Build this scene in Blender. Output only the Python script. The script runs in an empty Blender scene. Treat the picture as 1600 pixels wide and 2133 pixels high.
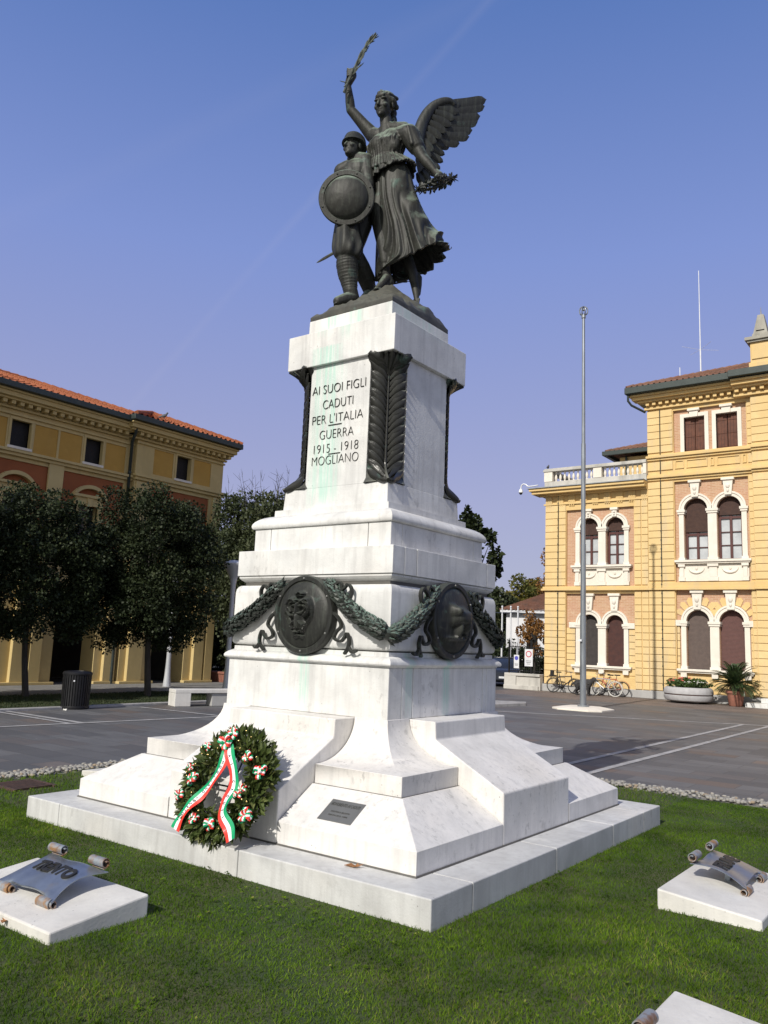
import bpy, bmesh, math, random
import numpy as np
from mathutils import Vector, Matrix
from mathutils.geometry import tessellate_polygon

sc = bpy.context.scene
COL = sc.collection
rad = math.radians
PI = math.pi

# ------------------------------------------------------------------ camera
cam_d = bpy.data.cameras.new('camera')
cam = bpy.data.objects.new('camera', cam_d)
COL.objects.link(cam)
CAM = Vector((5.694, -7.439, 1.7115))
_yaw, _pit, _rol = rad(-36.584), rad(9.11), rad(2.312)
_f = Vector((math.sin(_yaw) * math.cos(_pit), math.cos(_yaw) * math.cos(_pit), math.sin(_pit)))
_r = Vector((math.cos(_yaw), -math.sin(_yaw), 0))
_u = _r.cross(_f)
_r2 = _r * math.cos(_rol) + _u * math.sin(_rol)
_u2 = -_r * math.sin(_rol) + _u * math.cos(_rol)
cam.matrix_world = Matrix(((_r2.x, _u2.x, -_f.x, CAM.x), (_r2.y, _u2.y, -_f.y, CAM.y),
                           (_r2.z, _u2.z, -_f.z, CAM.z), (0, 0, 0, 1)))
cam_d.sensor_fit = 'HORIZONTAL'
cam_d.sensor_width = 36.0
cam_d.lens = 36.0 * 1707.0 / 1600.0
cam_d.clip_start = 0.05
cam_d.clip_end = 3000
sc.camera = cam

# ------------------------------------------------------------------ sky, sun, exposure
SUN_EL, SUN_AZ = 37.0, 175.2            # azimuth clockwise from +Y
world = bpy.data.worlds.new('World')
sc.world = world
world.use_nodes = True
wn = world.node_tree
bg = wn.nodes['Background']
sky = wn.nodes.new('ShaderNodeTexSky')
sky.sky_type = 'NISHITA'
sky.sun_disc = False
sky.sun_elevation = rad(SUN_EL)
sky.sun_rotation = rad(SUN_AZ)
sky.altitude = 0
sky.air_density = 1.0
sky.dust_density = 0.6
sky.ozone_density = 4.0
# hazy autumn sky: the sky model blended with a measured elevation gradient, paler on the sun's side
_tc = wn.nodes.new('ShaderNodeTexCoord')
_sp = wn.nodes.new('ShaderNodeSeparateXYZ')
wn.links.new(_tc.outputs['Generated'], _sp.inputs[0])
def _ramp(stops):
    r = wn.nodes.new('ShaderNodeValToRGB')
    e = r.color_ramp.elements
    for i, (p, c) in enumerate(stops):
        q = e[i] if i < 2 else e.new(p)
        q.position = p; q.color = (c[0], c[1], c[2], 1)
    wn.links.new(_sp.outputs[2], r.inputs[0])
    return r.outputs[0]
def _wmix(f, a, b, mode='MIX'):
    q = wn.nodes.new('ShaderNodeMix'); q.data_type = 'RGBA'; q.blend_type = mode
    for k, v in ((0, f), (6, a), (7, b)):
        if isinstance(v, bpy.types.NodeSocket): wn.links.new(v, q.inputs[k])
        else: q.inputs[k].default_value = v
    return q.outputs[2]
_grad = _ramp([(0.0, (4.4, 4.15, 5.5)), (1.0, (0.6, 1.2, 3.8)), (0.16, (4.15, 4.1, 6.4)), (0.44, (2.5, 3.35, 7.2)), (0.66, (1.15, 2.15, 5.6))])
_sunside = wn.nodes.new('ShaderNodeMapRange')
_sunside.inputs[1].default_value = 0.15; _sunside.inputs[2].default_value = -0.8
wn.links.new(_sp.outputs[1], _sunside.inputs[0])
_grad = _wmix(_sunside.outputs[0], _grad, (8.2, 8.1, 7.4, 1))
# two faint old vapour trails high in the sky
def _trail(nrm, width, amount, src):
    dp = wn.nodes.new('ShaderNodeVectorMath'); dp.operation = 'DOT_PRODUCT'
    wn.links.new(_tc.outputs['Generated'], dp.inputs[0]); dp.inputs[1].default_value = nrm
    ab_ = wn.nodes.new('ShaderNodeMath'); ab_.operation = 'ABSOLUTE'; wn.links.new(dp.outputs['Value'], ab_.inputs[0])
    mr = wn.nodes.new('ShaderNodeMapRange'); mr.inputs[1].default_value = 0.0; mr.inputs[2].default_value = width; mr.inputs[3].default_value = amount; mr.inputs[4].default_value = 0.0
    wn.links.new(ab_.outputs[0], mr.inputs[0])
    nz = wn.nodes.new('ShaderNodeTexNoise'); nz.inputs['Scale'].default_value = 5.0; wn.links.new(_tc.outputs['Generated'], nz.inputs['Vector'])
    ml = wn.nodes.new('ShaderNodeMath'); ml.operation = 'MULTIPLY'; wn.links.new(mr.outputs[0], ml.inputs[0]); wn.links.new(nz.outputs['Fac'], ml.inputs[1])
    return _wmix(ml.outputs[0], src, (6.5, 6.2, 7.6, 1))
_grad = _trail((-0.3587, -0.7570, 0.5461), 0.007, 0.10, _grad)
_grad = _trail((-0.0189, 0.7088, -0.7051), 0.02, 0.05, _grad)
_all = _wmix(0.80, sky.outputs[0], _grad)
wn.links.new(_all, bg.inputs[0])
bg.inputs[1].default_value = 0.10

sun_d = bpy.data.lights.new('sun', 'SUN')
sun_d.energy = 4.6
sun_d.angle = rad(0.53)
sun_d.color = (1.0, 0.95, 0.87)
sun = bpy.data.objects.new('sun', sun_d)
COL.objects.link(sun)
_el, _az = rad(SUN_EL), rad(SUN_AZ)
_to = Vector((math.sin(_az) * math.cos(_el), math.cos(_az) * math.cos(_el), math.sin(_el)))
sun.rotation_euler = (-_to).to_track_quat('-Z', 'Y').to_euler()
sun.location = _to * 60

sc.view_settings.view_transform = 'Standard'
sc.view_settings.look = 'None'
sc.view_settings.exposure = 0.0
sc.view_settings.gamma = 1.0
sc.view_settings.use_curve_mapping = False
sc.render.engine = 'CYCLES'
sc.cycles.max_bounces = 6
sc.cycles.transparent_max_bounces = 6

# ------------------------------------------------------------------ helpers: objects
def tag(o, label=None, cat=None, group=None, kind=None):
    if label: o['label'] = label
    if cat: o['category'] = cat
    if group: o['group'] = group
    if kind: o['kind'] = kind
    return o

def empty(name, loc, label, cat, group=None, rz=0.0):
    o = bpy.data.objects.new(name, None)
    o.empty_display_size = 0.2
    COL.objects.link(o)
    o.location = loc
    o.rotation_euler = (0, 0, rz)
    return tag(o, label, cat, group)

def wloc(o):
    v = Vector((0, 0, 0))
    while o is not None:
        v = v + o.location
        o = o.parent
    return v

def copy_tree(o, parent=None):
    c = o.copy()
    COL.objects.link(c)
    c.parent = parent
    for ch in list(o.children):
        copy_tree(ch, c)
    return c

def link_mesh(name, me, mat, parent=None, smooth=None, bevel=0.0):
    """mesh is in world coordinates; it is moved into its parent's frame"""
    if parent is not None:
        w = wloc(parent)
        if w.length > 0:
            me.transform(Matrix.Translation(-w))
    if mat is not None:
        me.materials.append(mat)
    if smooth is not None:
        me.shade_smooth()
        if smooth < 179:
            me.set_sharp_from_angle(angle=rad(smooth))
    o = bpy.data.objects.new(name, me)
    COL.objects.link(o)
    o.parent = parent
    if bevel:
        b = o.modifiers.new('bevel', 'BEVEL')
        b.width = bevel
        b.segments = 2
        b.limit_method = 'ANGLE'
        b.angle_limit = rad(40)
    return o

class MB:
    def __init__(s):
        s.v = []; s.f = []
    def add(s, vs, fs):
        n = len(s.v)
        s.v += [tuple(q) for q in vs]
        s.f += [tuple(n + i for i in q) for q in fs]
        return s
    def box(s, x0, x1, y0, y1, z0, z1):
        if x0 > x1: x0, x1 = x1, x0
        if y0 > y1: y0, y1 = y1, y0
        if z0 > z1: z0, z1 = z1, z0
        return s.add([(x0, y0, z0), (x1, y0, z0), (x1, y1, z0), (x0, y1, z0), (x0, y0, z1), (x1, y0, z1), (x1, y1, z1), (x0, y1, z1)],
                     [(0, 3, 2, 1), (4, 5, 6, 7), (0, 1, 5, 4), (1, 2, 6, 5), (2, 3, 7, 6), (3, 0, 4, 7)])
    def rings(s, rs, cap=True, closed=True):
        n = len(rs[0]); vs = [p for r in rs for p in r]; fs = []
        for i in range(len(rs) - 1):
            for j in range(n if closed else n - 1):
                k = (j + 1) % n
                fs.append((i * n + j, i * n + k, (i + 1) * n + k, (i + 1) * n + j))
        if cap:
            fs.append(tuple(range(n))[::-1])
            fs.append(tuple((len(rs) - 1) * n + j for j in range(n)))
        return s.add(vs, fs)
    def tube(s, pts, r, n=8, cap=True, flat=1.0, up=None):
        """r: radius or list; flat squashes the section along the second axis"""
        P = [Vector(p) for p in pts]
        R = r if isinstance(r, (list, tuple)) else [r] * len(P)
        rs = []; a = None
        for i, p in enumerate(P):
            d = (P[min(i + 1, len(P) - 1)] - P[max(i - 1, 0)])
            if d.length < 1e-9: d = Vector((0, 0, 1))
            d.normalize()
            if up is not None:
                a = Vector(up)
            elif a is None:
                a = Vector((0, 0, 1)) if abs(d.z) < 0.9 else Vector((1, 0, 0))
            a = (a - d * a.dot(d))
            if a.length < 1e-6: a = d.orthogonal()
            a.normalize()
            b = d.cross(a)
            rs.append([p + (a * math.cos(2 * PI * k / n) * flat + b * math.sin(2 * PI * k / n)) * R[i] for k in range(n)])
        return s.rings(rs, cap)
    def lathe(s, prof, c=(0, 0, 0), n=24, sx=1.0, sy=1.0):
        rs = [[(c[0] + r * sx * math.cos(2 * PI * k / n), c[1] + r * sy * math.sin(2 * PI * k / n), c[2] + z) for k in range(n)] for r, z in prof]
        return s.rings(rs, True)
    def sphere(s, c, r, n=10, m=6):
        if not isinstance(r, (tuple, list)): r = (r, r, r)
        rs = []
        for i in range(1, m):
            th = PI * i / m
            rs.append([(c[0] + r[0] * math.sin(th) * math.cos(2 * PI * k / n), c[1] + r[1] * math.sin(th) * math.sin(2 * PI * k / n), c[2] - r[2] * math.cos(th)) for k in range(n)])
        return s.rings(rs, True)
    def prism(s, poly, axis, a0, a1):
        """poly: 2D points; extruded along axis 'x' (poly = (y,z)), 'y' (poly = (x,z)) or 'z' (poly = (x,y))"""
        def P(q, a):
            if axis == 'x': return (a, q[0], q[1])
            if axis == 'y': return (q[0], a, q[1])
            return (q[0], q[1], a)
        return s.plate(poly, [], lambda q, d: P(q, a0 + (a1 - a0) * d))
    def plate(s, outer, holes, fn):
        """flat plate with holes; fn(q, d) maps a 2D point and depth 0..1 to 3D"""
        loops = [list(outer)] + [list(h) for h in holes]
        flat = [q for l in loops for q in l]
        tris = tessellate_polygon([[Vector((q[0], q[1], 0)) for q in l] for l in loops])
        n = len(flat)
        vs = [fn(q, 0) for q in flat] + [fn(q, 1) for q in flat]
        fs = [tuple(t) for t in tris] + [tuple(n + i for i in t)[::-1] for t in tris]
        o = 0
        for l in loops:
            m = len(l)
            for j in range(m):
                k = (j + 1) % m
                fs.append((o + j, o + k, n + o + k, n + o + j))
            o += m
        return s.add(vs, fs)
    def mesh(s, name, recalc=True):
        me = bpy.data.meshes.new(name)
        me.from_pydata(s.v, [], s.f)
        if recalc:
            bm = bmesh.new(); bm.from_mesh(me)
            bmesh.ops.recalc_face_normals(bm, faces=bm.faces)
            bm.to_mesh(me); bm.free()
        me.update()
        return me
    def build(s, name, mat, parent=None, smooth=None, bevel=0.0):
        return link_mesh(name, s.mesh(name), mat, parent, smooth, bevel)

def text_mesh(txt, size, depth, align='CENTER', bold=0.0, spacing=1.0):
    """returns a mesh of raised letters in the XY plane, Z out"""
    cu = bpy.data.curves.new('lettering', 'FONT')
    cu.body = txt
    cu.size = size
    cu.extrude = depth
    cu.offset = bold
    cu.align_x = align
    cu.space_character = spacing
    o = bpy.data.objects.new('lettering', cu)
    COL.objects.link(o)
    dg = bpy.context.evaluated_depsgraph_get()
    dg.update()
    me = bpy.data.meshes.new_from_object(o.evaluated_get(dg))
    bpy.data.objects.remove(o)
    me.materials.clear()
    return me

def joined(parts):
    """join meshes given as (mesh, matrix)"""
    bm = bmesh.new()
    for me, mx in parts:
        t = me.copy(); t.transform(mx); bm.from_mesh(t)
    me = bpy.data.meshes.new('joined'); bm.to_mesh(me); bm.free()
    return me

def frame(o, x, y, z=None):
    x = Vector(x).normalized(); y = Vector(y); y = (y - x * y.dot(x)).normalized()
    z = x.cross(y)
    return Matrix(((x.x, y.x, z.x, o[0]), (x.y, y.y, z.y, o[1]), (x.z, y.z, z.z, o[2]), (0, 0, 0, 1)))

# ------------------------------------------------------------------ helpers: materials
class G:
    def __init__(s, name, rough=0.7, metal=0.0, spec=0.5):
        s.m = bpy.data.materials.new(name)
        s.m.use_nodes = True
        s.t = s.m.node_tree
        s.b = s.t.nodes['Principled BSDF']
        s.b.inputs['Roughness'].default_value = rough
        s.b.inputs['Metallic'].default_value = metal
        s.b.inputs['Specular IOR Level'].default_value = spec
        s._tc = None
    def n(s, typ, ins=None, **pr):
        nd = s.t.nodes.new(typ)
        for k, v in pr.items(): setattr(nd, k, v)
        for k, v in (ins or {}).items():
            if isinstance(v, bpy.types.NodeSocket): s.t.links.new(v, nd.inputs[k])
            else: nd.inputs[k].default_value = v
        return nd
    @property
    def obj(s):
        if s._tc is None: s._tc = s.n('ShaderNodeTexCoord')
        return s._tc.outputs['Object']
    def geo(s, k): return s.n('ShaderNodeNewGeometry').outputs[k]
    def sc(s, v, xyz): return s.n('ShaderNodeVectorMath', {0: v, 1: xyz}, operation='MULTIPLY').outputs[0]
    def sep(s, v):
        q = s.n('ShaderNodeSeparateXYZ', {0: v}); return q.outputs
    def ma(s, op, a, b=0.0, c=0.0, clamp=False):
        return s.n('ShaderNodeMath', {0: a, 1: b, 2: c}, operation=op, use_clamp=clamp).outputs[0]
    def noise(s, v, scale, detail=4.0, rough=0.55, dist=0.0):
        return s.n('ShaderNodeTexNoise', {'Vector': v, 'Scale': scale, 'Detail': detail, 'Roughness': rough, 'Distortion': dist}).outputs['Fac']
    def rng(s, x, a, b, c=0.0, d=1.0):
        return s.n('ShaderNodeMapRange', {0: x, 1: a, 2: b, 3: c, 4: d}, clamp=True).outputs[0]
    def mix(s, f, a, b, mode='MIX'):
        q = s.n('ShaderNodeMix', data_type='RGBA', blend_type=mode)
        for k, v in ((0, f), (6, a), (7, b)):
            if isinstance(v, bpy.types.NodeSocket): s.t.links.new(v, q.inputs[k])
            else: q.inputs[k].default_value = (v if k == 0 else (v[0], v[1], v[2], 1.0))
        return q.outputs[2]
    def band(s, x, c, w, soft):
        """1 inside |x-c|<w, falling to 0 over soft"""
        d = s.ma('ABSOLUTE', s.ma('SUBTRACT', x, c))
        return s.rng(d, w, w + soft, 1.0, 0.0)
    def bump(s, h, strength=0.3, dist=0.02):
        nb = s.n('ShaderNodeBump', {'Height': h, 'Strength': strength, 'Distance': dist})
        s.t.links.new(nb.outputs[0], s.b.inputs['Normal'])
    def col(s, c):
        if isinstance(c, bpy.types.NodeSocket): s.t.links.new(c, s.b.inputs['Base Color'])
        else: s.b.inputs['Base Color'].default_value = (c[0], c[1], c[2], 1)
        return s
    def rough(s, v):
        s.t.links.new(v, s.b.inputs['Roughness'])

def plain(name, c1, c2=None, scale=4.0, rough=0.7, metal=0.0, bump=0.15, stretch=(1, 1, 1), detail=5.0, spec=0.5, bscale=None, lo=0.35, hi=0.65):
    g = G(name, rough, metal, spec)
    v = g.sc(g.obj, stretch)
    if c2 is None: c2 = tuple(x * 0.75 for x in c1)
    f = g.rng(g.noise(v, scale, detail), lo, hi)
    g.col(g.mix(f, c1, c2))
    if bump: g.bump(g.noise(v, bscale or scale * 4, 4.0), bump)
    return g.m

# ------------------------------------------------------------------ materials
def mat_marble(name, base=(0.74, 0.73, 0.71), dark=(0.60, 0.59, 0.575), green=True, grime=0.5):
    g = G(name, 0.55, 0, 0.35)
    o = g.obj
    x, y, z = g.sep(o)
    cloud = g.noise(o, 2.2, 6.0, 0.6, 0.4)
    c = g.mix(g.rng(cloud, 0.38, 0.68), base, dark)
    warm = g.noise(o, 0.9, 3.0)
    c = g.mix(g.ma('MULTIPLY', g.rng(warm, 0.5, 0.75), 0.35), c, (0.72, 0.66, 0.58))
    st = g.noise(g.sc(o, (13, 13, 0.9)), 1.0, 5.0, 0.6)
    c = g.mix(g.ma('MULTIPLY', g.rng(st, 0.48, 0.78), grime), c, (0.40, 0.395, 0.385))
    st2 = g.noise(g.sc(o, (30, 30, 2.0)), 1.0, 4.0, 0.6)
    c = g.mix(g.ma('MULTIPLY', g.rng(st2, 0.60, 0.74), 0.22), c, (0.30, 0.29, 0.28))
    # soot flecks and pits
    vo = g.n('ShaderNodeTexVoronoi', {'Vector': o, 'Scale': 17.0, 'Randomness': 1.0})
    pit = g.rng(vo.outputs['Distance'], 0.06, 0.13, 1.0, 0.0)
    msk = g.rng(g.noise(o, 3.1, 3.0), 0.56, 0.66)
    c = g.mix(g.ma('MULTIPLY', g.ma('MULTIPLY', pit, msk), 0.75), c, (0.13, 0.125, 0.115))
    bl = g.ma('MULTIPLY', g.rng(g.noise(g.sc(o, (9, 9, 5)), 1.6, 6.0, 0.7), 0.56, 0.66), g.rng(g.noise(o, 0.8, 2.0), 0.50, 0.62))
    c = g.mix(g.ma('MULTIPLY', bl, 0.45 if grime > 0.45 else 0.2), c, (0.22, 0.215, 0.205))
    vein = g.noise(g.sc(o, (2.0, 2.0, 5.0)), 2.4, 8.0, 0.7, 1.5)
    vl = g.band(vein, 0.5, 0.006, 0.012)
    c = g.mix(g.ma('MULTIPLY', vl, 0.16), c, (0.42, 0.41, 0.40))
    if green:
        sn = g.noise(g.sc(o, (26, 26, 0.8)), 1.0, 4.0, 0.65)
        def streak(cx, w, soft, z0, z1, axis, amp):
            q = g.band(axis, cx, w, soft)
            zz = g.ma('MULTIPLY', g.rng(z, z0, z0 + 0.25), g.rng(z, z1, z1 + 0.02, 1.0, 0.0))
            return g.ma('MULTIPLY', g.ma('MULTIPLY', g.ma('MULTIPLY', q, zz), g.rng(sn, 0.36, 0.66)), amp)
        frontA = g.rng(y, -0.5, -0.45, 1.0, 0.0)
        sideB = g.rng(x, 0.5, 0.55)
        tot = None
        for (cx, w, soft, z0, z1, ax, amp) in [(-0.22, 0.10, 0.10, 3.1, 5.0, x, 1.0), (-0.06, 0.05, 0.12, 3.1, 5.0, x, 0.7),
                                               (-0.26, 0.05, 0.06, 5.1, 5.5, x, 1.3), (0.10, 0.03, 0.10, 5.0, 5.5, x, 1.2),
                                               (0.02, 0.03, 0.05, 0.9, 1.66, x, 1.3), (0.10, 0.5, 0.3, 1.5, 1.62, x, 0.45)]:
            q = g.ma('MULTIPLY', streak(cx, w, soft, z0, z1, ax, amp), frontA)
            tot = q if tot is None else g.ma('ADD', tot, q)
        for (cx, w, soft, z0, z1, ax, amp) in [(-0.03, 0.03, 0.06, 0.9, 1.66, y, 1.1), (-0.72, 0.03, 0.05, 0.9, 1.62, y, 0.8), (0.1, 0.5, 0.3, 1.5, 1.62, y, 0.5), (-0.1, 0.3, 0.3, 5.1, 5.5, y, 0.5)]:
            q = g.ma('MULTIPLY', streak(cx, w, soft, z0, z1, ax, amp), sideB)
            tot = g.ma('ADD', tot, q)
        tot = g.ma('MINIMUM', g.ma('MULTIPLY', tot, 0.8), 0.72)
        c = g.mix(tot, c, (0.36, 0.58, 0.49))
    g.col(c)
    h = g.ma('ADD', g.noise(o, 60, 4.0), g.ma('MULTIPLY', g.noise(o, 7, 4.0), 1.5))
    g.bump(h, 0.16, 0.012)
    return g.m

M = {}
M['marble'] = mat_marble('white_marble', (0.68, 0.677, 0.66), (0.52, 0.517, 0.505), True, 0.62)
M['slab_marble'] = mat_marble('weathered_marble', (0.56, 0.56, 0.55), (0.42, 0.42, 0.415), False, 0.9)
M['base_marble'] = mat_marble('warm_marble', (0.69, 0.67, 0.645), (0.56, 0.545, 0.525), False, 0.5)
M['concrete'] = mat_marble('pale_concrete', (0.64, 0.625, 0.59), (0.52, 0.505, 0.475), False, 0.3)
M['joint'] = plain('dark_joint', (0.10, 0.095, 0.085))

def mat_bronze(name, base=(0.026, 0.0255, 0.021), pale=(0.24, 0.30, 0.235), amount=0.9, rough=0.58, streaks=True):
    g = G(name, rough, 0.12, 0.4)
    o = g.obj
    nz = g.sep(g.geo('Normal'))[2]
    cl = g.noise(o, 5.0, 5.0, 0.6)
    c = g.mix(g.rng(cl, 0.35, 0.7), base, (0.017, 0.017, 0.0155))
    st = g.noise(g.sc(o, (30, 30, 2.2)), 1.0, 5.0, 0.65)
    if streaks:
        c = g.mix(g.ma('MULTIPLY', g.rng(st, 0.48, 0.70), 0.65), c, (0.054, 0.060, 0.048))
    up = g.rng(g.ma('ADD', nz, g.ma('MULTIPLY', g.ma('SUBTRACT', cl, 0.5), 1.2)), 0.30, 0.85)
    c = g.mix(g.ma('MULTIPLY', up, amount), c, pale)
    ve = g.rng(g.noise(o, 3.2, 6.0, 0.65), 0.60, 0.74)
    c = g.mix(g.ma('MULTIPLY', ve, 0.45), c, (0.16, 0.29, 0.235))
    g.col(c)
    g.bump(g.ma('ADD', g.noise(o, 40, 4.0), st), 0.25, 0.008)
    return g.m
M['bronze'] = mat_bronze('weathered_bronze')
M['bronze_dark'] = mat_bronze('dark_bronze', (0.019, 0.020, 0.0175), (0.085, 0.095, 0.08), 0.45, 0.5)
M['bronze_green'] = mat_bronze('green_bronze', (0.040, 0.048, 0.040), (0.14, 0.21, 0.17), 0.7, 0.5, False)
M['letter'] = plain('dark_lettering', (0.030, 0.029, 0.027), rough=0.5, metal=0.3)
M['plaque'] = plain('grey_plaque', (0.20, 0.20, 0.19), (0.155, 0.155, 0.145), 3, 0.4, 0.5, 0.05)
M['plaque_letter'] = plain('plaque_lettering', (0.07, 0.07, 0.065), rough=0.5)

def mat_steel():
    g = G('blued_steel', 0.34, 0.75)
    o = g.obj
    n1 = g.noise(o, 7, 5.0, 0.6, 0.3)
    c = g.mix(g.rng(n1, 0.35, 0.65), (0.30, 0.34, 0.40), (0.22, 0.25, 0.31))
    c = g.mix(g.rng(g.noise(o, 4.3, 4.0), 0.56, 0.72), c, (0.33, 0.30, 0.27))
    g.col(c)
    g.bump(g.noise(o, 30, 3.0), 0.08)
    return g.m
M['steel'] = mat_steel()
def mat_rust():
    g = G('rusty_steel', 0.5, 0.5)
    o = g.obj
    c = g.mix(g.rng(g.noise(o, 9, 5.0, 0.6), 0.46, 0.62), (0.30, 0.33, 0.36), (0.36, 0.20, 0.09))
    c = g.mix(g.rng(g.noise(g.sc(o, (3, 3, 1)), 6, 4.0), 0.52, 0.7), c, (0.20, 0.10, 0.05))
    g.col(c); g.bump(g.noise(o, 40, 3.0), 0.15)
    return g.m
M['rust'] = mat_rust()

def mat_attr(name, c1, c2, c3=None, rough=0.6, trans=0.0, spec=0.3, nscale=0.0):
    """colour varied by the per-face attribute 'v'"""
    g = G(name, rough, 0, spec)
    a = g.n('ShaderNodeAttribute', attribute_name='v').outputs['Fac']
    c = g.mix(g.rng(a, 0.0, 0.75), c1, c2)
    if c3: c = g.mix(g.rng(a, 0.82, 1.0), c, c3)
    if nscale:
        c = g.mix(g.rng(g.noise(g.obj, nscale, 3.0), 0.40, 0.66), c, tuple(q * 0.60 for q in c1))
    g.col(c)
    if trans:
        tr = g.n('ShaderNodeBsdfTranslucent', {'Color': c})
        mx = g.n('ShaderNodeMixShader', {0: trans, 1: g.b.outputs[0], 2: tr.outputs[0]})
        out = [q for q in g.t.nodes if q.type == 'OUTPUT_MATERIAL'][0]
        g.t.links.new(mx.outputs[0], out.inputs[0])
    return g.m
M['grass'] = mat_attr('grass_blades', (0.070, 0.145, 0.010), (0.155, 0.250, 0.018), (0.29, 0.27, 0.08), 0.7, 0.35, 0.06, 1.7)
M['oak_leaf'] = mat_attr('dark_oak_leaves', (0.010, 0.016, 0.006), (0.026, 0.037, 0.013), (0.052, 0.062, 0.026), 0.6, 0.12, 0.25)
M['bush_leaf'] = mat_attr('green_leaves', (0.036, 0.048, 0.022), (0.066, 0.080, 0.034), (0.105, 0.105, 0.05), 0.6, 0.2)
M['autumn_leaf'] = mat_attr('autumn_leaves', (0.080, 0.100, 0.022), (0.150, 0.125, 0.028), (0.26, 0.12, 0.025), 0.6, 0.2)
M['rust_leaf'] = mat_attr('rusty_leaves', (0.20, 0.095, 0.03), (0.28, 0.14, 0.04), (0.38, 0.20, 0.05), 0.6, 0.25)
M['laurel'] = mat_attr('laurel_leaves', (0.036, 0.056, 0.014), (0.085, 0.112, 0.030), (0.16, 0.17, 0.06), 0.38, 0.2, 0.5)
M['palm_leaf'] = mat_attr('palm_leaves', (0.018, 0.038, 0.014), (0.040, 0.070, 0.022), (0.075, 0.10, 0.035), 0.4, 0.12, 0.5)
M['flower_leaf'] = mat_attr('planter_leaves', (0.035, 0.065, 0.016), (0.065, 0.105, 0.03), (0.10, 0.14, 0.05), 0.5, 0.2)
M['bark'] = plain('dark_bark', (0.050, 0.043, 0.036), (0.030, 0.026, 0.022), 6, 0.9, 0, 0.5, (3, 3, 0.6))

def mat_soil():
    g = G('lawn_soil', 0.95)
    o = g.obj
    c = g.mix(g.rng(g.noise(o, 1.6, 5.0), 0.35, 0.65), (0.030, 0.052, 0.012), (0.060, 0.066, 0.022))
    c = g.mix(g.rng(g.noise(o, 5, 4.0), 0.60, 0.75), c, (0.085, 0.065, 0.038))
    g.col(c); g.bump(g.noise(o, 50, 4.0), 0.6, 0.03)
    return g.m
M['soil'] = mat_soil()

def mat_paving():
    g = G('grey_stone_paving', 0.62)
    o = g.obj
    def brick(sx, sy, off):
        return g.n('ShaderNodeTexBrick', {'Vector': g.sc(o, (sx, sy, 1)), 'Color1': (0, 0, 0, 1), 'Color2': (1, 1, 1, 1), 'Mortar': (0.5, 0.5, 0.5, 1), 'Scale': 1.0,
                   'Mortar Size': 0.008, 'Bias': 0.0, 'Brick Width': 1.0, 'Row Height': 0.5}, offset=0.43, offset_frequency=2)
    b = brick(1.05, 1.0, 0.43)
    cell = b.outputs['Color']
    bw = g.n('ShaderNodeRGBToBW', {0: cell}).outputs[0]
    c = g.mix(bw, (0.072, 0.072, 0.075), (0.136, 0.135, 0.136))
    bw2 = g.ma('FRACT', g.ma('MULTIPLY', bw, 7.31))
    c = g.mix(g.ma('MULTIPLY', g.rng(bw2, 0.66, 0.95), 0.45), c, (0.128, 0.100, 0.088))
    bw3 = g.ma('FRACT', g.ma('MULTIPLY', bw, 23.7))
    c = g.mix(g.ma('MULTIPLY', g.rng(bw3, 0.90, 0.96), 0.5), c, (0.17, 0.105, 0.066))
    c = g.mix(g.rng(g.noise(g.sc(o, (1, 5, 1)), 1.3, 6.0, 0.65), 0.46, 0.74), c, (0.082, 0.081, 0.083))
    c = g.mix(g.ma('MULTIPLY', g.rng(g.noise(o, 0.35, 4.0), 0.45, 0.65), 0.35), c, (0.112, 0.108, 0.106))
    c = g.mix(g.ma('MULTIPLY', b.outputs['Fac'], 0.65), c, (0.042, 0.041, 0.041))
    # gum and droppings
    vo = g.n('ShaderNodeTexVoronoi', {'Vector': o, 'Scale': 2.1})
    c = g.mix(g.ma('MULTIPLY', g.rng(vo.outputs['Distance'], 0.012, 0.03, 1.0, 0.0), 0.6), c, (0.5, 0.49, 0.46))
    g.col(c)
    g.bump(g.ma('ADD', g.noise(o, 12, 5.0), g.ma('MULTIPLY', b.outputs['Fac'], -1.0)), 0.25, 0.012)
    return g.m
M['paving'] = mat_paving()

def mat_cobble(name, c1, c2, mortar, s):
    g = G(name, 0.7)
    o = g.obj
    b = g.n('ShaderNodeTexBrick', {'Vector': g.sc(o, (s, s, s)), 'Color1': (0, 0, 0, 1), 'Color2': (1, 1, 1, 1), 'Mortar': (0.5, 0.5, 0.5, 1), 'Scale': 1.0,
            'Mortar Size': 0.03, 'Brick Width': 1.0, 'Row Height': 0.5})
    bw = g.n('ShaderNodeRGBToBW', {0: b.outputs['Color']}).outputs[0]
    c = g.mix(bw, c1, c2)
    c = g.mix(g.rng(g.noise(o, 0.8, 4.0), 0.4, 0.7), c, tuple(q * 0.8 for q in c1))
    c = g.mix(b.outputs['Fac'], c, mortar)
    g.col(c); g.bump(g.ma('MULTIPLY', b.outputs['Fac'], -1.0), 0.3, 0.01)
    return g.m
M['cobble'] = mat_cobble('brown_setts', (0.150, 0.115, 0.098), (0.205, 0.165, 0.145), (0.08, 0.07, 0.062), 7.0)
M['pavement'] = plain('pale_pavement', (0.20, 0.195, 0.185), (0.15, 0.147, 0.14), 3, 0.8)
M['white_line'] = plain('pale_stone_strip', (0.38, 0.37, 0.365), (0.25, 0.245, 0.24), 4, 0.7)
M['asphalt'] = plain('asphalt', (0.075, 0.074, 0.073), (0.055, 0.054, 0.053), 5, 0.85)
M['gravel_base'] = plain('gravel_base', (0.26, 0.245, 0.22), (0.16, 0.15, 0.13), 12, 0.9)
M['pebble'] = mat_attr('river_pebbles', (0.20, 0.19, 0.172), (0.31, 0.298, 0.27), (0.27, 0.21, 0.145), 0.7)

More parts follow.
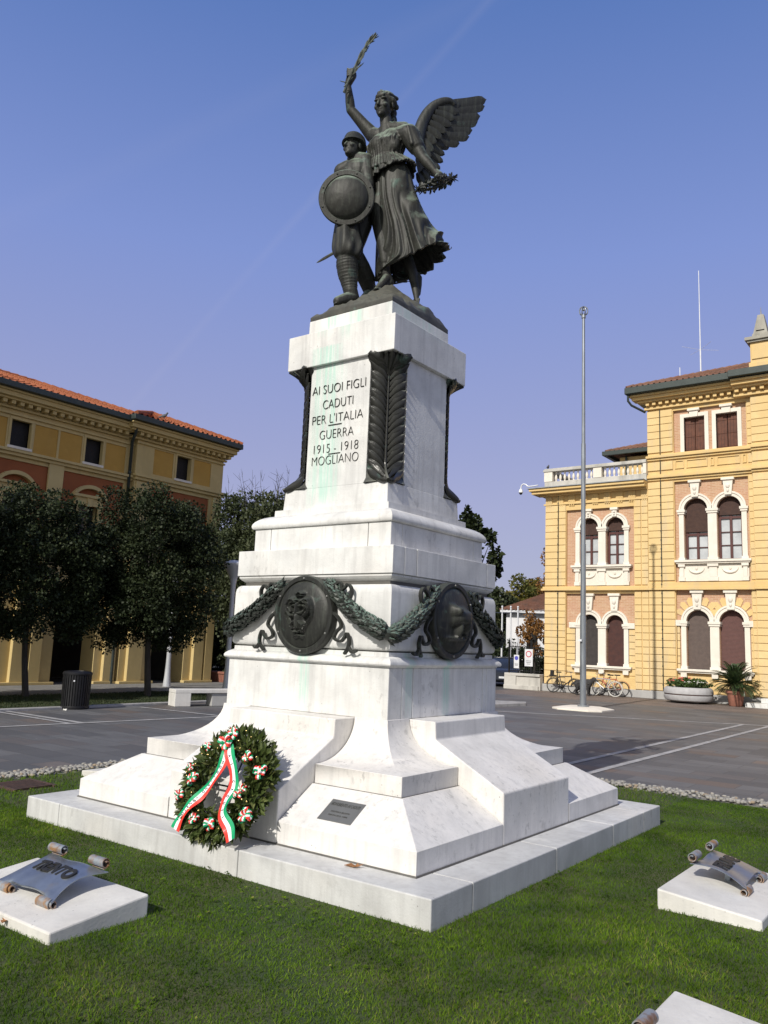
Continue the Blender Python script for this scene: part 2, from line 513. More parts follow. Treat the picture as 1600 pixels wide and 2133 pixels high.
# ------------------------------------------------------------------ the setting
R_ = 0.966                      # the pedestal is slightly narrower front to back
GZ = -0.22
def sheet(name, poly, z, mat, kind='structure', parent=None):
    me = bpy.data.meshes.new(name)
    me.from_pydata([(q[0], q[1], z) for q in poly], [], [tuple(range(len(poly)))])
    o = link_mesh(name, me, mat, parent)
    o['kind'] = kind
    return o
def rect(x0, x1, y0, y1): return [(x0, y0), (x1, y0), (x1, y1), (x0, y1)]

sheet('ground', rect(-600, 600, -600, 600), GZ - 0.012, M['asphalt'])
sheet('plaza_paving', rect(-13.1, 45, -30, 24.6), GZ - 0.004, M['paving'])
sheet('setts_paving', rect(-13.1, 45, 24.6, 29.6), GZ - 0.003, M['cobble'])
sheet('pavement', rect(-22.6, -17.4, -30, 26), GZ + 0.0, M['pavement'])
sheet('verge_soil', rect(-17.4, -13.35, -30, 20), GZ + 0.004, M['soil'])
sheet('lawn_soil', rect(-4.62, 6.6, -6.6, 4.56), GZ + 0.008, M['soil'])
sheet('gravel_bed', [(-5.06, -6.6), (-4.62, -6.6), (-4.62, 4.56), (6.6, 4.56), (6.6, 5.04), (-5.06, 5.04)], GZ + 0.0, M['gravel_base'])
kb = MB().box(-13.36, -13.12, -30, 20, GZ - 0.03, GZ + 0.05)
tag(kb.build('kerb', M['white_line'], bevel=0.01), kind='structure')

def strip(a, b, w, z=GZ + 0.004):
    a = Vector((a[0], a[1])); b = Vector((b[0], b[1])); d = (b - a).normalized(); n = Vector((-d.y, d.x)) * w / 2
    return sheet('paving_strip', [a - n, b - n, b + n, a + n], z, M['white_line'])
strip((-0.36, 5.3), (-0.36, 18.95), 0.13)
strip((0.32, 5.3), (0.32, 19.25), 0.13)
strip((-7.245, 15.403), (2.573, 20.277), 0.20, GZ + 0.0048)
strip((-14.838, 3.366), (-10.078, 3.319), 0.16)
strip((-14.353, 3.116), (-10.024, 3.030), 0.12)
strip((-10.323, 0.673), (-9.493, 9.111), 0.14, GZ + 0.0048)
strip((-12.715, 6.821), (-9.170, 7.054), 0.14, GZ + 0.0056)

M['verge_grass'] = mat_attr('shaded_verge_grass', (0.020, 0.032, 0.010), (0.038, 0.052, 0.016), (0.06, 0.06, 0.025), 0.6, 0.2)  # dark ground cover, with the trees' shade also mixed into its green
# lawn blades: nobody could count them
rng = np.random.default_rng(7)
def blades(name, n, area, keep, hmin, hmax, w, mat, z, seed):
    r = np.random.default_rng(seed)
    x = r.uniform(area[0], area[1], n); y = r.uniform(area[2], area[3], n)
    k = keep(x, y); x = x[k]; y = y[k]; n = len(x)
    kk = (np.sin(x * 0.9 + 2.1 * np.sin(y * 0.7)) + np.sin(y * 1.3 + 1.7 * np.sin(x * 1.1 + 0.5)) + 0.7 * np.sin(x * 3.1 + y * 2.3 + np.sin(y * 4))) / 2.7
    patch = 0.5 + 0.5 * np.sin(x * 1.7 + 1.3 * np.sin(y * 1.1)) * np.cos(y * 1.9 + np.sin(x * 0.8))
    h = r.uniform(hmin, hmax, n) * (0.62 + 0.45 * patch + 0.30 * kk)
    a = r.uniform(0, 2 * np.pi, n); lean = r.uniform(0.3, 1.5, n) * h; la = r.uniform(0, 2 * np.pi, n)
    ww = w * r.uniform(0.7, 1.3, n)
    ca, sa = np.cos(a) * ww / 2, np.sin(a) * ww / 2
    lx, ly = np.cos(la) * lean, np.sin(la) * lean
    V = np.zeros((n, 5, 3), np.float32)
    V[:, 0] = np.stack([x - ca, y - sa, np.full(n, z)], 1)
    V[:, 1] = np.stack([x + ca, y + sa, np.full(n, z)], 1)
    V[:, 2] = np.stack([x + ca * 0.8 + lx * 0.35, y + sa * 0.8 + ly * 0.35, z + h * 0.6], 1)
    V[:, 3] = np.stack([x - ca * 0.8 + lx * 0.35, y - sa * 0.8 + ly * 0.35, z + h * 0.6], 1)
    V[:, 4] = np.stack([x + lx, y + ly, z + h], 1)
    me = bpy.data.meshes.new(name)
    me.vertices.add(n * 5); me.vertices.foreach_set('co', V.reshape(-1))
    base = (np.arange(n) * 5)[:, None]
    L = np.concatenate([base + np.array([[0, 1, 2, 3]]), base + np.array([[3, 2, 4]])], 1).astype(np.int32).reshape(-1)
    me.loops.add(n * 7); me.loops.foreach_set('vertex_index', L)
    me.polygons.add(n * 2)
    st = np.stack([np.arange(n) * 7, np.arange(n) * 7 + 4], 1).reshape(-1).astype(np.int32)
    me.polygons.foreach_set('loop_start', st)
    at = me.attributes.new('v', 'FLOAT', 'FACE')
    val = np.clip(r.uniform(0, 1, n) ** 1.3 * 0.80 + 0.30 * kk, 0, 1)
    at.data.foreach_set('value', np.repeat(val, 2).astype(np.float32))
    me.update(calc_edges=True)
    o = link_mesh(name, me, mat)
    return o
STONES = [(-0.50, 0.88, -4.25, -3.50), (3.495, 4.245, -0.755, 0.625), (4.20, 4.95, -4.01, -2.63), (-4.325, -3.575, -0.55, 0.83)]
def on_lawn(x, y):
    k = ~((np.abs(x) < 2.505) & (np.abs(y) < 2.42))
    for (a, b, c, d) in STONES: k &= ~((x > a) & (x < b) & (y > c) & (y < d))
    k &= ~((x > -4.42) & (x < -3.78) & (y > -1.82) & (y < -1.22))
    return k
def near(x, y): return on_lawn(x, y) & ((x > 2.2) | (y < -2.2)) & (x - y < 9.9)
g1 = blades('grass', 760000, (-4.6, 6.0, -6.0, 4.5), near, 0.012, 0.034, 0.0042, M['grass'], GZ + 0.006, 3)
tag(g1, 'short mown lawn around the monument', 'grass', kind='stuff')
g2 = blades('grass', 90000, (-4.65, 6.5, -3.0, 4.62), lambda x, y: on_lawn(x, y) & ~((x > 2.2) | (y < -2.2)), 0.025, 0.055, 0.006, M['grass'], GZ + 0.006, 4)
tag(g2, 'short lawn behind the monument', 'grass', kind='stuff')
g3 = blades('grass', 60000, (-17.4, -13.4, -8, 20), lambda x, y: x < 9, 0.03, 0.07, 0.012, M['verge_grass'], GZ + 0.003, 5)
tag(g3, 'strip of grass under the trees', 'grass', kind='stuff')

# broad-leaved weeds and bare specks in the turf
def weeds():
    r = random.Random(17); vs = []; fs = []; val = []
    def one(x, y):
        n = r.randint(4, 7); s = r.uniform(0.008, 0.020)
        for k in range(n):
            a = 2 * PI * k / n + r.uniform(-.3, .3); c, sn = math.cos(a), math.sin(a); i = len(vs)
            L = s * r.uniform(.8, 1.4); w = L * .38; z = GZ + 0.018 + r.uniform(0, .014)
            for q, t in ((0, 0), (.5, w), (1, 0), (.5, -w)): vs.append((x + L * q * c - t * sn, y + L * q * sn + t * c, z + .010 * q))
            fs.append((i, i + 1, i + 2, i + 3)); val.append(r.uniform(.25, 1.0))
    cs = [(r.uniform(-4, 5), r.uniform(-5.5, 4)) for _ in range(46)]
    for i in range(1700):
        c = r.choice(cs); x, y = c[0] + r.gauss(0, .34), c[1] + r.gauss(0, .34)
        if on_lawn(np.array([x]), np.array([y]))[0] and -4.5 < x < 5.8 and -6 < y < 4.4: one(x, y)
    me = bpy.data.meshes.new('weeds'); me.from_pydata(vs, [], fs)
    at = me.attributes.new('v', 'FLOAT', 'FACE'); at.data.foreach_set('value', np.array(val, np.float32))
    o = link_mesh('weeds', me, M['grass']); tag(o, 'clover and broad-leaved weeds in the lawn', 'weeds', kind='stuff')
weeds()

# pebble border, one bed of loose stones
def pebbles():
    r = random.Random(5)
    b = MB(); vals = []
    def one(x, y, z, s):
        n, m = 8, 5
        sx, sy, sz = s * r.uniform(0.8, 1.35), s * r.uniform(0.7, 1.1), s * r.uniform(0.5, 0.8)
        a = r.uniform(0, PI); ca, sa = math.cos(a), math.sin(a)
        rs = []
        for i in range(1, m):
            th = PI * i / m
            ring = []
            for k in range(n):
                px, py, pz = sx * math.sin(th) * math.cos(2 * PI * k / n), sy * math.sin(th) * math.sin(2 * PI * k / n), -sz * math.cos(th)
                ring.append((x + px * ca - py * sa, y + px * sa + py * ca, z + pz))
            rs.append(ring)
        c0 = len(b.f); b.rings(rs, True); vals.extend([r.random()] * (len(b.f) - c0))
    for i in range(2900):
        if r.random() < 0.5: x, y = r.uniform(-5.08, 6.2), 4.60 + 0.40 * r.random()
        else: x, y = -5.02 + 0.36 * r.random(), r.uniform(-4.5, 5.1)
        one(x, y, GZ + 0.022 + r.random() * 0.02, r.uniform(0.019, 0.037))
    me = b.mesh('pebbles', False)
    at = me.attributes.new('v', 'FLOAT', 'FACE'); at.data.foreach_set('value', np.array(vals, np.float32))
    o = link_mesh('pebbles', me, M['pebble'], smooth=180)
    tag(o, 'border of pale river pebbles round the lawn', 'pebbles', kind='stuff')
pebbles()

# things lying on the lawn
dc = MB()
for i in range(8): dc.box(-4.38 + i * 0.07, -4.335 + i * 0.07, -1.78, -1.26, GZ + 0.006, GZ + 0.035)
dc.box(-4.40, -3.80, -1.80, -1.76, GZ + 0.006, GZ + 0.036); dc.box(-4.40, -3.80, -1.28, -1.24, GZ + 0.006, GZ + 0.036)
tag(dc.build('drain_grate', plain('rusty_iron', (0.085, 0.045, 0.032), (0.05, 0.03, 0.024), 12, 0.8)), 'rusty brown drain grate set flat in the lawn', 'grate')

def litter_leaf(x, y, z, s, rz, label):
    b = MB()
    pr = [(-1, 0, .1), (-.4, .45, .25), (.1, .3, .1), (.35, .6, .3), (.5, .22, .1), (1, 0, .35), (.5, -.25, .15), (.3, -.55, .25), (0, -.3, .1), (-.5, -.4, .3)]
    c, sn = math.cos(rz), math.sin(rz)
    top = [(x + s * (p[0] * c - p[1] * sn), y + s * (p[0] * sn + p[1] * c), z + s * p[2]) for p in pr]
    bot = [(q[0], q[1], q[2] - 0.003) for q in top]
    b.rings([bot, top])
    o = b.build('fallen_leaf', M['dry_leaf'])
    tag(o, label, 'leaf', 'dry fallen leaves')
M['dry_leaf'] = plain('dry_leaf', (0.34, 0.15, 0.05), (0.22, 0.10, 0.035), 20, 0.8)
litter_leaf(1.62, -2.16, 0.004, 0.075, 0.4, 'curled orange leaf on the plinth below the grey plaque')
_q = (0.601, -0.304); 
litter_leaf((-1.326, -2.360)[0], (-1.326, -2.360)[1], GZ + 0.05, 0.05, 1.2, 'orange leaf in the grass along the left plinth edge')
litter_leaf((0.386, -4.254)[0], (0.386, -4.254)[1], GZ + 0.045, 0.05, 2.2, 'orange leaf in the grass below the blue steel scroll stone')

# ------------------------------------------------------------------ monument pedestal
PED = empty('monument_pedestal', (0, 0, 0), 'tall white marble monument pedestal with inscription, bronze palms, shields and garlands', 'pedestal')
MM = M['marble']

def sq(h, z, c=0.0):
    return [(-h, -h * R_, z), (h, -h * R_, z), (h, h * R_, z), (-h, h * R_, z)]
def course(name, h, z0, z1, th, mat, xa=(), xb=(), bev=0.008, extra=None):
    """front and back slabs the full width, side slabs between, hairline joints; a dark core behind"""
    g = 0.004; b = MB(); hy = h * R_
    def cuts(lo, hi, js):
        e = [lo] + sorted(js) + [hi]
        return [(e[i] + (g if i else 0), e[i + 1] - (g if i < len(e) - 2 else 0)) for i in range(len(e) - 1)]
    for s in (-1, 1):
        for a0, a1 in cuts(-h, h, xa):
            b.box(a0, a1, s * (hy - th), s * hy, z0, z1)
        for a0, a1 in cuts(-(hy - th) + g, (hy - th) - g, xb):
            b.box(s * (h - th), s * h, a0, a1, z0, z1)
    if extra: extra(b)
    o = b.build(name, mat, PED, bevel=bev)
    c = MB().box(-(h - 0.03), h - 0.03, -(hy - 0.03), hy - 0.03, z0 + 0.002, z1 - 0.004)
    c.build('joint_fill', M['joint'], o)
    return o

# plinth slab
def slab_edges(b): pass
course('plinth_slab', 2.5, -0.32, 0.0, 0.56, M['slab_marble'], xa=(-1.93, 0.62), xb=(-0.4, 0.95), bev=0.009)
# corner blocks: splayed base, low block, concave sweep
cav = [(1.665, 0.619)]
for i in range(1, 13):
    t = PI / 2 * i / 12
    cav.append((1.105 + 0.555 * (1 - math.sin(t)), 0.619 + 0.385 * (1 - math.cos(t))))
for sx in (-1, 1):
    for sy in (-1, 1):
        def quad(h, z, lo=0.713):
            q = [(lo, lo * 0.99), (h, lo * 0.99), (h, h * R_), (lo, h * R_)]
            q = [(sx * a, sy * c, z) for a, c in q]
            return q if sx * sy > 0 else q[::-1]
        b = MB()
        b.rings([quad(2.134, 0.0), quad(2.134, 0.184), quad(1.70, 0.452)])
        b.rings([quad(1.662, 0.447), quad(1.664, 0.616)] + [quad(a, z) for a, z in cav])
        b.build('corner_block', M['base_marble'], PED, smooth=25, bevel=0.010)
b = MB()
b.rings([sq(2.148, 0.0), sq(2.143, 0.012)]); b.rings([sq(1.676, 0.446), sq(1.674, 0.455)]); b.rings([sq(0.74, 0.02), sq(0.74, 0.3)])
for s in (-1, 1):
    for t in (-1, 1):
        for ax in 'yx':
            k_ = R_ if ax == 'x' else 1.0
            b.prism([(s * 1.2 * (1 if ax == 'y' else R_), 0.004), (s * 2.120 * (1 if ax == 'y' else R_), 0.004), (s * 2.120 * (1 if ax == 'y' else R_), 0.176), (s * 1.70 * (1 if ax == 'y' else R_), 0.436), (s * 1.2, 0.436)], ax, t * 0.690, t * 0.7115 * (1.0 if ax == 'x' else 0.985))
b.build('joint_dirt', M['joint'], PED)
# buttresses in the middle of each side
pb = [(1.0, 0.0), (2.134, 0.0), (2.134, 0.445), (1.405, 0.832), (1.395, 0.998), (1.0, 0.998)]
for s in (-1, 1):
    MB().prism([(s * a * R_, z) for a, z in pb], 'x', -0.703, 0.703).build('buttress', M['base_marble'], PED, bevel=0.012)
    MB().prism([(s * a, z) for a, z in pb], 'y', -0.697, 0.697).build('buttress', M['base_marble'], PED, bevel=0.012)
# die
course('die', 1.086, 1.0, 1.483, 0.22, MM, xa=(), xb=(-0.86 + 0.22, 0.74), bev=0.007)
def prof(name, p, mat=MM, smooth=30):
    return MB().rings([sq(h, z) for h, z in p]).build(name, mat, PED, smooth=smooth)
prof('base_moulding', [(1.0, 1.484), (1.09, 1.484), (1.098, 1.50), (1.122, 1.502), (1.131, 1.515), (1.130, 1.532), (1.120, 1.548), (1.10, 1.565), (1.075, 1.58), (1.052, 1.588), (1.050, 1.628), (0.9, 1.630)])
prof('shadow_joint', [(1.018, 1.60), (1.018, 1.66)], M['joint'])
fr = prof('frieze', [(0.9, 1.640), (1.035, 1.640), (1.055, 1.650), (1.068, 1.668), (1.072, 1.70), (1.070, 2.20), (1.064, 2.24), (1.05, 2.268), (1.03, 2.283), (0.9, 2.284)])
prof('shadow_joint', [(0.995, 2.27), (0.995, 2.34)], M['joint'])
prof('cornice_moulding', [(0.9, 2.318), (0.985, 2.318), (1.005, 2.325), (1.03, 2.345), (1.048, 2.365), (1.050, 2.385), (0.9, 2.386)])
course('cornice', 1.066, 2.389, 2.665, 0.2, MM, xa=(), xb=(-0.81 + 0.2,), bev=0.006)
course('upper_base', 0.946, 2.667, 2.918, 0.2, MM, xa=(-0.7, 0.66), xb=(), bev=0.006)
prof('torus_moulding', [(0.7, 2.920), (0.952, 2.920), (0.968, 2.926), (0.978, 2.940), (0.980, 2.96), (0.972, 2.985), (0.952, 3.012), (0.92, 3.038), (0.88, 3.060), (0.835, 3.076), (0.80, 3.082), (0.798, 3.150), (0.6, 3.152)])
# shaft: a foot block and a cross-shaped shaft with open corners
b = MB()
b.rings([sq(0.735, 3.154), sq(0.722, 3.388)])
b.build('shaft_foot', MM, PED, bevel=0.006)
b = MB()
def xy(x, y, z): return [(-x, -y, z), (x, -y, z), (x, y, z), (-x, y, z)]
b.rings([xy(0.428, 0.697, 3.386), xy(0.425, 0.692, 4.806)])
b.rings([xy(0.720, 0.405, 3.386), xy(0.715, 0.403, 4.806)])
b.build('shaft', MM, PED, bevel=0.005)
b = MB().rings([sq(0.765, 4.806), sq(0.768, 5.215)])
b.build('cap', MM, PED, bevel=0.008)
b = MB().rings([sq(0.606, 5.217), sq(0.603, 5.443)])
b.build('top_plinth', MM, PED, bevel=0.006)

M['bronze_frond'] = mat_bronze('frond_bronze', (0.030, 0.030, 0.026), (0.20, 0.205, 0.175), 0.75, 0.30, False)
# bronze palm fronds in the four corners of the shaft
def feather(b, pts, w, th, nrm, tip=0.35):
    """a rounded leaf blade along a curved path, raised along one edge"""
    n = len(pts); rs = []
    for i in range(n):
        t = i / (n - 1)
        d = (pts[min(i + 1, n - 1)] - pts[max(i - 1, 0)]).normalized()
        nn = (nrm - d * nrm.dot(d)).normalized(); s = nn.cross(d)
        k = w * (0.45 + 0.55 * min(1, t * 2.2))
        if t > 1 - tip: k *= math.sqrt(max(0.0, 1 - ((t - 1 + tip) / tip) ** 2)) * 0.96 + 0.04
        c = pts[i]; h = th
        rs.append([c - s * k + nn * h * .2, c - s * k * .45 + nn * h, c + nn * h * 1.35, c + s * k * .5 + nn * h * .8, c + s * k - nn * h * .2, c - nn * h])
    b.rings(rs, True)
def palm_frond(sx, sy):
    z0, z1 = 3.392, 4.800
    def rib(v):
        k = 0.555 + 0.165 * max(0, (0.17 - v) / 0.17) ** 2.0 + 0.17 * max(0, (v - 0.84) / 0.16) ** 2.0
        return Vector((k, k * R_, z0 + (z1 - z0) * v))
    def edge(v, s):
        e = 0.05 * max(0, (0.12 - v) / 0.12) ** 2 + 0.07 * max(0, (v - 0.86) / 0.14) ** 2
        z = z0 + (z1 - z0) * v
        if s < 0: return Vector((0.440, 0.700 * R_ + 0.014 + e, z))
        return Vector((0.712 + e, 0.425, z))
    flip = lambda p: Vector((sx * p[0], sy * p[1], p[2]))
    dg = Vector((0.72, 0.69, 0))
    b = MB()
    # backing plate
    rows = []
    for j in range(41):
        v = j / 40
        e0, r_, e1 = edge(v, -1), rib(v), edge(v, 1)
        rows.append([e0 * .98, e0.lerp(r_, .5) - dg * .012, r_ - dg * .015, r_.lerp(e1, .5) - dg * .012, e1 * .98, e1 - dg * .06, r_ - dg * .09, e0 - dg * .06])
        for q in rows[-1]: q.z = r_.z
    b.rings([[flip(p) for p in r] for r in rows], True)
    N = 21
    for s in (-1, 1):
        for i in range(N):
            v0 = -0.02 + 0.93 * i / (N - 1)
            rise = 0.135 + 0.03 * math.sin(i * 2.1)
            pts = []
            for k in range(11):
                t = k / 10
                v = max(0.0, min(1.0, v0 + rise * t ** 1.7 + 0.012 * math.sin(PI * t)))
                p = rib(v).lerp(edge(v, s), t * 1.02)
                bow_ = 0.030 * math.sin(PI * min(1, t * 1.05)) + 0.012
                pts.append(flip(p + dg * bow_))
            feather(b, pts, 0.046, 0.013, flip(dg) + Vector((0, 0, -0.55)), 0.45)
    # fan of leaflets at the tip
    for i in range(9):
        a = -1 + 2 * i / 8
        pts = []
        for k in range(9):
            t = k / 8; v = 0.86 + 0.14 * t
            p = rib(v).lerp(edge(v, -1 if a < 0 else 1), abs(a) * (0.25 + 0.75 * t))
            pts.append(flip(p + dg * (0.035 - 0.015 * abs(a))))
        feather(b, pts, 0.034, 0.012, flip(dg), 0.3)
    b.tube([flip(rib(v / 30) + dg * 0.036) for v in range(31)], [0.020 - 0.010 * v / 30 for v in range(31)], 8)
    b.build('palm_frond', M['bronze_frond'], PED, smooth=45)
for sx in (-1, 1):
    for sy in (-1, 1): palm_frond(sx, sy)

# inscription
def inscription():
    parts = []
    lines = [('AI SUOI FIGLI', 4.515, 0.765), ('CADUTI', 4.335, 0.43), ("PER L'ITALIA", 4.165, 0.72), ('GUERRA', 3.985, 0.48), ('1915 - 1918', 3.825, 0.63), ('MOGLIANO', 3.690, 0.66)]
    for t, zc, w in lines:
        me = text_mesh(t, 0.146, 0.007, bold=-0.0046)
        xs = [v.co.x for v in me.vertices]; k = w / (max(xs) - min(xs))
        cx = (max(xs) + min(xs)) / 2
        mx = Matrix.Translation((-0.006 if t != 'MOGLIANO' else -0.012, -0.6985, zc - 0.05)) @ Matrix(((1, 0, 0, 0), (0, 0, -1, 0), (0, 1, 0, 0), (0, 0, 0, 1))) @ Matrix.Diagonal((k, 1.05, 1, 1)) @ Matrix.Translation((-cx, 0, 0))
        parts.append((me, mx))
    me = joined(parts)
    bm = bmesh.new(); bm.from_mesh(me)
    for (x0, x1, z) in ((-0.13, 0.06, 4.085), (-0.11, 0.06, 3.755)):
        t = MB().box(x0, x1, -0.704, -0.694, z, z + 0.008).mesh('rule'); bm.from_mesh(t)
    bm.to_mesh(me); bm.free()
    o = link_mesh('inscription', me, M['letter'], PED)
inscription()

# shield medallions
def seg_d(px, py, a, b):
    ax, ay = a; bx, by = b
    dx, dy = bx - ax, by - ay
    t = max(0, min(1, ((px - ax) * dx + (py - ay) * dy) / (dx * dx + dy * dy + 1e-9)))
    return math.hypot(px - ax - t * dx, py - ay - t * dy)
def relief_crest(x, y):
    h = 0.0
    def ridge(pts, w, a):
        nonlocal h
        d = min(seg_d(x, y, pts[i], pts[i + 1]) for i in range(len(pts) - 1))
        h = max(h, a * math.exp(-(d / w) ** 2))
    for s in (-1, 1):
        ridge([(s * .09, .36), (s * .22, .46), (s * .38, .44), (s * .47, .26), (s * .40, .06), (s * .26, -.06)], .055, .05)
        ridge([(s * .20, .36), (s * .34, .34), (s * .37, .2), (s * .27, .06)], .045, .045)
        ridge([(s * .20, .27), (s * .28, .22), (s * .22, .08)], .035, .04)
        ridge([(s * .52, .2), (s * .50, -.05), (s * .36, -.28), (s * .16, -.55)], .03, .035)
        ridge([(s * .10, -.22), (s * .22, -.32), (s * .18, -.42)], .05, .05)
        h = max(h, .065 * math.exp(-(((x - s * .10) / .05) ** 2 + ((y - .24) / .05) ** 2)))
    ridge([(-.14, .62), (0, .66), (.14, .62)], .035, .05)
    ridge([(-.12, .56), (.12, .56)], .03, .045)
    ridge([(-.28, .41), (.28, .41)], .03, .05)
    ridge([(0, .30), (0, .05)], .07, .06)
    ridge([(-.12, .02), (.12, .02)], .06, .05)
    ridge([(0, -.05), (0, -.36)], .13, .055)
    ridge([(-.10, -.5), (0, -.56), (.12, -.5)], .04, .045)
    ridge([(-.16, -.68), (0, -.62), (.16, -.68)], .03, .04)
    return h
def relief_figure(x, y):
    h = 0.0
    def blob(cx, cy, rx, ry, a, p=2.0):
        nonlocal h
        q = ((abs(x - cx) / rx) ** p + (abs(y - cy) / ry) ** p)
        h = max(h, a * math.exp(-q))
    blob(-.28, .30, .16, .17, .09, 3)
    blob(.10, .12, .46, .26, .085, 4)
    blob(.36, -.12, .18, .30, .07, 3)
    blob(-.06, -.20, .10, .36, .06, 3)
    blob(.05, -.55, .50, .05, .05, 2)
    for k in range(9): blob(-.15 + k * .075, -.50 + .02 * (k % 2), .035, .05, .055)
    return h
def medallion(axis, relief, label):
    n, m = 96, 40
    Rm = 0.402; rim = 0.335
    pts = []
    for i in range(m + 1):
        r = Rm * i / m if i else 0.001
        row = []
        for k in range(n):
            th = 2 * PI * k / n
            a, z = r * math.cos(th), r * math.sin(th)
            if r < rim:
                q = r / rim
                hgt = 0.055 + 0.075 * math.sqrt(max(0, 1 - 0.92 * q * q)) - 0.02 + 1.35 * relief(a / rim, z / rim) * (1 - q ** 6)
            elif r < rim + 0.012: hgt = 0.050
            elif r > Rm - 0.008: hgt = 0.050
            else: hgt = 0.066
            row.append((a, z, hgt))
        pts.append(row)
    def T(a, z, h):
        tilt = 0.055
        hh = 0.0 + h - tilt * (z / Rm) * 0
        if axis == 'A': return (0.015 + a, -(1.076 * 1.0 + 0.0) - hh + 0.02, 1.972 + z)
        return (1.10 + hh, 0.0 - 0.02 + a, 1.975 + z)
    b = MB()
    rows = [[T(a, z, -0.02) for a, z, h in pts[-1]]] + [[T(a, z, h) for a, z, h in r] for r in pts[::-1]]
    b.rings(rows)
    o = b.build('shield_medallion', M['bronze_dark'], PED, smooth=40)
    o['label'] = label
    for k in range(6):
        rv = MB()
        th = PI / 2 + 2 * PI * k / 6
        c = T(0.369 * math.cos(th), 0.369 * math.sin(th), 0.066)
        rv.sphere(c, 0.013, 8, 6)
        rv.build('rivet', M['plaque'], o, smooth=180)
medallion('A', relief_crest, 'round bronze shield with crowned winged crest')
medallion('B', relief_figure, 'round bronze shield with crouching figure in relief')

# garlands hanging between the shields, wrapped round the corners
def catmull(P, n):
    P = [Vector(p) for p in P]; out = []
    Q = [P[0] * 2 - P[1]] + P + [P[-1] * 2 - P[-2]]
    for i in range(1, len(Q) - 2):
        for k in range(n):
            t = k / n
            a, b, c, d = Q[i - 1], Q[i], Q[i + 1], Q[i + 2]
            out.append(0.5 * ((2 * b) + (c - a) * t + (2 * a - 5 * b + 4 * c - d) * t * t + (3 * b - a - 3 * c + d) * t ** 3))
    out.append(P[-1]); return out
def garland(sx, sy, seed):
    r = random.Random(seed)
    hx, hy = 1.075, 1.075
    P = [(0.33, -hy + .01, 2.27), (0.47, -hy - .02, 2.16), (0.68, -hy - .03, 2.00), (0.90, -hy - .03, 1.885), (1.03, -hy - .02, 1.825), (hx + .010, -hy + .025, 1.805),
         (hx + .06, -0.93, 1.845), (hx + .07, -0.74, 1.955), (hx + .06, -0.52, 2.10), (hx + .03, -0.34, 2.25)]
    P = [(sx * p[0], -sy * p[1], p[2]) for p in P]
    path = catmull(P, 9); n = len(path)
    b = MB(); rad_ = []
    for i in range(n):
        t = i / (n - 1)
        rad_.append(0.032 + 0.040 * math.sin(PI * t) ** 0.7)
    b.tube(path, [q * 0.85 for q in rad_], 12)
    # overlapping leaf lumps
    for i in range(1, n - 1):
        d = (path[i + 1] - path[i - 1]).normalized()
        if i > n // 2: d = -d
        a = d.orthogonal().normalized(); c = d.cross(a)
        for k in range(7):
            th = 2 * PI * (k + 0.5 * (i % 2)) / 7 + r.uniform(-.3, .3)
            nn = a * math.cos(th) + c * math.sin(th)
            base = path[i] + nn * rad_[i] * 0.78 + d * r.uniform(-.01, .01)
            L = r.uniform(0.075, 0.11); w = r.uniform(0.019, 0.028)
            tn = d.cross(nn)
            tip = base - d * L + nn * r.uniform(0.018, 0.048)
            midp = base - d * L * 0.45 + nn * 0.024
            b.add([base, midp + tn * w, tip, midp - tn * w, midp + nn * 0.014, base - nn * 0.03], [(0, 1, 4), (1, 2, 4), (2, 3, 4), (3, 0, 4), (0, 5, 1), (1, 5, 2), (2, 5, 3), (3, 5, 0)])
            if r.random() < 0.22:
                b.sphere(tuple(base + nn * 0.02 - d * L * .6), 0.012, 6, 5)
    o = b.build('garland', M['bronze_green'], PED)
garland(1, -1, 1); garland(-1, -1, 2); garland(1, 1, 3)

def ribbon(points, w, th, T):
    """flat ribbon through (a, z, lift) points; T maps (a, lift, z) to the wall"""
    p = catmull([(q[0], q[1], q[2]) for q in points], 6)
    rs = []
    for i in range(len(p)):
        d = (p[min(i + 1, len(p) - 1)] - p[max(i - 1, 0)]); d2 = Vector((d.x, d.y)).normalized() if Vector((d.x, d.y)).length > 1e-6 else Vector((1, 0))
        nrm = Vector((-d2.y, d2.x))
        ring = []
        for (k, l) in ((-th, -w / 2), (th, -w / 2), (th, w / 2), (-th, w / 2)):
            ring.append(T(p[i].x + nrm.x * k, p[i].z + l, p[i].y + nrm.y * k))
        rs.append(ring)
    return rs
def bow(axis, s):
    if axis == 'A': T = lambda a, l, z: (0.015 + s * a, -1.045 - l, 1.965 + z)
    else: T = lambda a, l, z: (1.085 + l, -0.02 + s * a, 1.965 + z)
    b = MB()
    for pts in ([(.34, .20, .05), (.40, .30, .06), (.47, .33, .06), (.50, .27, .06), (.46, .21, .06), (.40, .22, .06)],
                [(.42, .22, .05), (.52, .27, .06), (.57, .31, .06), (.62, .26, .06), (.60, .17, .06), (.52, .14, .06), (.46, .19, .06)],
                [(.38, .04, .05), (.46, -.02, .05), (.50, -.10, .05), (.44, -.16, .05), (.42, -.22, .05), (.50, -.25, .05), (.55, -.21, .05), (.58, -.17, .05), (.61, -.24, .05), (.60, -.31, .05), (.55, -.37, .04)],
                [(.60, -.29, .05), (.65, -.35, .05), (.70, -.33, .04)]):
        b.rings(ribbon(pts, 0.040, 0.011, T))
    b.build('ribbon_bow', M['bronze_dark'], PED, smooth=40)
for ax in ('A', 'B'):
    for s in (-1, 1): bow(ax, s)

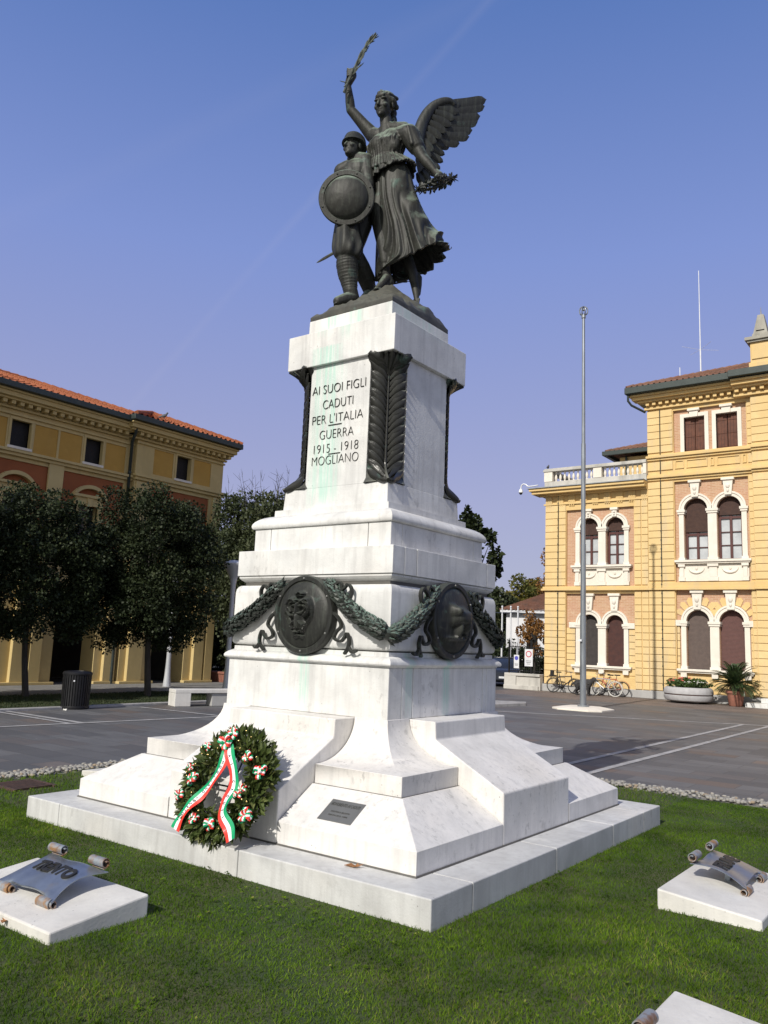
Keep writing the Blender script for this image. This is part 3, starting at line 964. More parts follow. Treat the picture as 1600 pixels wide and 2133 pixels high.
# grey plaque on the sloping corner block
def plaque():
    nrm = Vector((0, -0.268, 0.434 * R_)).normalized()
    up = Vector((0, 0.434 * R_, 0.268)).normalized()
    c = Vector((1.238, -1.855, 0.3075))
    F4 = frame(c, (1, 0, 0), up)
    b = MB(); w, h = 0.178, 0.122
    b.box(-w, w, -h, h, -0.004, 0.012)
    me = b.mesh('plaque'); me.transform(F4)
    o = link_mesh('plaque', me, M['plaque'], PED, bevel=0.002)
    parts = []
    for t, y, wd, hh in (('MONUMENTO AI CADUTI', 0.052, 0.30, 0.050), ('SCULTORE E. BELLOTTO', -0.022, 0.20, 0.020), ('RESTAURO 1998', -0.062, 0.20, 0.020)):
        m = text_mesh(t, hh, 0.001, bold=0.0006)
        xs = [v.co.x for v in m.vertices]; k = wd / (max(xs) - min(xs))
        parts.append((m, F4 @ Matrix.Translation((0, y, 0.0135)) @ Matrix.Diagonal((k, 1, 1, 1)) @ Matrix.Translation((-(max(xs) + min(xs)) / 2, 0, 0))))
    link_mesh('lettering', joined(parts), M['plaque_letter'], o)
plaque()

# ------------------------------------------------------------------ bronze statue group
# modelled in (s, t, z): s across the group, t front to back, z up, as it stands on the top plinth
_dv = Vector((-0.6078, 0.7941, 0)); _ev = Vector((0.7941, 0.6078, 0))
def W3(p): return _ev * p[0] + _dv * p[1] + Vector((0, 0, p[2]))
STAT = empty('bronze_statue_group', (0, 0, 5.443), 'dark green-stained bronze group of a winged woman leading a helmeted soldier', 'statue')

class Sculpt(MB):
    """closed lumps that are fused to one continuous skin"""
    def cap(s, p, q, r1, r2, n=14, flat=1.0, up=None):
        p = Vector(p); q = Vector(q); d = (q - p); L = d.length
        if L < 1e-6: d = Vector((0, 0, 1)); L = 1e-6
        d /= L
        a = Vector(up) if up is not None else (Vector((0, 0, 1)) if abs(d.z) < 0.9 else Vector((1, 0, 0)))
        a = (a - d * a.dot(d)).normalized(); b = d.cross(a)
        rs = []
        for k in range(1, 5):
            th = PI / 2 * k / 4
            rs.append((p - d * r1 * math.cos(th), r1 * math.sin(th)))
        for k in range(4, 0, -1):
            th = PI / 2 * k / 4
            rs.append((q + d * r2 * math.cos(th), r2 * math.sin(th)))
        R = [[c + (a * math.cos(2 * PI * j / n) * flat + b * math.sin(2 * PI * j / n)) * r for j in range(n)] for c, r in rs]
        return s.rings(R, True)
    def chain(s, pts, rs, **k):
        for i in range(len(pts) - 1): s.cap(pts[i], pts[i + 1], rs[i], rs[i + 1], **k)
        return s
    def ell(s, c, r, X=(1, 0, 0), Y=(0, 1, 0), n=16, m=10):
        X = Vector(X).normalized(); Y = Vector(Y); Y = (Y - X * Y.dot(X)).normalized(); Z = X.cross(Y); c = Vector(c)
        rs = []
        for i in range(1, m):
            th = PI * i / m
            rs.append([c + X * (r[0] * math.sin(th) * math.cos(2 * PI * k / n)) + Y * (r[1] * math.sin(th) * math.sin(2 * PI * k / n)) - Z * (r[2] * math.cos(th)) for k in range(n)])
        return s.rings(rs, True)
    def fuse(s, name, voxel, mat, parent, smooth=2, sharpen=None):
        vs = s.v
        s.v = [tuple(W3(p)) for p in vs]
        me = s.mesh(name)
        o = bpy.data.objects.new(name, me); COL.objects.link(o)
        r = o.modifiers.new('remesh', 'REMESH'); r.mode = 'VOXEL'; r.voxel_size = voxel; r.adaptivity = 0
        if smooth:
            q = o.modifiers.new('smooth', 'SMOOTH'); q.factor = 0.5; q.iterations = smooth
        dg = bpy.context.evaluated_depsgraph_get(); dg.update()
        m2 = bpy.data.meshes.new_from_object(o.evaluated_get(dg))
        bpy.data.objects.remove(o)
        m2.materials.clear()
        return link_mesh(name, m2, mat, parent, smooth=180)

FV = Vector((-0.608, -0.794, 0))      # the way the figures face
LV = Vector((0.794, -0.608, 0))       # towards their left hand
UP = Vector((0, 0, 1))

def head(sk, c, f, up, k, female):
    """skull, jaw, brow, nose, lips, chin, cheeks and ears; c = middle of the head, k = size against life"""
    f = Vector(f).normalized(); up = Vector(up); up = (up - f * up.dot(f)).normalized(); l = up.cross(f)
    c = Vector(c)
    P = lambda a, b, d: c + (l * a + f * b + up * d) * k
    E = lambda a, b, d, r: sk.ell(P(a, b, d), tuple(q * k for q in r), l, f)
    E(0, -0.015, 0.035, (0.074, 0.094, 0.084))
    E(0, 0.020, -0.025, (0.062, 0.070, 0.085))
    E(0, 0.042, -0.075, (0.042, 0.045, 0.040))
    E(0, 0.074, -0.098, (0.017, 0.016, 0.015))
    for s in (-1, 1):
        E(s * 0.032, 0.068, 0.024, (0.026, 0.020, 0.0085))
        E(s * 0.040, 0.060, -0.030, (0.020, 0.022, 0.020))
        E(s * 0.030, 0.071, 0.002, (0.012, 0.008, 0.006))
        E(s * 0.012, 0.085, -0.036, (0.008, 0.010, 0.007))
        E(s * 0.077, -0.004, -0.012, (0.008, 0.018, 0.030))
    sk.cap(P(0, 0.082, 0.018), P(0, 0.104, -0.030), 0.008 * k, 0.012 * k)
    E(0, 0.082, -0.058, (0.022, 0.010, 0.0055))
    E(0, 0.080, -0.070, (0.018, 0.010, 0.006))
    E(0, 0.074, 0.052, (0.045, 0.016, 0.022))
    if female:
        for s in (-1, 1):
            for j in range(9):
                a = j / 8
                E(s * (0.010 + 0.066 * a), 0.070 - 0.066 * a, 0.076 - 0.050 * a, (0.017, 0.017, 0.017))
            for j in range(6):
                a = j / 5
                E(s * (0.076 + 0.004 * math.sin(a * 6)), 0.0 - 0.055 * a, 0.024 - 0.030 * a, (0.020, 0.022, 0.024))
        E(0, -0.018, 0.056, (0.080, 0.090, 0.068))
        for j in range(7):
            sk.cap(P(-.06 + .02 * j, 0.055 - abs(j - 3) * .008, 0.098 - abs(j - 3) * .010), P(-.075 + .025 * j, -0.06, 0.085 - abs(j - 3) * .006), 0.014 * k, 0.016 * k, n=8)
        E(0, -0.092, -0.020, (0.050, 0.045, 0.045))
        E(0.02, -0.085, -0.085, (0.036, 0.036, 0.050))
        E(0.045, -0.06, -0.125, (0.020, 0.022, 0.040))

def loft_cloth(sk, rows, nang, fold, thick=None, sub=6, seed=0):
    """rows: (centre, half width along L, half depth along F, fold depth, tilt fn or None) -> smooth closed loft with folds"""
    out = []
    n = len(rows)
    def at(i, k): return rows[max(0, min(n - 1, i))][k]
    for i in range(n - 1):
        for j in range(sub if i < n - 2 else sub + 1):
            t = j / sub
            def cr(k):
                a, b, c, d = at(i - 1, k), at(i, k), at(i + 1, k), at(i + 2, k)
                if isinstance(b, Vector):
                    return 0.5 * ((2 * b) + (c - a) * t + (2 * a - 5 * b + 4 * c - d) * t * t + (3 * b - a - 3 * c + d) * t ** 3)
                return 0.5 * ((2 * b) + (c - a) * t + (2 * a - 5 * b + 4 * c - d) * t * t + (3 * b - a - 3 * c + d) * t ** 3)
            c0, w, dp, fd, tl, tb = cr(0), cr(1), cr(2), cr(3), cr(4), cr(5)
            v = (i + t) / (n - 1)
            ring = []
            for q in range(nang):
                th = 2 * PI * q / nang
                k = 1 + fd * fold(th, v)
                ring.append(c0 + LV * (w * math.cos(th) * k) + FV * (dp * math.sin(th) * k) + UP * (tl * math.cos(th) + 0.25 * tl * math.cos(th) ** 2 + tb * math.sin(th) + fd * 0.17 * fold(th + .2, v)))
            out.append(ring)
    return out
def V(p): return Vector(p)

# ---------------------------------------------------------------- winged woman
wo = Sculpt()
neck = V((-0.019, 0.000, 8.070))
# torso under the tunic
def fold_t(th, v):
    q = th * 8 + 1.6 * math.sin(th * 2 + v * 2) + 0.5 * math.sin(v * 7 + th)
    return 0.5 * (abs(math.sin(q)) ** 0.65 * 2 - 1) + 0.42 * math.sin(th * 21 + v * 3 + 1.8 * math.sin(th * 3)) + 0.2 * math.sin(th * 33 - 2 * v)
rows = [(V((0.018, 0.020, 8.059)), 0.06, 0.055, 0.0, 0.0, 0.0),
        (V((0.020, 0.020, 8.013)), 0.20, 0.10, 0.02, 0.0, 0.0),
        (V((-0.001, 0.010, 7.920)), 0.255, 0.15, 0.07, 0.0, 0.0),
        (V((-0.009, 0.000, 7.814)), 0.258, 0.18, 0.085, 0.0, 0.0),
        (V((-0.017, 0.000, 7.716)), 0.225, 0.165, 0.10, 0.0, 0.0),
        (V((-0.007, 0.000, 7.613)), 0.225, 0.155, 0.11, 0.015, 0.0),
        (V((0.026, 0.000, 7.524)), 0.265, 0.19, 0.12, 0.05, 0.0),
        (V((0.059, -0.010, 7.429)), 0.300, 0.23, 0.085, 0.085, 0.0),
        (V((0.067, -0.010, 7.378)), 0.315, 0.245, 0.095, 0.10, 0.0)]
outer = loft_cloth(wo, rows, 120, fold_t)
inner = [[c + (p - c) * 0.88 for p in r] for r, c in ((r, sum(r, Vector((0, 0, 0))) / len(r)) for r in outer[-14:])][::-1]
wo.rings(outer + inner, True)
for s, p in ((-1, (-0.105, -0.050, 7.803)), (1, (0.085, -0.130, 7.754))):
    wo.ell(V(p) + FV * 0.035, (0.10, 0.075, 0.12), LV, FV)
for j in range(11):
    a_ = -0.20 + 0.04 * j
    dpt = 0.155 * math.sqrt(max(0.05, 1 - (a_ / 0.27) ** 2))
    wo.chain([V((0.015, 0.020, 7.993)) + LV * a_ * .8 + FV * (dpt * .62), V((-0.009, 0.000, 7.808)) + LV * (a_ + .008 * math.sin(j * 2)) + FV * (dpt + .035), V((-0.008, 0.000, 7.632)) + LV * a_ * .86 + FV * (dpt + .005), V((0.034, 0.000, 7.472)) + LV * a_ * 1.15 + FV * (dpt + .065)], [0.010, 0.019, 0.015, 0.022], n=8)
wo.chain([(-0.015, 0.000, 7.978), (-0.027, 0.000, 8.109), (-0.043, 0.000, 8.220)], [0.105, 0.078, 0.074])
for s in (-1, 1): wo.cap((-0.020, 0.000, 8.083), (V((0.020, 0.020, 8.000)) + LV * s * 0.22), 0.07, 0.085)
head(wo, (-0.055, -0.020, 8.364), (-0.56, -0.82, -0.10), (0.03, 0.0, 1), 1.56, True)
# skirt: flows back and to the left, hollow below
def fold_s(th, v):
    w = th + 1.1 * (1 - v) + 0.30 * math.sin(3 * th + 4 * v)
    a = abs(math.sin(w * 4.5 + 0.8 * math.sin(2 * w))) ** 0.7 * 2 - 1
    b = math.sin(w * 17 + 2.5 * math.sin(w * 2) + 2 * v)
    c = math.sin(w * 27 + 3 * math.sin(w * 3) - 3 * v)
    return 0.66 * a + 0.34 * b + 0.16 * c
rows = [(V((0.067, 0.000, 7.539)), 0.20, 0.16, 0.03, 0.0, 0.0),
        (V((0.085, 0.000, 7.397)), 0.235, 0.19, 0.045, 0.0, 0.0),
        (V((0.108, 0.000, 7.251)), 0.247, 0.21, 0.065, 0.0, 0.0),
        (V((0.139, 0.010, 7.066)), 0.275, 0.23, 0.085, 0.01, 0.0),
        (V((0.195, 0.020, 6.852)), 0.31, 0.25, 0.10, 0.03, 0.0),
        (V((0.261, 0.030, 6.658)), 0.355, 0.28, 0.12, 0.05, 0.0),
        (V((0.316, 0.050, 6.469)), 0.40, 0.31, 0.14, 0.10, -0.05),
        (V((0.357, 0.060, 6.325)), 0.430, 0.335, 0.155, 0.145, -0.085),
        (V((0.371, 0.060, 6.270)), 0.440, 0.345, 0.165, 0.155, -0.095)]
outer = loft_cloth(wo, rows, 160, fold_s)
inner = []
for r in outer[-30:][::-1]:
    c = sum(r, Vector((0, 0, 0))) / len(r)
    inner.append([c + (p - c) * 0.90 for p in r])
wo.rings(outer + inner, True)
# right leg pressing through the cloth
wo.chain([(-0.023, 0.030, 7.281), (-0.075, 0.020, 6.933), (-0.013, -0.020, 6.567), (0.033, -0.040, 6.279)], [0.135, 0.115, 0.085, 0.062], n=18)
wo.chain([(-0.122, 0.100, 7.233), (-0.148, 0.120, 7.017), (-0.060, 0.120, 6.752)], [0.07, 0.055, 0.05])
wo.chain([(0.004, 0.000, 6.579), (0.034, -0.030, 6.265), (0.045, -0.040, 6.125)], [0.085, 0.060, 0.052])
# forward foot
hl = V((0.096, -0.020, 6.026)); ank = V((0.044, -0.040, 6.137)); toe = V((-0.062, -0.140, 5.871))
wo.chain([ank, (ank + hl) / 2, hl], [0.056, 0.055, 0.050])
wo.chain([V((0.053, -0.050, 6.059)), V((-0.007, -0.100, 5.953)), toe], [0.056, 0.046, 0.030])
wo.cap(hl, (-0.006, -0.090, 5.915), 0.040, 0.034)
wo.ell((-0.039, -0.115, 5.878), (0.055, 0.045, 0.022), LV, FV)
for j in range(5):
    a = toe + LV * (0.040 - 0.020 * j) + FV * (0.02 - 0.008 * abs(j - 1)) - UP * 0.008
    wo.cap(a - FV * 0.03, a + FV * (0.028 - 0.003 * j), 0.0145, 0.0115, n=8)
# trailing foot, heel up
wo.chain([(0.296, 0.050, 6.367), (0.361, 0.050, 6.208), (0.395, 0.050, 6.060), (0.422, 0.020, 5.912), (0.429, -0.010, 5.807)], [0.080, 0.066, 0.050, 0.042, 0.026])
wo.chain([(0.374, 0.070, 6.206), (0.447, 0.090, 6.150), (0.455, 0.070, 6.048), (0.446, 0.040, 5.922)], [0.050, 0.045, 0.036, 0.032])
for j in range(5):
    wo.cap(V((0.429, -0.010, 5.825)) + LV * (0.036 - 0.018 * j), V((0.424, -0.030, 5.761)) + LV * (0.034 - 0.017 * j), 0.013, 0.011, n=8)
# right arm raised
sh = V((-0.199, 0.170, 8.088)); el = V((-0.488, 0.140, 8.401)); wr = V((-0.537, 0.060, 8.697))
wo.chain([V((-0.111, 0.100, 8.013)), sh, (sh * 0.55 + el * 0.45), el], [0.105, 0.096, 0.074, 0.060], n=18)
wo.chain([el, (el * 0.65 + wr * 0.35), wr], [0.060, 0.058, 0.038], n=18)
hand = V((-0.492, 0.030, 8.805))
wo.chain([wr, hand], [0.044, 0.062])
wo.ell(hand, (0.055, 0.038, 0.068), LV, FV)
stem_d = (V((-0.342, 0.000, 9.142)) - V((-0.554, 0.060, 8.669))).normalized()
stem_c = V((-0.479, -0.030, 8.794))
for j in range(4):
    b0 = hand + UP * (0.036 - 0.026 * j) + LV * 0.038
    b1 = b0 + FV * 0.052 + LV * 0.006
    b2 = b1 - LV * 0.058 + FV * 0.016
    b3 = b2 - FV * 0.040 - LV * 0.010
    wo.chain([b0, b1, b2, b3], [0.0185, 0.0175, 0.0155, 0.013], n=8)
wo.chain([hand + UP * 0.010 - LV * 0.035, hand + UP * 0.040 + FV * 0.040 - LV * 0.038, hand + UP * 0.055 + FV * 0.070 - LV * 0.012], [0.022, 0.018, 0.014], n=8)
# left arm lowered, short sleeve
sl = V((0.256, -0.160, 7.892)); ll = V((0.434, -0.220, 7.555)); lw = V((0.588, -0.270, 7.348))
wo.chain([V((0.157, -0.080, 7.921)), sl, (sl * 0.5 + ll * 0.5)], [0.12, 0.128, 0.105], n=18)
for j in range(7):
    a = j / 6
    wo.cap(sl + LV * (0.10 - .05 * a) + FV * (-0.06 + 0.16 * a) + UP * .04, (sl * 0.45 + ll * 0.55) + LV * (0.06 - .06 * a) + FV * (-0.07 + 0.17 * a), 0.022, 0.030, n=8)
wo.chain([sl * 0.4 + ll * 0.6, ll], [0.082, 0.068], n=18)
wo.chain([ll, ll * 0.6 + lw * 0.4, lw], [0.068, 0.066, 0.043], n=18)
lh = V((0.634, -0.290, 7.288))
wo.chain([lw, lh], [0.044, 0.055]); wo.ell(lh, (0.060, 0.050, 0.034), (V(lh) - V(lw)).normalized(), FV)
for j in range(4):
    b0 = lh + FV * (0.045 - 0.030 * j) + (lh - lw).normalized() * 0.02
    b1 = b0 + (lh - lw).normalized() * 0.050 - UP * 0.02
    b2 = b1 - UP * 0.048
    wo.chain([b0, b1, b2], [0.018, 0.016, 0.013], n=8)
wo.chain([lh + FV * 0.045 - UP * .01, lh + FV * 0.07 - UP * 0.045, lh + FV * 0.045 - UP * 0.08], [0.019, 0.017, 0.013], n=8)
woman = wo.fuse('winged_woman', 0.0075, M['bronze'], STAT, 1)
woman['label'] = 'draped winged woman with one arm raised'

# wing: leading edge, coverts and layered feathers
def blade(b, p, q, w, th, bend, nrm, tip=0.35, n=14):
    """one feather from p to q, rounded at the tip"""
    p = V(p); q = V(q); d = (q - p); L = d.length; d /= L
    nrm = (nrm - d * nrm.dot(d)).normalized(); s = nrm.cross(d)
    rs = []
    for i in range(n + 1):
        t = i / n
        k = w * (0.55 + 0.45 * min(1, t * 2.5))
        if t > 1 - tip: k *= math.sqrt(max(0.0, 1 - ((t - 1 + tip) / tip) ** 2)) * 0.97 + 0.03
        c = p + d * (L * t) + s * (bend * math.sin(PI * t) * L) 
        h = th * (1 - 0.5 * t)
        rs.append([c - s * k, c - s * k * .5 + nrm * h * 0.75, c + nrm * h * 1.5, c + s * k * .5 + nrm * h * 0.6, c + s * k - nrm * 0.003, c - nrm * h * .8])
    b.rings(rs, True)
wg = MB()
toC = Vector((0.05, -1, -0.15)).normalized()
prim = [((0.622, 0.200, 8.565), (1.267, 0.420, 8.827), .082), ((0.617, 0.195, 8.500), (1.249, 0.410, 8.728), .085), ((0.606, 0.190, 8.421), (1.192, 0.390, 8.572), .090), ((0.590, 0.185, 8.349), (1.161, 0.380, 8.488), .090),
        ((0.567, 0.180, 8.277), (1.093, 0.360, 8.354), .090), ((0.544, 0.175, 8.205), (1.055, 0.340, 8.249), .085), ((0.515, 0.170, 8.127), (0.930, 0.310, 8.134), .080), ((0.487, 0.165, 8.062), (0.804, 0.280, 8.074), .075)]
for i, (p, q, w) in enumerate(prim):
    blade(wg, V(p) + toC * (0.04 - 0.010 * i), V(q) + toC * (0.04 - 0.010 * i), w * 0.86, 0.010, -0.030, toC, 0.20)
sec = [((0.485, 0.160, 8.092), (0.732, 0.220, 8.024), .075), ((0.475, 0.155, 8.021), (0.740, 0.210, 7.918), .070), ((0.465, 0.150, 7.944), (0.723, 0.200, 7.811), .068), ((0.455, 0.140, 7.858), (0.688, 0.180, 7.703), .066), ((0.439, 0.130, 7.771), (0.647, 0.160, 7.596), .064),
       ((0.423, 0.120, 7.685), (0.574, 0.130, 7.502), .06), ((0.400, 0.100, 7.605), (0.490, 0.110, 7.433), .06)]
for i, (p, q, w) in enumerate(sec):
    blade(wg, V(p) + toC * (-0.05 - 0.010 * i), V(q) + toC * (-0.05 - 0.010 * i), w * 0.85, 0.015, -0.03, toC, 0.5)
cov = [((0.658, 0.200, 8.574), (0.915, 0.290, 8.638), .075), ((0.622, 0.195, 8.521), (0.898, 0.280, 8.527), .075), ((0.587, 0.190, 8.454), (0.856, 0.270, 8.423), .072), ((0.552, 0.185, 8.381), (0.808, 0.260, 8.318), .07), ((0.523, 0.180, 8.302), (0.747, 0.240, 8.206), .068),
       ((0.494, 0.170, 8.220), (0.686, 0.220, 8.109), .066), ((0.472, 0.160, 8.131), (0.613, 0.200, 8.011), .064), ((0.450, 0.150, 8.036), (0.579, 0.180, 7.890), .06), ((0.440, 0.140, 7.936), (0.544, 0.160, 7.782), .058)]
for i, (p, q, w) in enumerate(cov):
    blade(wg, V(p) + toC * 0.042, V(q) + toC * 0.040, w * 0.8, 0.006, -0.02, toC, 0.55)
wsk = MB()
for v_ in wg.v: pass
edge = [(0.365, 0.110, 7.952), (0.397, 0.140, 8.140), (0.442, 0.170, 8.311), (0.507, 0.190, 8.450), (0.585, 0.200, 8.549), (0.670, 0.205, 8.605), (0.745, 0.220, 8.634), (0.803, 0.240, 8.631), (0.836, 0.250, 8.605)]
ed = catmull([V(p) + toC * 0.01 for p in edge], 5)
wr_ = [0.085 - 0.045 * (i / (len(ed) - 1)) ** 1.5 for i in range(len(ed))]
wsk.tube(ed, wr_, 14)
# the web of the wing behind the feathers
web = [(0.387, 0.130, 8.033), (0.455, 0.170, 8.298), (0.573, 0.200, 8.521), (0.734, 0.220, 8.606), (0.765, 0.250, 8.472), (0.707, 0.230, 8.265), (0.611, 0.200, 8.078), (0.554, 0.180, 7.889), (0.485, 0.140, 7.681), (0.402, 0.110, 7.559), (0.359, 0.110, 7.754)]
fr_ = [V(p) - toC * 0.015 for p in web]; bk_ = [V(p) - toC * 0.05 for p in web]
wsk.rings([fr_, bk_], True)
wg.add(wsk.v, wsk.f)
wg.v = [tuple(W3(p)) for p in wg.v]
wing = wg.build('wing', M['bronze_dark'], woman, smooth=40)

# palm branch in the raised hand
pbm = MB()
stem = catmull([V((-0.581, -0.020, 8.528)), V((-0.539, -0.030, 8.656)), V((-0.462, -0.040, 8.827)), V((-0.386, -0.050, 9.026)), V((-0.308, -0.050, 9.193)), V((-0.233, -0.050, 9.299))], 6)
pbm.tube(stem, [0.013 - 0.007 * i / (len(stem) - 1) for i in range(len(stem))], 7)
r = random.Random(11)
for i in range(6, len(stem) - 1):
    d = (stem[min(i + 1, len(stem) - 1)] - stem[i - 1]).normalized()
    for s in (-1, 1):
        L = 0.19 * (1 - 0.45 * i / len(stem)) * r.uniform(0.7, 1.1)
        sd = Vector((-d.z, 0.0, d.x)) * s
        spread = 0.10 if s > 0 else 0.26
        q = stem[i] + d * L + sd * L * spread * r.uniform(0.6, 1.3) + Vector((0, r.uniform(-.05, .05), 0))
        blade(pbm, stem[i], q, 0.011, 0.004, 0.03 * s, Vector((0, -1, .2)), 0.6, 6)
for k in range(5):
    blade(pbm, V((-0.533, -0.030, 8.657)), V((-0.577, -0.020, 8.568)) + Vector((r.uniform(-.06, .03), r.uniform(-.04, .04), r.uniform(-.04, .10))), 0.009, 0.004, 0.02, Vector((0, -1, .2)), 0.6, 6)
pbm.v = [tuple(W3(p)) for p in pbm.v]
pbm.build('palm_branch', mat_bronze('pale_bronze', (0.15, 0.17, 0.135), (0.33, 0.38, 0.30), 0.8, 0.5, False), woman, smooth=40)

# leafy crown held in the lowered hand
lw_ = MB()
cen = V((0.600, -0.250, 7.204)); A1 = (V((0.814, -0.220, 7.334)) - V((0.380, -0.280, 7.125))) * 0.5; A2 = Vector((0.03, 0.18, 0.070))
ring = [cen + A1 * math.cos(2 * PI * k / 36) + A2 * math.sin(2 * PI * k / 36) for k in range(36)]
rr = random.Random(4)
for i in range(36):
    p = ring[i]; d = (ring[(i + 1) % 36] - ring[i - 1]).normalized()
    q = ring[(i + 1) % 36]
    lw_.tube([p, q], 0.018, 6)
    for k in range(5):
        nn = Vector((rr.uniform(-1, 1), rr.uniform(-1, 1), rr.uniform(-1, 1))).normalized()
        nn = (nn - d * nn.dot(d)).normalized()
        tip = p + d * rr.uniform(0.02, 0.045) + nn * rr.uniform(0.04, 0.068)
        blade(lw_, p, tip, 0.018, 0.006, 0.05, d.cross(nn), 0.7, 6)
lw_.v = [tuple(W3(p)) for p in lw_.v]
lw_.build('leaf_crown', M['bronze_dark'], woman, smooth=40)

# ---------------------------------------------------------------- soldier
so = Sculpt()
head(so, (-0.421, 0.020, 7.792), (-0.70, -0.71, 0.14), (-0.10, 0.0, 1), 1.42, False)
so.chain([(-0.419, 0.080, 7.576), (-0.416, 0.060, 7.668), (-0.402, 0.050, 7.754)], [0.10, 0.085, 0.080])
# chest, belly, hips
so.ell((-0.390, 0.060, 7.474), (0.215, 0.15, 0.20), LV, FV)
so.ell((-0.410, 0.040, 7.279), (0.20, 0.145, 0.20), LV, FV)
so.ell((-0.379, 0.020, 7.000), (0.20, 0.155, 0.20), LV, FV)
so.ell((-0.319, 0.000, 7.505), (0.10, 0.07, 0.085), LV, FV)
so.ell((-0.465, 0.000, 7.446), (0.10, 0.07, 0.085), LV, FV)
# left arm: over the shoulder and down behind the shield
sl = V((-0.264, 0.020, 7.612)); le = V((-0.218, -0.100, 7.232)); lwr = V((-0.396, -0.160, 7.035))
so.chain([V((-0.355, 0.050, 7.645)), sl, sl * .5 + le * .5, le], [0.105, 0.112, 0.092, 0.075], n=18)
so.chain([le, lwr, (-0.504, -0.170, 6.999)], [0.075, 0.055, 0.055], n=16)
for j in range(4):
    b0 = V((-0.529, -0.170, 7.035)) - UP * (0.028 * j); so.chain([b0, b0 + Vector((-.05, -.02, 0)), b0 + Vector((-.04, -.06, -.005))], [0.018, 0.017, 0.014], n=8)
so.cap((-0.507, -0.170, 7.055), (-0.547, -0.200, 7.054), 0.019, 0.014, n=8)
# right arm back and down to the sword
rs_ = V((-0.556, 0.120, 7.528)); re = V((-0.610, 0.240, 7.191)); rw = V((-0.556, 0.260, 6.827))
so.chain([V((-0.472, 0.080, 7.560)), rs_, rs_ * .5 + re * .5, re], [0.10, 0.105, 0.088, 0.072], n=18)
so.chain([re, re * .5 + rw * .5, rw, (-0.525, 0.240, 6.689)], [0.072, 0.064, 0.046, 0.052], n=16)
for j in range(4):
    b0 = V((-0.513, 0.220, 6.705)) - UP * (0.026 * j); so.chain([b0, b0 + Vector((0, -.06, 0)), b0 + Vector((-.045, -.055, -.005))], [0.018, 0.017, 0.014], n=8)
so.cap((-0.538, 0.220, 6.730), (-0.557, 0.150, 6.666), 0.019, 0.014, n=8)
# front leg: baggy breeches, puttees, boot
hp = V((-0.455, -0.030, 6.879)); kn = V((-0.440, -0.140, 6.360)); an = V((-0.377, -0.100, 5.856))
def fold_b(th, v):
    return math.sin(th * 5 + 3.2 * v + 1.2 * math.sin(2 * th)) * 0.6 + math.sin(th * 9 - 5 * v) * 0.35
rows = [(V((-0.441, -0.020, 6.949)), 0.150, 0.145, 0.04, 0.0, 0.0), (V((-0.451, -0.040, 6.798)), 0.150, 0.15, 0.09, 0.0, 0.0), (V((-0.449, -0.070, 6.631)), 0.156, 0.158, 0.13, 0.0, 0.0), (V((-0.435, -0.100, 6.486)), 0.168, 0.170, 0.15, 0.0, 0.0),
        (V((-0.424, -0.120, 6.371)), 0.176, 0.176, 0.13, 0.0, 0.0), (V((-0.420, -0.130, 6.292)), 0.162, 0.160, 0.07, 0.0, 0.0), (V((-0.418, -0.130, 6.249)), 0.135, 0.13, 0.03, 0.0, 0.0)]
so.rings(loft_cloth(so, rows, 72, fold_b), True)
cal = [V((-0.431, -0.130, 6.279)), V((-0.426, -0.110, 6.178)), V((-0.410, -0.100, 6.061)), V((-0.387, -0.100, 5.940)), V((-0.370, -0.110, 5.839))]
so.chain(cal, [0.122, 0.132, 0.122, 0.098, 0.082], n=20)
for j in range(13):
    t = j / 12 * 3.9; i = min(3, int(t)); c = cal[i].lerp(cal[i + 1], t - i)
    rr_ = [0.122, 0.132, 0.122, 0.098, 0.082]; q = rr_[i] + (rr_[i + 1] - rr_[i]) * (t - i)
    so.ell(c + UP * 0.004, (q + 0.006, q + 0.006, 0.014), (1, 0, 0.22 if j % 2 else 0.1), (0, 1, 0.1), n=20, m=6)
so.chain([(-0.371, -0.110, 5.851), (-0.339, -0.090, 5.765)], [0.088, 0.082])
so.chain([(-0.349, -0.110, 5.755), (-0.432, -0.170, 5.713), (-0.502, -0.210, 5.668)], [0.082, 0.075, 0.064], n=18)
so.ell((-0.441, -0.170, 5.670), (0.15, 0.075, 0.022), (V((-0.501, -0.210, 5.656)) - V((-0.337, -0.100, 5.736))), (0, 1, 0))
# rear leg, striding
hp = V((-0.302, 0.100, 6.972)); kn = V((-0.362, 0.080, 6.475))
so.chain([hp, V((-0.277, 0.100, 6.820)), V((-0.328, 0.090, 6.621)), kn, V((-0.348, 0.100, 6.410))], [0.150, 0.128, 0.118, 0.105, 0.09], n=20)
cal = [V((-0.330, 0.110, 6.416)), V((-0.273, 0.180, 6.301)), V((-0.196, 0.260, 6.191)), V((-0.156, 0.330, 6.085))]
so.chain(cal, [0.095, 0.118, 0.110, 0.085], n=18)
for j in range(11):
    t = j / 10 * 2.9; i = min(2, int(t)); c = cal[i].lerp(cal[i + 1], t - i)
    rr_ = [0.095, 0.118, 0.110, 0.085]; q = rr_[i] + (rr_[i + 1] - rr_[i]) * (t - i)
    so.ell(c, (q + 0.006, q + 0.006, 0.014), (1, 0, -0.25), (0, 1, 0.5), n=20, m=6)
so.chain([(-0.150, 0.330, 6.098), (-0.135, 0.360, 6.036), (-0.201, 0.200, 5.899)], [0.088, 0.082, 0.060])
# hanging end of the tunic and belt
so.chain([(-0.506, -0.080, 6.981), (-0.375, -0.120, 6.946), (-0.249, -0.060, 7.012)], [0.045, 0.05, 0.045])
soldier = so.fuse('soldier', 0.0075, M['bronze'], STAT, 1)
soldier['label'] = 'helmeted soldier striding with shield and sword'

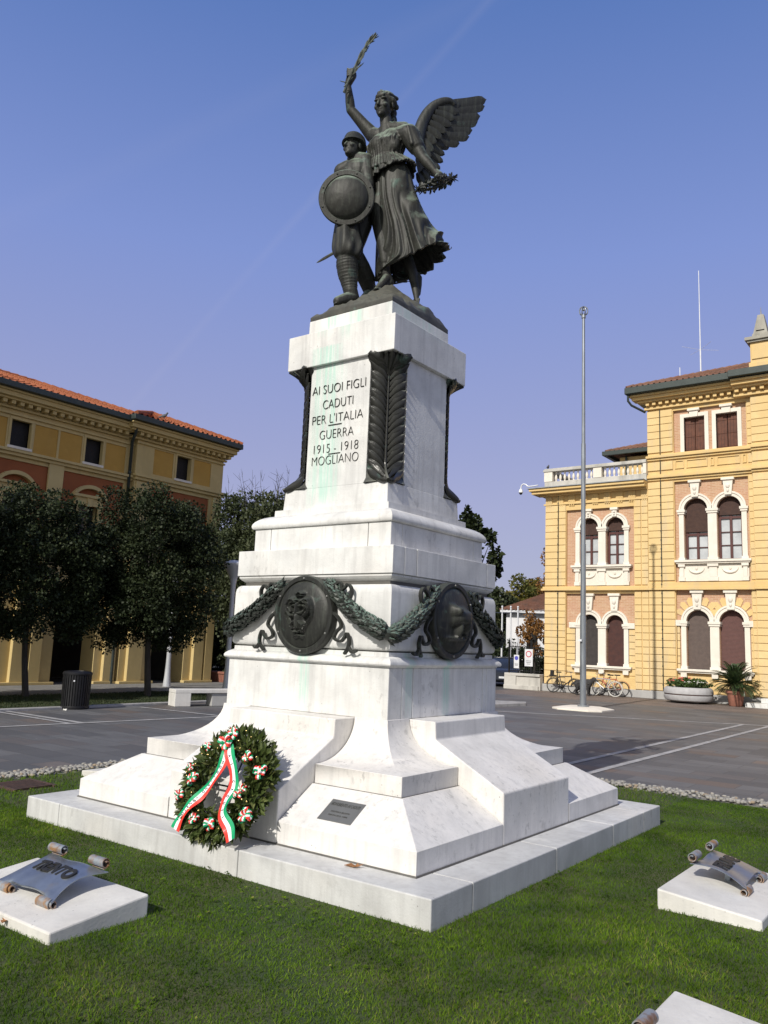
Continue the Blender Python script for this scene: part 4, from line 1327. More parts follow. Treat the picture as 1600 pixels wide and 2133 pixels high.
# helmet with brim
hm = MB()
hc = V((-0.413, 0.030, 7.858)); hup = Vector((0.10, 0.18, 1)).normalized(); hf = Vector((-0.75, -0.66, 0.15)); hf = (hf - hup * hf.dot(hup)).normalized(); hl_ = hup.cross(hf)
pr = [(0.156, -0.022), (0.154, -0.004), (0.141, 0.012), (0.137, 0.048), (0.126, 0.090), (0.100, 0.124), (0.060, 0.146), (0.012, 0.150)]
rs = []
for q, z in pr:
    ring = []
    for k in range(32):
        th = 2 * PI * k / 32
        a, b_ = q * math.cos(th), q * math.sin(th) * 1.16
        dip = -0.022 * abs(math.sin(th)) * (1 if z < 0.02 else 0)
        ring.append(hc + (hl_ * a + hf * b_) * 0.93 + hup * (z * 0.88 + dip))
    rs.append(ring)
hm.rings(rs, True)
cr = [hc + hf * (0.118 * math.cos(a)) + hup * (0.02 + 0.118 * math.sin(a)) for a in [PI * i / 12 for i in range(1, 12)]]
hm.tube(cr, 0.018, 8, flat=0.6)
hm.v = [tuple(W3(p)) for p in hm.v]
hm.build('helmet', M['bronze_dark'], soldier, smooth=40)
# round shield
sd = MB()
scn = V((-0.465, -0.270, 6.956)); sn = Vector((-0.10, -0.985, -0.13)).normalized(); sx_ = Vector((1, -0.10, 0)); sx_ = (sx_ - sn * sx_.dot(sn)).normalized(); sy_ = sn.cross(sx_) * -1
rs = []
Rs = 0.338
for q, h in [(Rs, -0.02), (Rs, 0.012), (Rs - 0.008, 0.020), (Rs - 0.062, 0.022), (Rs - 0.066, 0.012), (Rs - 0.074, 0.012), (Rs - 0.080, 0.030), (0.22, 0.060), (0.17, 0.082), (0.11, 0.101), (0.05, 0.112), (0.005, 0.114)]:
    rs.append([scn + sx_ * (q * math.cos(2 * PI * k / 64)) + sy_ * (q * math.sin(2 * PI * k / 64)) + sn * (h * (1 + (0.012 * math.sin(8 * PI * k / 32) if 0.03 < h < 0.11 else 0))) for k in range(64)])
sd.rings(rs, True)
for k in range(8):
    th = 2 * PI * (k + .5) / 8
    c = scn + sx_ * (0.305 * math.cos(th)) + sy_ * (0.305 * math.sin(th)) + sn * 0.02
    sd.sphere(c, 0.012, 8, 6)
sd.v = [tuple(W3(p)) for p in sd.v]
sd.build('shield', M['bronze'], soldier, smooth=35)
# sword
sw = MB()
a = V((-0.460, 0.220, 6.599)); b_ = V((-0.814, 0.100, 6.286))
d = (b_ - a).normalized(); n_ = Vector((0, -1, 0.1)); n_ = (n_ - d * n_.dot(d)).normalized(); s_ = d.cross(n_)
rs = [[p + n_ * h, p + s_ * w, p - n_ * h, p - s_ * w] for p, w, h in ((a, 0.022, 0.008), (a.lerp(b_, .75), 0.020, 0.007), (a.lerp(b_, .93), 0.012, 0.005), (b_, 0.001, 0.001))]
sw.rings(rs, True)
sw.tube([a - s_ * 0.07, a + s_ * 0.07], 0.014, 8)
sw.tube([a, a - d * 0.14], [0.017, 0.015], 8)
sw.v = [tuple(W3(p)) for p in sw.v]
sw.build('sword', M['bronze'], soldier, smooth=40)

M['rock_bronze'] = mat_bronze('brown_bronze', (0.075, 0.070, 0.056), (0.14, 0.14, 0.115), 0.6, 0.6)
# rocky ground under the figures: one uneven mass rising to their feet
feet = [((0.030, -0.060, 5.912), .95), ((-0.049, -0.130, 5.834), .95), ((0.097, 0.000, 5.998), 1.0), ((0.432, 0.000, 5.750), .8), ((-0.334, -0.090, 5.668), .9), ((-0.493, -0.200, 5.595), .9), ((-0.132, 0.340, 5.963), .9), ((-0.165, 0.250, 5.872), .9)]
rb = MB(); n_ = 72; top = []; hx_, hy_ = 0.600, 0.578
from mathutils import noise as mnoise
for j in range(n_ + 1):
    for i in range(n_ + 1):
        x = -hx_ + 2 * hx_ * i / n_; y = -hy_ + 2 * hy_ * j / n_
        st_ = Vector((x * _ev.x + y * _ev.y, x * _dv.x + y * _dv.y))
        z = 5.53
        acc = 0.0
        for f_, sl_ in feet:
            dd = math.hypot(st_.x - f_[0], st_.y - f_[1])
            acc += math.exp(14 * (f_[2] - 0.030 - max(0, dd - 0.05) * sl_ - 5.5))
        z = 5.5 + math.log(math.exp(14 * 0.035) + acc / 1.25) / 14
        nz_ = mnoise.fractal(Vector((x * 5, y * 5, 2.0)), 1.0, 2.0, 4) * 0.048 + abs(mnoise.noise(Vector((x * 8, y * 8, 5.0)))) * 0.045
        e = min(1, (hx_ - abs(x)) / 0.05, (hy_ - abs(y)) / 0.05)
        top.append((x, y, 5.455 + (z + nz_ * min(1, e + .3) - 5.455) * (0.45 + 0.55 * max(0, e)) ))
w_ = n_ + 1
rb.v = top + [(p[0], p[1], 5.440) for p in top]
for j in range(n_):
    for i in range(n_):
        a_ = j * w_ + i
        rb.f.append((a_, a_ + 1, a_ + w_ + 1, a_ + w_))
bdr = [i for i in range(w_)] + [j * w_ + n_ for j in range(1, w_)] + [n_ * w_ + i for i in range(n_ - 1, -1, -1)] + [j * w_ for j in range(n_ - 1, 0, -1)]
for k in range(len(bdr)):
    p, q = bdr[k], bdr[(k + 1) % len(bdr)]
    rb.f.append((p, w_ * w_ + p, w_ * w_ + q, q))
rb.build('rocky_base', M['rock_bronze'], STAT, smooth=60)

# ------------------------------------------------------------------ laurel wreath leaning on the front buttress
def leaf_mesh(leaves, name, mat, parent, smooth=None):
    """leaves: list of (base, direction, normal, length, width, shade)"""
    vs = []; fs = []; val = []
    for b, d, n, L, w, sh in leaves:
        d = d.normalized(); n = (n - d * n.dot(d)); n = n.normalized() if n.length > 1e-6 else d.orthogonal().normalized()
        s = d.cross(n); k = len(vs)
        vs += [b, b + d * L * .35 + s * w * .5 + n * w * .12, b + d * L * .7 + s * w * .38 + n * w * .10, b + d * L - n * w * .25, b + d * L * .7 - s * w * .38 + n * w * .10, b + d * L * .35 - s * w * .5 + n * w * .12, b + d * L * .5 - n * w * .06]
        fs += [(k, k + 1, k + 6), (k + 1, k + 2, k + 6), (k + 2, k + 3, k + 6), (k + 3, k + 4, k + 6), (k + 4, k + 5, k + 6), (k + 5, k, k + 6)]
        val += [sh] * 6
    me = bpy.data.meshes.new(name)
    me.from_pydata([tuple(q) for q in vs], [], fs)
    at = me.attributes.new('v', 'FLOAT', 'FACE'); at.data.foreach_set('value', np.array(val, np.float32))
    me.update()
    return link_mesh(name, me, mat, parent, smooth)

def tri_mat():
    g = G('green_white_red_ribbon', 0.35, 0, 0.5)
    a = g.n('ShaderNodeAttribute', attribute_name='v').outputs['Fac']
    c = g.mix(g.ma('GREATER_THAN', a, 0.25), (0.0, 0.30, 0.115), (0.78, 0.78, 0.80))
    c = g.mix(g.ma('GREATER_THAN', a, 0.75), c, (0.70, 0.045, 0.030))
    g.col(c)
    return g.m
M['tricolor'] = tri_mat()
M['gold'] = plain('gold_bead', (0.80, 0.62, 0.25), (0.70, 0.52, 0.2), rough=0.25, metal=0.9, bump=0)
M['core'] = plain('dark_moss', (0.020, 0.028, 0.012), (0.012, 0.016, 0.008), 20, 0.95)

WN = Vector((0, -0.881, 0.473)); WU = Vector((0, 0.473, 0.881)); WX = Vector((1, 0, 0))
WC = Vector((0.215, -2.080, 0.375)) + WN * 0.125
WR = empty('funeral_wreath', (WC.x, WC.y - 0.1, 0.0), 'round laurel wreath with green white and red ribbons leaning on the monument base', 'wreath')
def WP(a, u, h): return WC + WX * a + WU * u + WN * h
core = MB()
R0, r0 = 0.372, 0.072
rows = []
for i in range(48):
    th = 2 * PI * i / 48
    rows.append([WP((R0 + r0 * 1.15 * math.cos(p)) * math.cos(th), (R0 + r0 * 1.15 * math.cos(p)) * math.sin(th), r0 * 0.8 * math.sin(p)) for p in [2 * PI * k / 12 for k in range(12)]])
core.rings(rows + [rows[0]], False)
core.build('core', M['core'], WR, smooth=180)
rw = random.Random(21)
lv = []
for i in range(1250):
    th = rw.uniform(0, 2 * PI); p = rw.uniform(-0.45, PI + 0.05)
    rr = r0 * rw.uniform(0.75, 1.08)
    q = R0 + rr * 1.15 * math.cos(p)
    rad_d = WX * math.cos(th) + WU * math.sin(th)
    tan_d = WX * -math.sin(th) + WU * math.cos(th)
    out = rad_d * math.cos(p) + WN * math.sin(p)
    base = WP(q * math.cos(th), q * math.sin(th), rr * 0.8 * math.sin(p))
    d = out * rw.uniform(0.3, 0.8) + tan_d * rw.uniform(-0.6, 0.9) + rad_d * rw.uniform(0.0, 0.8) + Vector((rw.uniform(-.3, .3), rw.uniform(-.3, .3), rw.uniform(-.3, .3)))
    nn = out + Vector((rw.uniform(-.6, .6), rw.uniform(-.6, .6), rw.uniform(-.6, .6)))
    lv.append((base, d, nn, rw.uniform(0.080, 0.135), rw.uniform(0.036, 0.058), rw.random()))
leaf_mesh(lv, 'foliage', M['laurel'], WR)

def ribbon_tail(path, side, letters):
    """three-colour tail; path of (a, u, h); side = +1 green first"""
    P = catmull(path, 8); n = len(P); w = 0.098
    vs = []; fs = []; val = []
    for i, p in enumerate(P):
        d = P[min(i + 1, n - 1)] - P[max(i - 1, 0)]
        s = Vector((d.y, -d.x, 0)).normalized()
        tw = 0.012 * math.sin(i * 0.3)
        for k in range(4):
            f = k / 3 - 0.5
            a = p + s * (f * w) * (0.75 + 0.25 * min(1, i / 8)); a.z += tw * f * 2
            vs.append(WP(a.x, a.y, a.z))
    for i in range(n - 1):
        for k in range(3):
            a = i * 4 + k
            fs.append((a, a + 1, a + 5, a + 4)); val.append([0.0, 0.5, 1.0][k] if side > 0 else [1.0, 0.5, 0.0][k])
    me = bpy.data.meshes.new('ribbon_tail'); me.from_pydata([tuple(q) for q in vs], [], fs)
    at = me.attributes.new('v', 'FLOAT', 'FACE'); at.data.foreach_set('value', np.array(val, np.float32))
    o = link_mesh('ribbon_tail', me, M['tricolor'], WR)
    so_ = o.modifiers.new('thickness', 'SOLIDIFY'); so_.thickness = 0.002
    parts = []
    m = len(letters)
    for j, ch in enumerate(letters):
        if ch == ' ': continue
        t = (0.16 + 0.66 * j / m) * (n - 1); i = int(t); f = t - i
        p = P[i].lerp(P[i + 1], f); d = (P[i + 1] - P[i])
        s = Vector((d.y, -d.x, 0)).normalized()
        X3 = (WX * d.x + WU * d.y + WN * d.z).normalized()
        Y3 = (WX * s.x + WU * s.y) * -1
        t_ = text_mesh(ch, 0.034, 0.0012)
        if t_.vertices: parts.append((t_, frame(WP(p.x, p.y, p.z + 0.004), X3, Y3) @ Matrix.Translation((0, -0.012, 0))))
    link_mesh('lettering', joined(parts), M['letter'], o)
KN = (-0.075, 0.325, 0.16)
ribbon_tail([(-0.049, 0.299, 0.15), (-0.033, 0.140, 0.13), (-0.107, -0.019, 0.09), (-0.154, -0.146, 0.10), (-0.210, -0.264, 0.13), (-0.250, -0.383, 0.13), (-0.276, -0.476, 0.11)], -1, 'MOGLIANO VENETO')
ribbon_tail([(-0.020, 0.299, 0.15), (0.024, 0.218, 0.15), (0.116, 0.098, 0.12), (0.166, -0.033, 0.09), (0.185, -0.164, 0.13), (0.236, -0.282, 0.155), (0.362, -0.372, 0.15), (0.419, -0.460, 0.13)], 1, 'AI CADUTI')

def rosette(a, u, h, s, seed):
    r = random.Random(seed)
    vs = []; fs = []; val = []
    for k in range(10):
        th = 2 * PI * k / 10 * 1.62; el = r.uniform(0.1, 1.2)
        d = Vector((math.cos(th) * math.cos(el), math.sin(th) * math.cos(el), math.sin(el)))
        sd = d.cross(Vector((r.uniform(-.4, .4), r.uniform(-.4, .4), 1))).normalized(); up = sd.cross(d)
        L = s * 0.86 * r.uniform(0.8, 1.15); w = s * 0.66
        for j in range(8):
            ph = PI * 1.7 * j / 7 - 0.35
            c = d * (L * 0.55 * (1 - math.cos(ph))) + up * (L * 0.32 * math.sin(ph))
            for q in range(4):
                p = c + sd * ((q / 3 - .5) * w)
                vs.append(WP(a + p.x, u + p.y, h + p.z))
        b0 = len(vs) - 32
        for j in range(7):
            for q in range(3):
                i = b0 + j * 4 + q
                fs.append((i, i + 1, i + 5, i + 4)); val.append(q / 2)
    me = bpy.data.meshes.new('rosette'); me.from_pydata([tuple(q) for q in vs], [], fs)
    at = me.attributes.new('v', 'FLOAT', 'FACE'); at.data.foreach_set('value', np.array(val, np.float32))
    o = link_mesh('rosette', me, M['tricolor'], WR)
    so_ = o.modifiers.new('thickness', 'SOLIDIFY'); so_.thickness = 0.0015
for i, (a, u, h, s) in enumerate([(-0.030, 0.412, 0.13, 0.070), (-0.060, 0.312, 0.16, 0.082), (-0.322, 0.270, 0.10, 0.050), (0.227, 0.229, 0.11, 0.062), (0.430, 0.121, 0.11, 0.072), (-0.314, -0.038, 0.11, 0.066), (0.305, -0.042, 0.11, 0.046), (0.279, -0.096, 0.11, 0.048), (-0.395, -0.190, 0.11, 0.052), (0.467, -0.246, 0.11, 0.072), (-0.089, -0.367, 0.11, 0.060), (0.109, -0.375, 0.11, 0.068), (-0.425, 0.060, 0.10, 0.044)]):
    rosette(a, u, h, s, i)
bd_r = random.Random(8)
for i in range(30):
    th = bd_r.uniform(0, 2 * PI); q = R0 + bd_r.uniform(-.09, .10)
    MB().sphere(tuple(WP(q * math.cos(th), q * math.sin(th), bd_r.uniform(.11, .15))), 0.0095, 8, 6).build('bead', M['gold'], WR, smooth=180)
# wire stand behind the wreath
st = MB().tube([WP(0, 0.36, -0.05), WP(0, -0.44, -0.07)], 0.008, 6).tube([WP(-0.3, 0.0, -0.05), WP(0.3, 0.0, -0.05)], 0.008, 6)
st.build('stand', M['letter'], WR)

# ------------------------------------------------------------------ low memorial stones with curled steel scrolls
def spiral_strip(a0, a1, y0, z0, direction, r0, turns, th=0.006, n=44, rise=1):
    """tongue of sheet steel rolled up; axis along x"""
    rows = []
    for i in range(n + 1):
        t = i / n; ang = turns * 2 * PI * t; r = r0 * (1 - 0.55 * t)
        cy, cz = y0, z0 + rise * r0
        rows.append((cy + direction * r * math.sin(ang), cz - rise * r * math.cos(ang), r))
    b = MB(); vs = []; fs = []
    for i, (y, z, r) in enumerate(rows):
        ex = 0.035 * i / n
        ang = turns * 2 * PI * i / n
        ny, nz = -direction * math.sin(ang), rise * math.cos(ang)
        for x, o in ((a0 - ex, 0), (a1 + ex, 0), (a1 + ex, th), (a0 - ex, th)):
            vs.append((x, y + ny * o, z + nz * o))
    for i in range(n):
        for k in range(4):
            fs.append((i * 4 + k, i * 4 + (k + 1) % 4, (i + 1) * 4 + (k + 1) % 4, (i + 1) * 4 + k))
    fs += [(0, 1, 2, 3), (n * 4 + 3, n * 4 + 2, n * 4 + 1, n * 4)]
    b.add(vs, fs)
    return b
def memorial_stone(x, y, rz, word, label, ox=0.0, oy=0.0, scroll=True):
    t = empty('memorial_stone', (x, y, GZ), label, 'memorial stone', 'low memorial stones on the lawn')
    w, d = 0.69, 0.375
    b = MB()
    b.add([(-w, -d, -0.08), (w, -d, -0.08), (w, d, -0.08), (-w, d, -0.08), (-w, -d, 0.080), (w, -d, 0.080), (w, d, 0.155), (-w, d, 0.155)],
          [(0, 3, 2, 1), (4, 5, 6, 7), (0, 1, 5, 4), (1, 2, 6, 5), (2, 3, 7, 6), (3, 0, 4, 7)])
    def B(bb, name, mat, par, smooth=None, bevel=0):
        me = bb.mesh(name) if isinstance(bb, MB) else bb
        me.transform(Matrix.Translation((x, y, GZ)))
        return link_mesh(name, me, mat, par, smooth, bevel)
    B(b, 'slab', M['concrete'], t, None, 0.012)
    if scroll:
        def Zs(v): return 0.172 + 0.105 * (v + 0.19) / 0.38 + 0.026 * math.cos(v / 0.19 * PI / 2)
        nu, nv = 25, 17
        def pt(i, j, o):
            v = -0.205 + 0.41 * j / (nv - 1)
            hw = 0.335 - 0.055 * (1 - (v / 0.19) ** 2)
            u = -1 + 2 * i / (nu - 1)
            vv = v
            if j == 0: vv = v + 0.05 * (1 - (u) ** 2) - 0.01
            if j == nv - 1: vv = v - 0.045 * (1 - (u) ** 2) + 0.01
            return (ox + u * hw, oy + vv, Zs(v) - 0.012 * u * u + 0.006 * math.sin(u * 5) + o)
        s = MB(); n2 = nu * nv
        vs = [pt(i, j, 0) for j in range(nv) for i in range(nu)] + [pt(i, j, -0.006) for j in range(nv) for i in range(nu)]
        fs = []
        for j in range(nv - 1):
            for i in range(nu - 1):
                a = j * nu + i
                fs += [(a, a + 1, a + nu + 1, a + nu), (n2 + a, n2 + a + nu, n2 + a + nu + 1, n2 + a + 1)]
        bdr = [i for i in range(nu)] + [j * nu + nu - 1 for j in range(1, nv)] + [(nv - 1) * nu + i for i in range(nu - 2, -1, -1)] + [j * nu for j in range(nv - 2, 0, -1)]
        for k in range(len(bdr)):
            p, q = bdr[k], bdr[(k + 1) % len(bdr)]
            fs.append((p, n2 + p, n2 + q, q))
        s.add(vs, fs)
        so_ = B(s, 'steel_scroll', M['steel'], t, 40)
        for (a0, a1) in ((-0.33, -0.19), (0.18, 0.32)):
            B(spiral_strip(ox + a0, ox + a1, oy + 0.195, Zs(0.205) - 0.004, 1, 0.042, 1.6), 'curl', M['rust'], so_, 40)
            B(spiral_strip(ox + a0, ox + a1, oy - 0.195, Zs(-0.205) - 0.004, -1, 0.038, 1.75, rise=-1), 'curl', M['rust'], so_, 40)
        pst = MB().box(ox - 0.06, ox + 0.06, oy - 0.02, oy + 0.02, 0.10, 0.20)
        B(pst, 'bracket', M['rust'], so_)
        if word:
            me = text_mesh(word, 0.095, 0.007, bold=0.004)
            xs = [v.co.x for v in me.vertices]; k = 0.44 / (max(xs) - min(xs)); cx = (max(xs) + min(xs)) / 2
            for v in me.vertices:
                X = (v.co.x - cx) * k; Y = (v.co.y - 0.035) * 1.55
                v.co = Vector((ox + X, oy + 0.02 + Y, Zs(Y + 0.02) - 0.012 * (X / 0.25) ** 2 + v.co.z + 0.004))
            B(me, 'lettering', M['letter'], so_)
    t.rotation_euler = (0, 0, rz)
    return t
memorial_stone(0.19, -3.875, 0, 'TRENTO', 'pale wedge-shaped stone carrying the blue steel scroll lettered TRENTO', 0.02, 0.05)
memorial_stone(3.87, -0.065, PI / 2, 'FIUME', 'pale wedge-shaped stone carrying the blue steel scroll lettered FIUME', 0.14, 0.05)
memorial_stone(4.575, -3.32, PI / 2, '', 'pale stone slab in the front lawn corner, mostly out of the frame', -0.46, 0.03)
memorial_stone(-3.95, 0.14, -PI / 2, '', 'pale stone half hidden behind the left end of the monument steps', 0.0, 0.05, False)

# ------------------------------------------------------------------ town hall (right)
def mat_plaster(name, c1, c2, stain=(0.42, 0.33, 0.17), amt=0.35):
    g = G(name, 0.85, 0, 0.2)
    o = g.obj
    c = g.mix(g.rng(g.noise(o, 0.7, 6.0, 0.6), 0.35, 0.68), c1, c2)
    st = g.noise(g.sc(o, (2.2, 2.2, 0.35)), 1.0, 6.0, 0.65)
    c = g.mix(g.ma('MULTIPLY', g.rng(st, 0.50, 0.75), amt), c, stain)
    c = g.mix(g.ma('MULTIPLY', g.rng(g.noise(o, 2.6, 3.0), 0.55, 0.7), 0.3), c, tuple(min(1, q * 1.18) for q in c1))
    g.col(c); g.bump(g.noise(o, 14, 4.0), 0.12, 0.02)
    return g.m
M['hall_yellow'] = mat_plaster('yellow_plaster', (0.66, 0.475, 0.222), (0.60, 0.420, 0.185), (0.46, 0.39, 0.27), 0.55)
M['hall_rust'] = mat_plaster('yellow_rustication', (0.68, 0.505, 0.255), (0.62, 0.450, 0.215), (0.45, 0.39, 0.29), 0.7)
M['hall_stone'] = mat_plaster('white_stone_trim', (0.72, 0.67, 0.59), (0.66, 0.61, 0.53), (0.5, 0.46, 0.40), 0.3)
M['hall_base'] = mat_plaster('grey_base_stone', (0.40, 0.395, 0.385), (0.32, 0.315, 0.305), (0.25, 0.245, 0.235), 0.5)
M['old_stone'] = mat_plaster('lichened_stone', (0.52, 0.50, 0.46), (0.40, 0.385, 0.35), (0.17, 0.165, 0.15), 0.6)
def mat_brick():
    g = G('pink_brickwork', 0.9, 0, 0.2)
    o = g.obj
    x, y, z = g.sep(o)
    v = g.n('ShaderNodeCombineXYZ', {0: x, 1: z, 2: 0.0}).outputs[0]
    b = g.n('ShaderNodeTexBrick', {'Vector': v, 'Color1': (0.41, 0.235, 0.140, 1), 'Color2': (0.48, 0.305, 0.190, 1), 'Mortar': (0.52, 0.38, 0.27, 1), 'Scale': 1.0,
            'Mortar Size': 0.010, 'Brick Width': 0.26, 'Row Height': 0.075})
    c = g.mix(g.ma('MULTIPLY', g.rng(g.noise(o, 1.6, 5.0), 0.45, 0.7), 0.6), b.outputs['Color'], (0.47, 0.27, 0.19))
    c = g.mix(g.ma('MULTIPLY', g.rng(g.noise(o, 5.5, 3.0), 0.58, 0.72), 0.5), c, (0.55, 0.42, 0.29))
    g.col(c)
    return g.m
M['brick'] = mat_brick()
def mat_wood(name, c1, c2, axis, period):
    g = G(name, 0.55, 0, 0.3)
    o = g.obj
    a = g.sep(o)[axis]
    s = g.ma('FRACT', g.ma('DIVIDE', a, period))
    st = (1, 1, 14) if axis != 2 else (14, 14, 1)
    n = g.noise(g.sc(o, (3, 3, 3)), 2.0, 5.0)
    c = g.mix(g.rng(n, 0.35, 0.65), c1, c2)
    c = g.mix(g.rng(s, 0.80, 0.95), c, tuple(q * 0.35 for q in c1))
    g.col(c); g.bump(g.rng(s, 0.75, 1.0, 1.0, 0.0), 0.5, 0.02)
    return g.m
M['slat_brown'] = mat_wood('brown_roller_slats', (0.060, 0.027, 0.018), (0.042, 0.018, 0.013), 2, 0.055)
M['slat_grey'] = mat_wood('grey_brown_roller_slats', (0.120, 0.088, 0.076), (0.095, 0.070, 0.062), 2, 0.055)
M['slat_plum'] = mat_wood('plum_roller_slats', (0.120, 0.055, 0.048), (0.098, 0.045, 0.040), 2, 0.055)
M['slat_dark'] = mat_wood('dark_roller_slats', (0.050, 0.042, 0.040), (0.036, 0.030, 0.029), 2, 0.055)
M['slat_wine'] = mat_wood('wine_roller_slats', (0.075, 0.028, 0.022), (0.050, 0.020, 0.018), 2, 0.055)
M['shutter'] = mat_wood('brown_shutter_boards', (0.125, 0.045, 0.024), (0.080, 0.028, 0.016), 0, 0.13)
M['sash'] = plain('maroon_sash', (0.085, 0.024, 0.020), (0.065, 0.020, 0.018), rough=0.5)
M['inside'] = plain('dark_interior', (0.012, 0.011, 0.010), rough=0.9, bump=0)
def mat_pane():
    g = G('curtained_pane', 0.12, 0, 0.6)
    o = g.obj
    c = g.mix(g.rng(g.noise(o, 1.6, 3.0), 0.4, 0.65), (0.50, 0.525, 0.54), (0.40, 0.42, 0.44))
    g.col(c)
    return g.m
M['pane'] = mat_pane()
M['gutter'] = plain('dark_green_gutter', (0.040, 0.052, 0.048), (0.032, 0.042, 0.040), rough=0.5, metal=0.3)
M['lead'] = plain('lead_sheet', (0.30, 0.32, 0.34), (0.24, 0.25, 0.27), rough=0.5, metal=0.3)
def mat_tiles(name, c1, c2, c3):
    g = G(name, 0.85, 0, 0.2)
    o = g.obj
    vo = g.n('ShaderNodeTexVoronoi', {'Vector': g.sc(o, (4.5, 4.5, 4.5)), 'Scale': 1.0})
    bw = g.n('ShaderNodeRGBToBW', {0: vo.outputs['Color']}).outputs[0]
    c = g.mix(bw, c1, c2)
    c = g.mix(g.rng(g.noise(o, 1.8, 5.0), 0.48, 0.72), c, c3)
    g.col(c)
    return g.m
M['tiles_brown'] = mat_tiles('weathered_roof_tiles', (0.17, 0.080, 0.052), (0.23, 0.125, 0.088), (0.12, 0.08, 0.062))
M['tiles_orange'] = mat_tiles('orange_roof_tiles', (0.27, 0.082, 0.036), (0.34, 0.120, 0.055), (0.20, 0.065, 0.034))

def roof_patch(b, p00, p10, p01, p11, amp=0.055, period=0.26):
    """barrel-tiled slope between eave p00-p10 and top p01-p11"""
    p00, p10, p01, p11 = map(Vector, (p00, p10, p01, p11))
    L = (p10 - p00).length; n = max(4, int(L / period) * 6)
    nrm = (p10 - p00).cross(p01 - p00).normalized()
    if nrm.z < 0: nrm = -nrm
    H = ((p01 - p00).length + (p11 - p10).length) / 2; m = max(2, int(H / 0.36))
    vs = []; fs = []
    rows = []
    for j in range(m):
        rows += [(j / m, 0.030), ((j + 1) / m, 0.0)]
    for t, lift in rows:
        a = p00.lerp(p01, t); c = p10.lerp(p11, t)
        Lt = (c - a).length
        for i in range(n + 1):
            q = a.lerp(c, i / n)
            ph = (i / n) * L / period if Lt > L * .6 else (i / n) * L / period
            vs.append(q + nrm * (amp * math.cos(2 * PI * ph) + lift))
    w = n + 1
    for j in range(len(rows) - 1):
        for i in range(n):
            fs.append((j * w + i, j * w + i + 1, (j + 1) * w + i + 1, (j + 1) * w + i))
    b.add(vs, fs)
def hip_roof(name, x0, x1, y0, y1, z, pitch, mat, parent):
    """hipped tiled roof over an eaves rectangle"""
    d = min(x1 - x0, y1 - y0) / 2; h = d * math.tan(rad(pitch))
    if (x1 - x0) >= (y1 - y0): R0, R1 = (x0 + d, (y0 + y1) / 2, z + h), (x1 - d, (y0 + y1) / 2, z + h)
    else: R0, R1 = ((x0 + x1) / 2, y0 + d, z + h), ((x0 + x1) / 2, y1 - d, z + h)
    A, B_, C, D = (x0, y0, z), (x1, y0, z), (x1, y1, z), (x0, y1, z)
    b = MB()
    if (x1 - x0) >= (y1 - y0):
        roof_patch(b, A, B_, R0, R1); roof_patch(b, B_, C, R1, R1); roof_patch(b, C, D, R1, R0); roof_patch(b, D, A, R0, R0)
        hips = [(A, R0), (D, R0), (B_, R1), (C, R1), (R0, R1)]
    else:
        roof_patch(b, D, A, R1, R0); roof_patch(b, A, B_, R0, R0); roof_patch(b, B_, C, R0, R1); roof_patch(b, C, D, R1, R1)
        hips = [(A, R0), (B_, R0), (D, R1), (C, R1), (R0, R1)]
    for p, q in hips:
        p = Vector(p); q = Vector(q); n = max(1, int((q - p).length / 0.38))
        for i in range(n):
            a = p.lerp(q, i / n); c = p.lerp(q, (i + 1) / n)
            b.tube([a + Vector((0, 0, .04)), c + Vector((0, 0, .055))], [0.085, 0.10], 8)
    me = b.mesh(name, False)
    return link_mesh(name, me, mat, parent, 50)

HALL = empty('town_hall', (-2, 29.5, GZ), 'yellow town hall with white arched windows and a balustraded side wing', 'building')
Y0 = 29.5
def hb(name, mat, *boxes, parent=None, bevel=0.0):
    if name in ('string_course', 'cornice', 'gutter', 'interior', 'rear_block', 'side_wall', 'base_course', 'cornice_frieze', 'main_cornice') and len(boxes) > 1:
        for q in boxes: o = MB().box(*q).build(name, mat, parent or HALL, bevel=bevel)
        return o
    b = MB()
    for q in boxes: b.box(*q)
    return b.build(name, mat, parent or HALL, bevel=bevel)
def rustic(name, x0, x1, z0, z1, yf, step=0.318, parent=None):
    """a strip of raised blocks with sunk joints over a backing"""
    b = MB(); n = max(1, round((z1 - z0) / step)); h = (z1 - z0) / n
    for i in range(n):
        b.box(x0 + 0.012, x1 - 0.012, yf, Y0 + 0.06, z0 + i * h + 0.011, z0 + (i + 1) * h - 0.011)
    return b.build(name, M['hall_rust'], parent or HALL, bevel=0.012)
def arch_loop(x0, x1, zb, zs, n=16):
    r = (x1 - x0) / 2; cx = (x0 + x1) / 2
    return [(x0, zb), (x1, zb)] + [(cx + r * math.cos(PI * i / n), zs + r * math.sin(PI * i / n)) for i in range(n + 1)]
def arch_ring(b, x0, x1, zs, w, yf, yb, n=20, steps=1):
    r = (x1 - x0) / 2; cx = (x0 + x1) / 2
    outer = [(cx + (r + w) * math.cos(PI * i / n), zs + (r + w) * math.sin(PI * i / n)) for i in range(n + 1)]
    inner = [(cx + r * math.cos(PI * i / n), zs + r * math.sin(PI * i / n)) for i in range(n, -1, -1)]
    b.prism(outer + inner, 'y', yf, yb)
    if steps:
        o2 = [(cx + (r + w) * math.cos(PI * i / n), zs + (r + w) * math.sin(PI * i / n)) for i in range(n + 1)]
        i2 = [(cx + (r + w * .62) * math.cos(PI * i / n), zs + (r + w * .62) * math.sin(PI * i / n)) for i in range(n, -1, -1)]
        b.prism(o2 + i2, 'y', yf - 0.035, yf + 0.02)
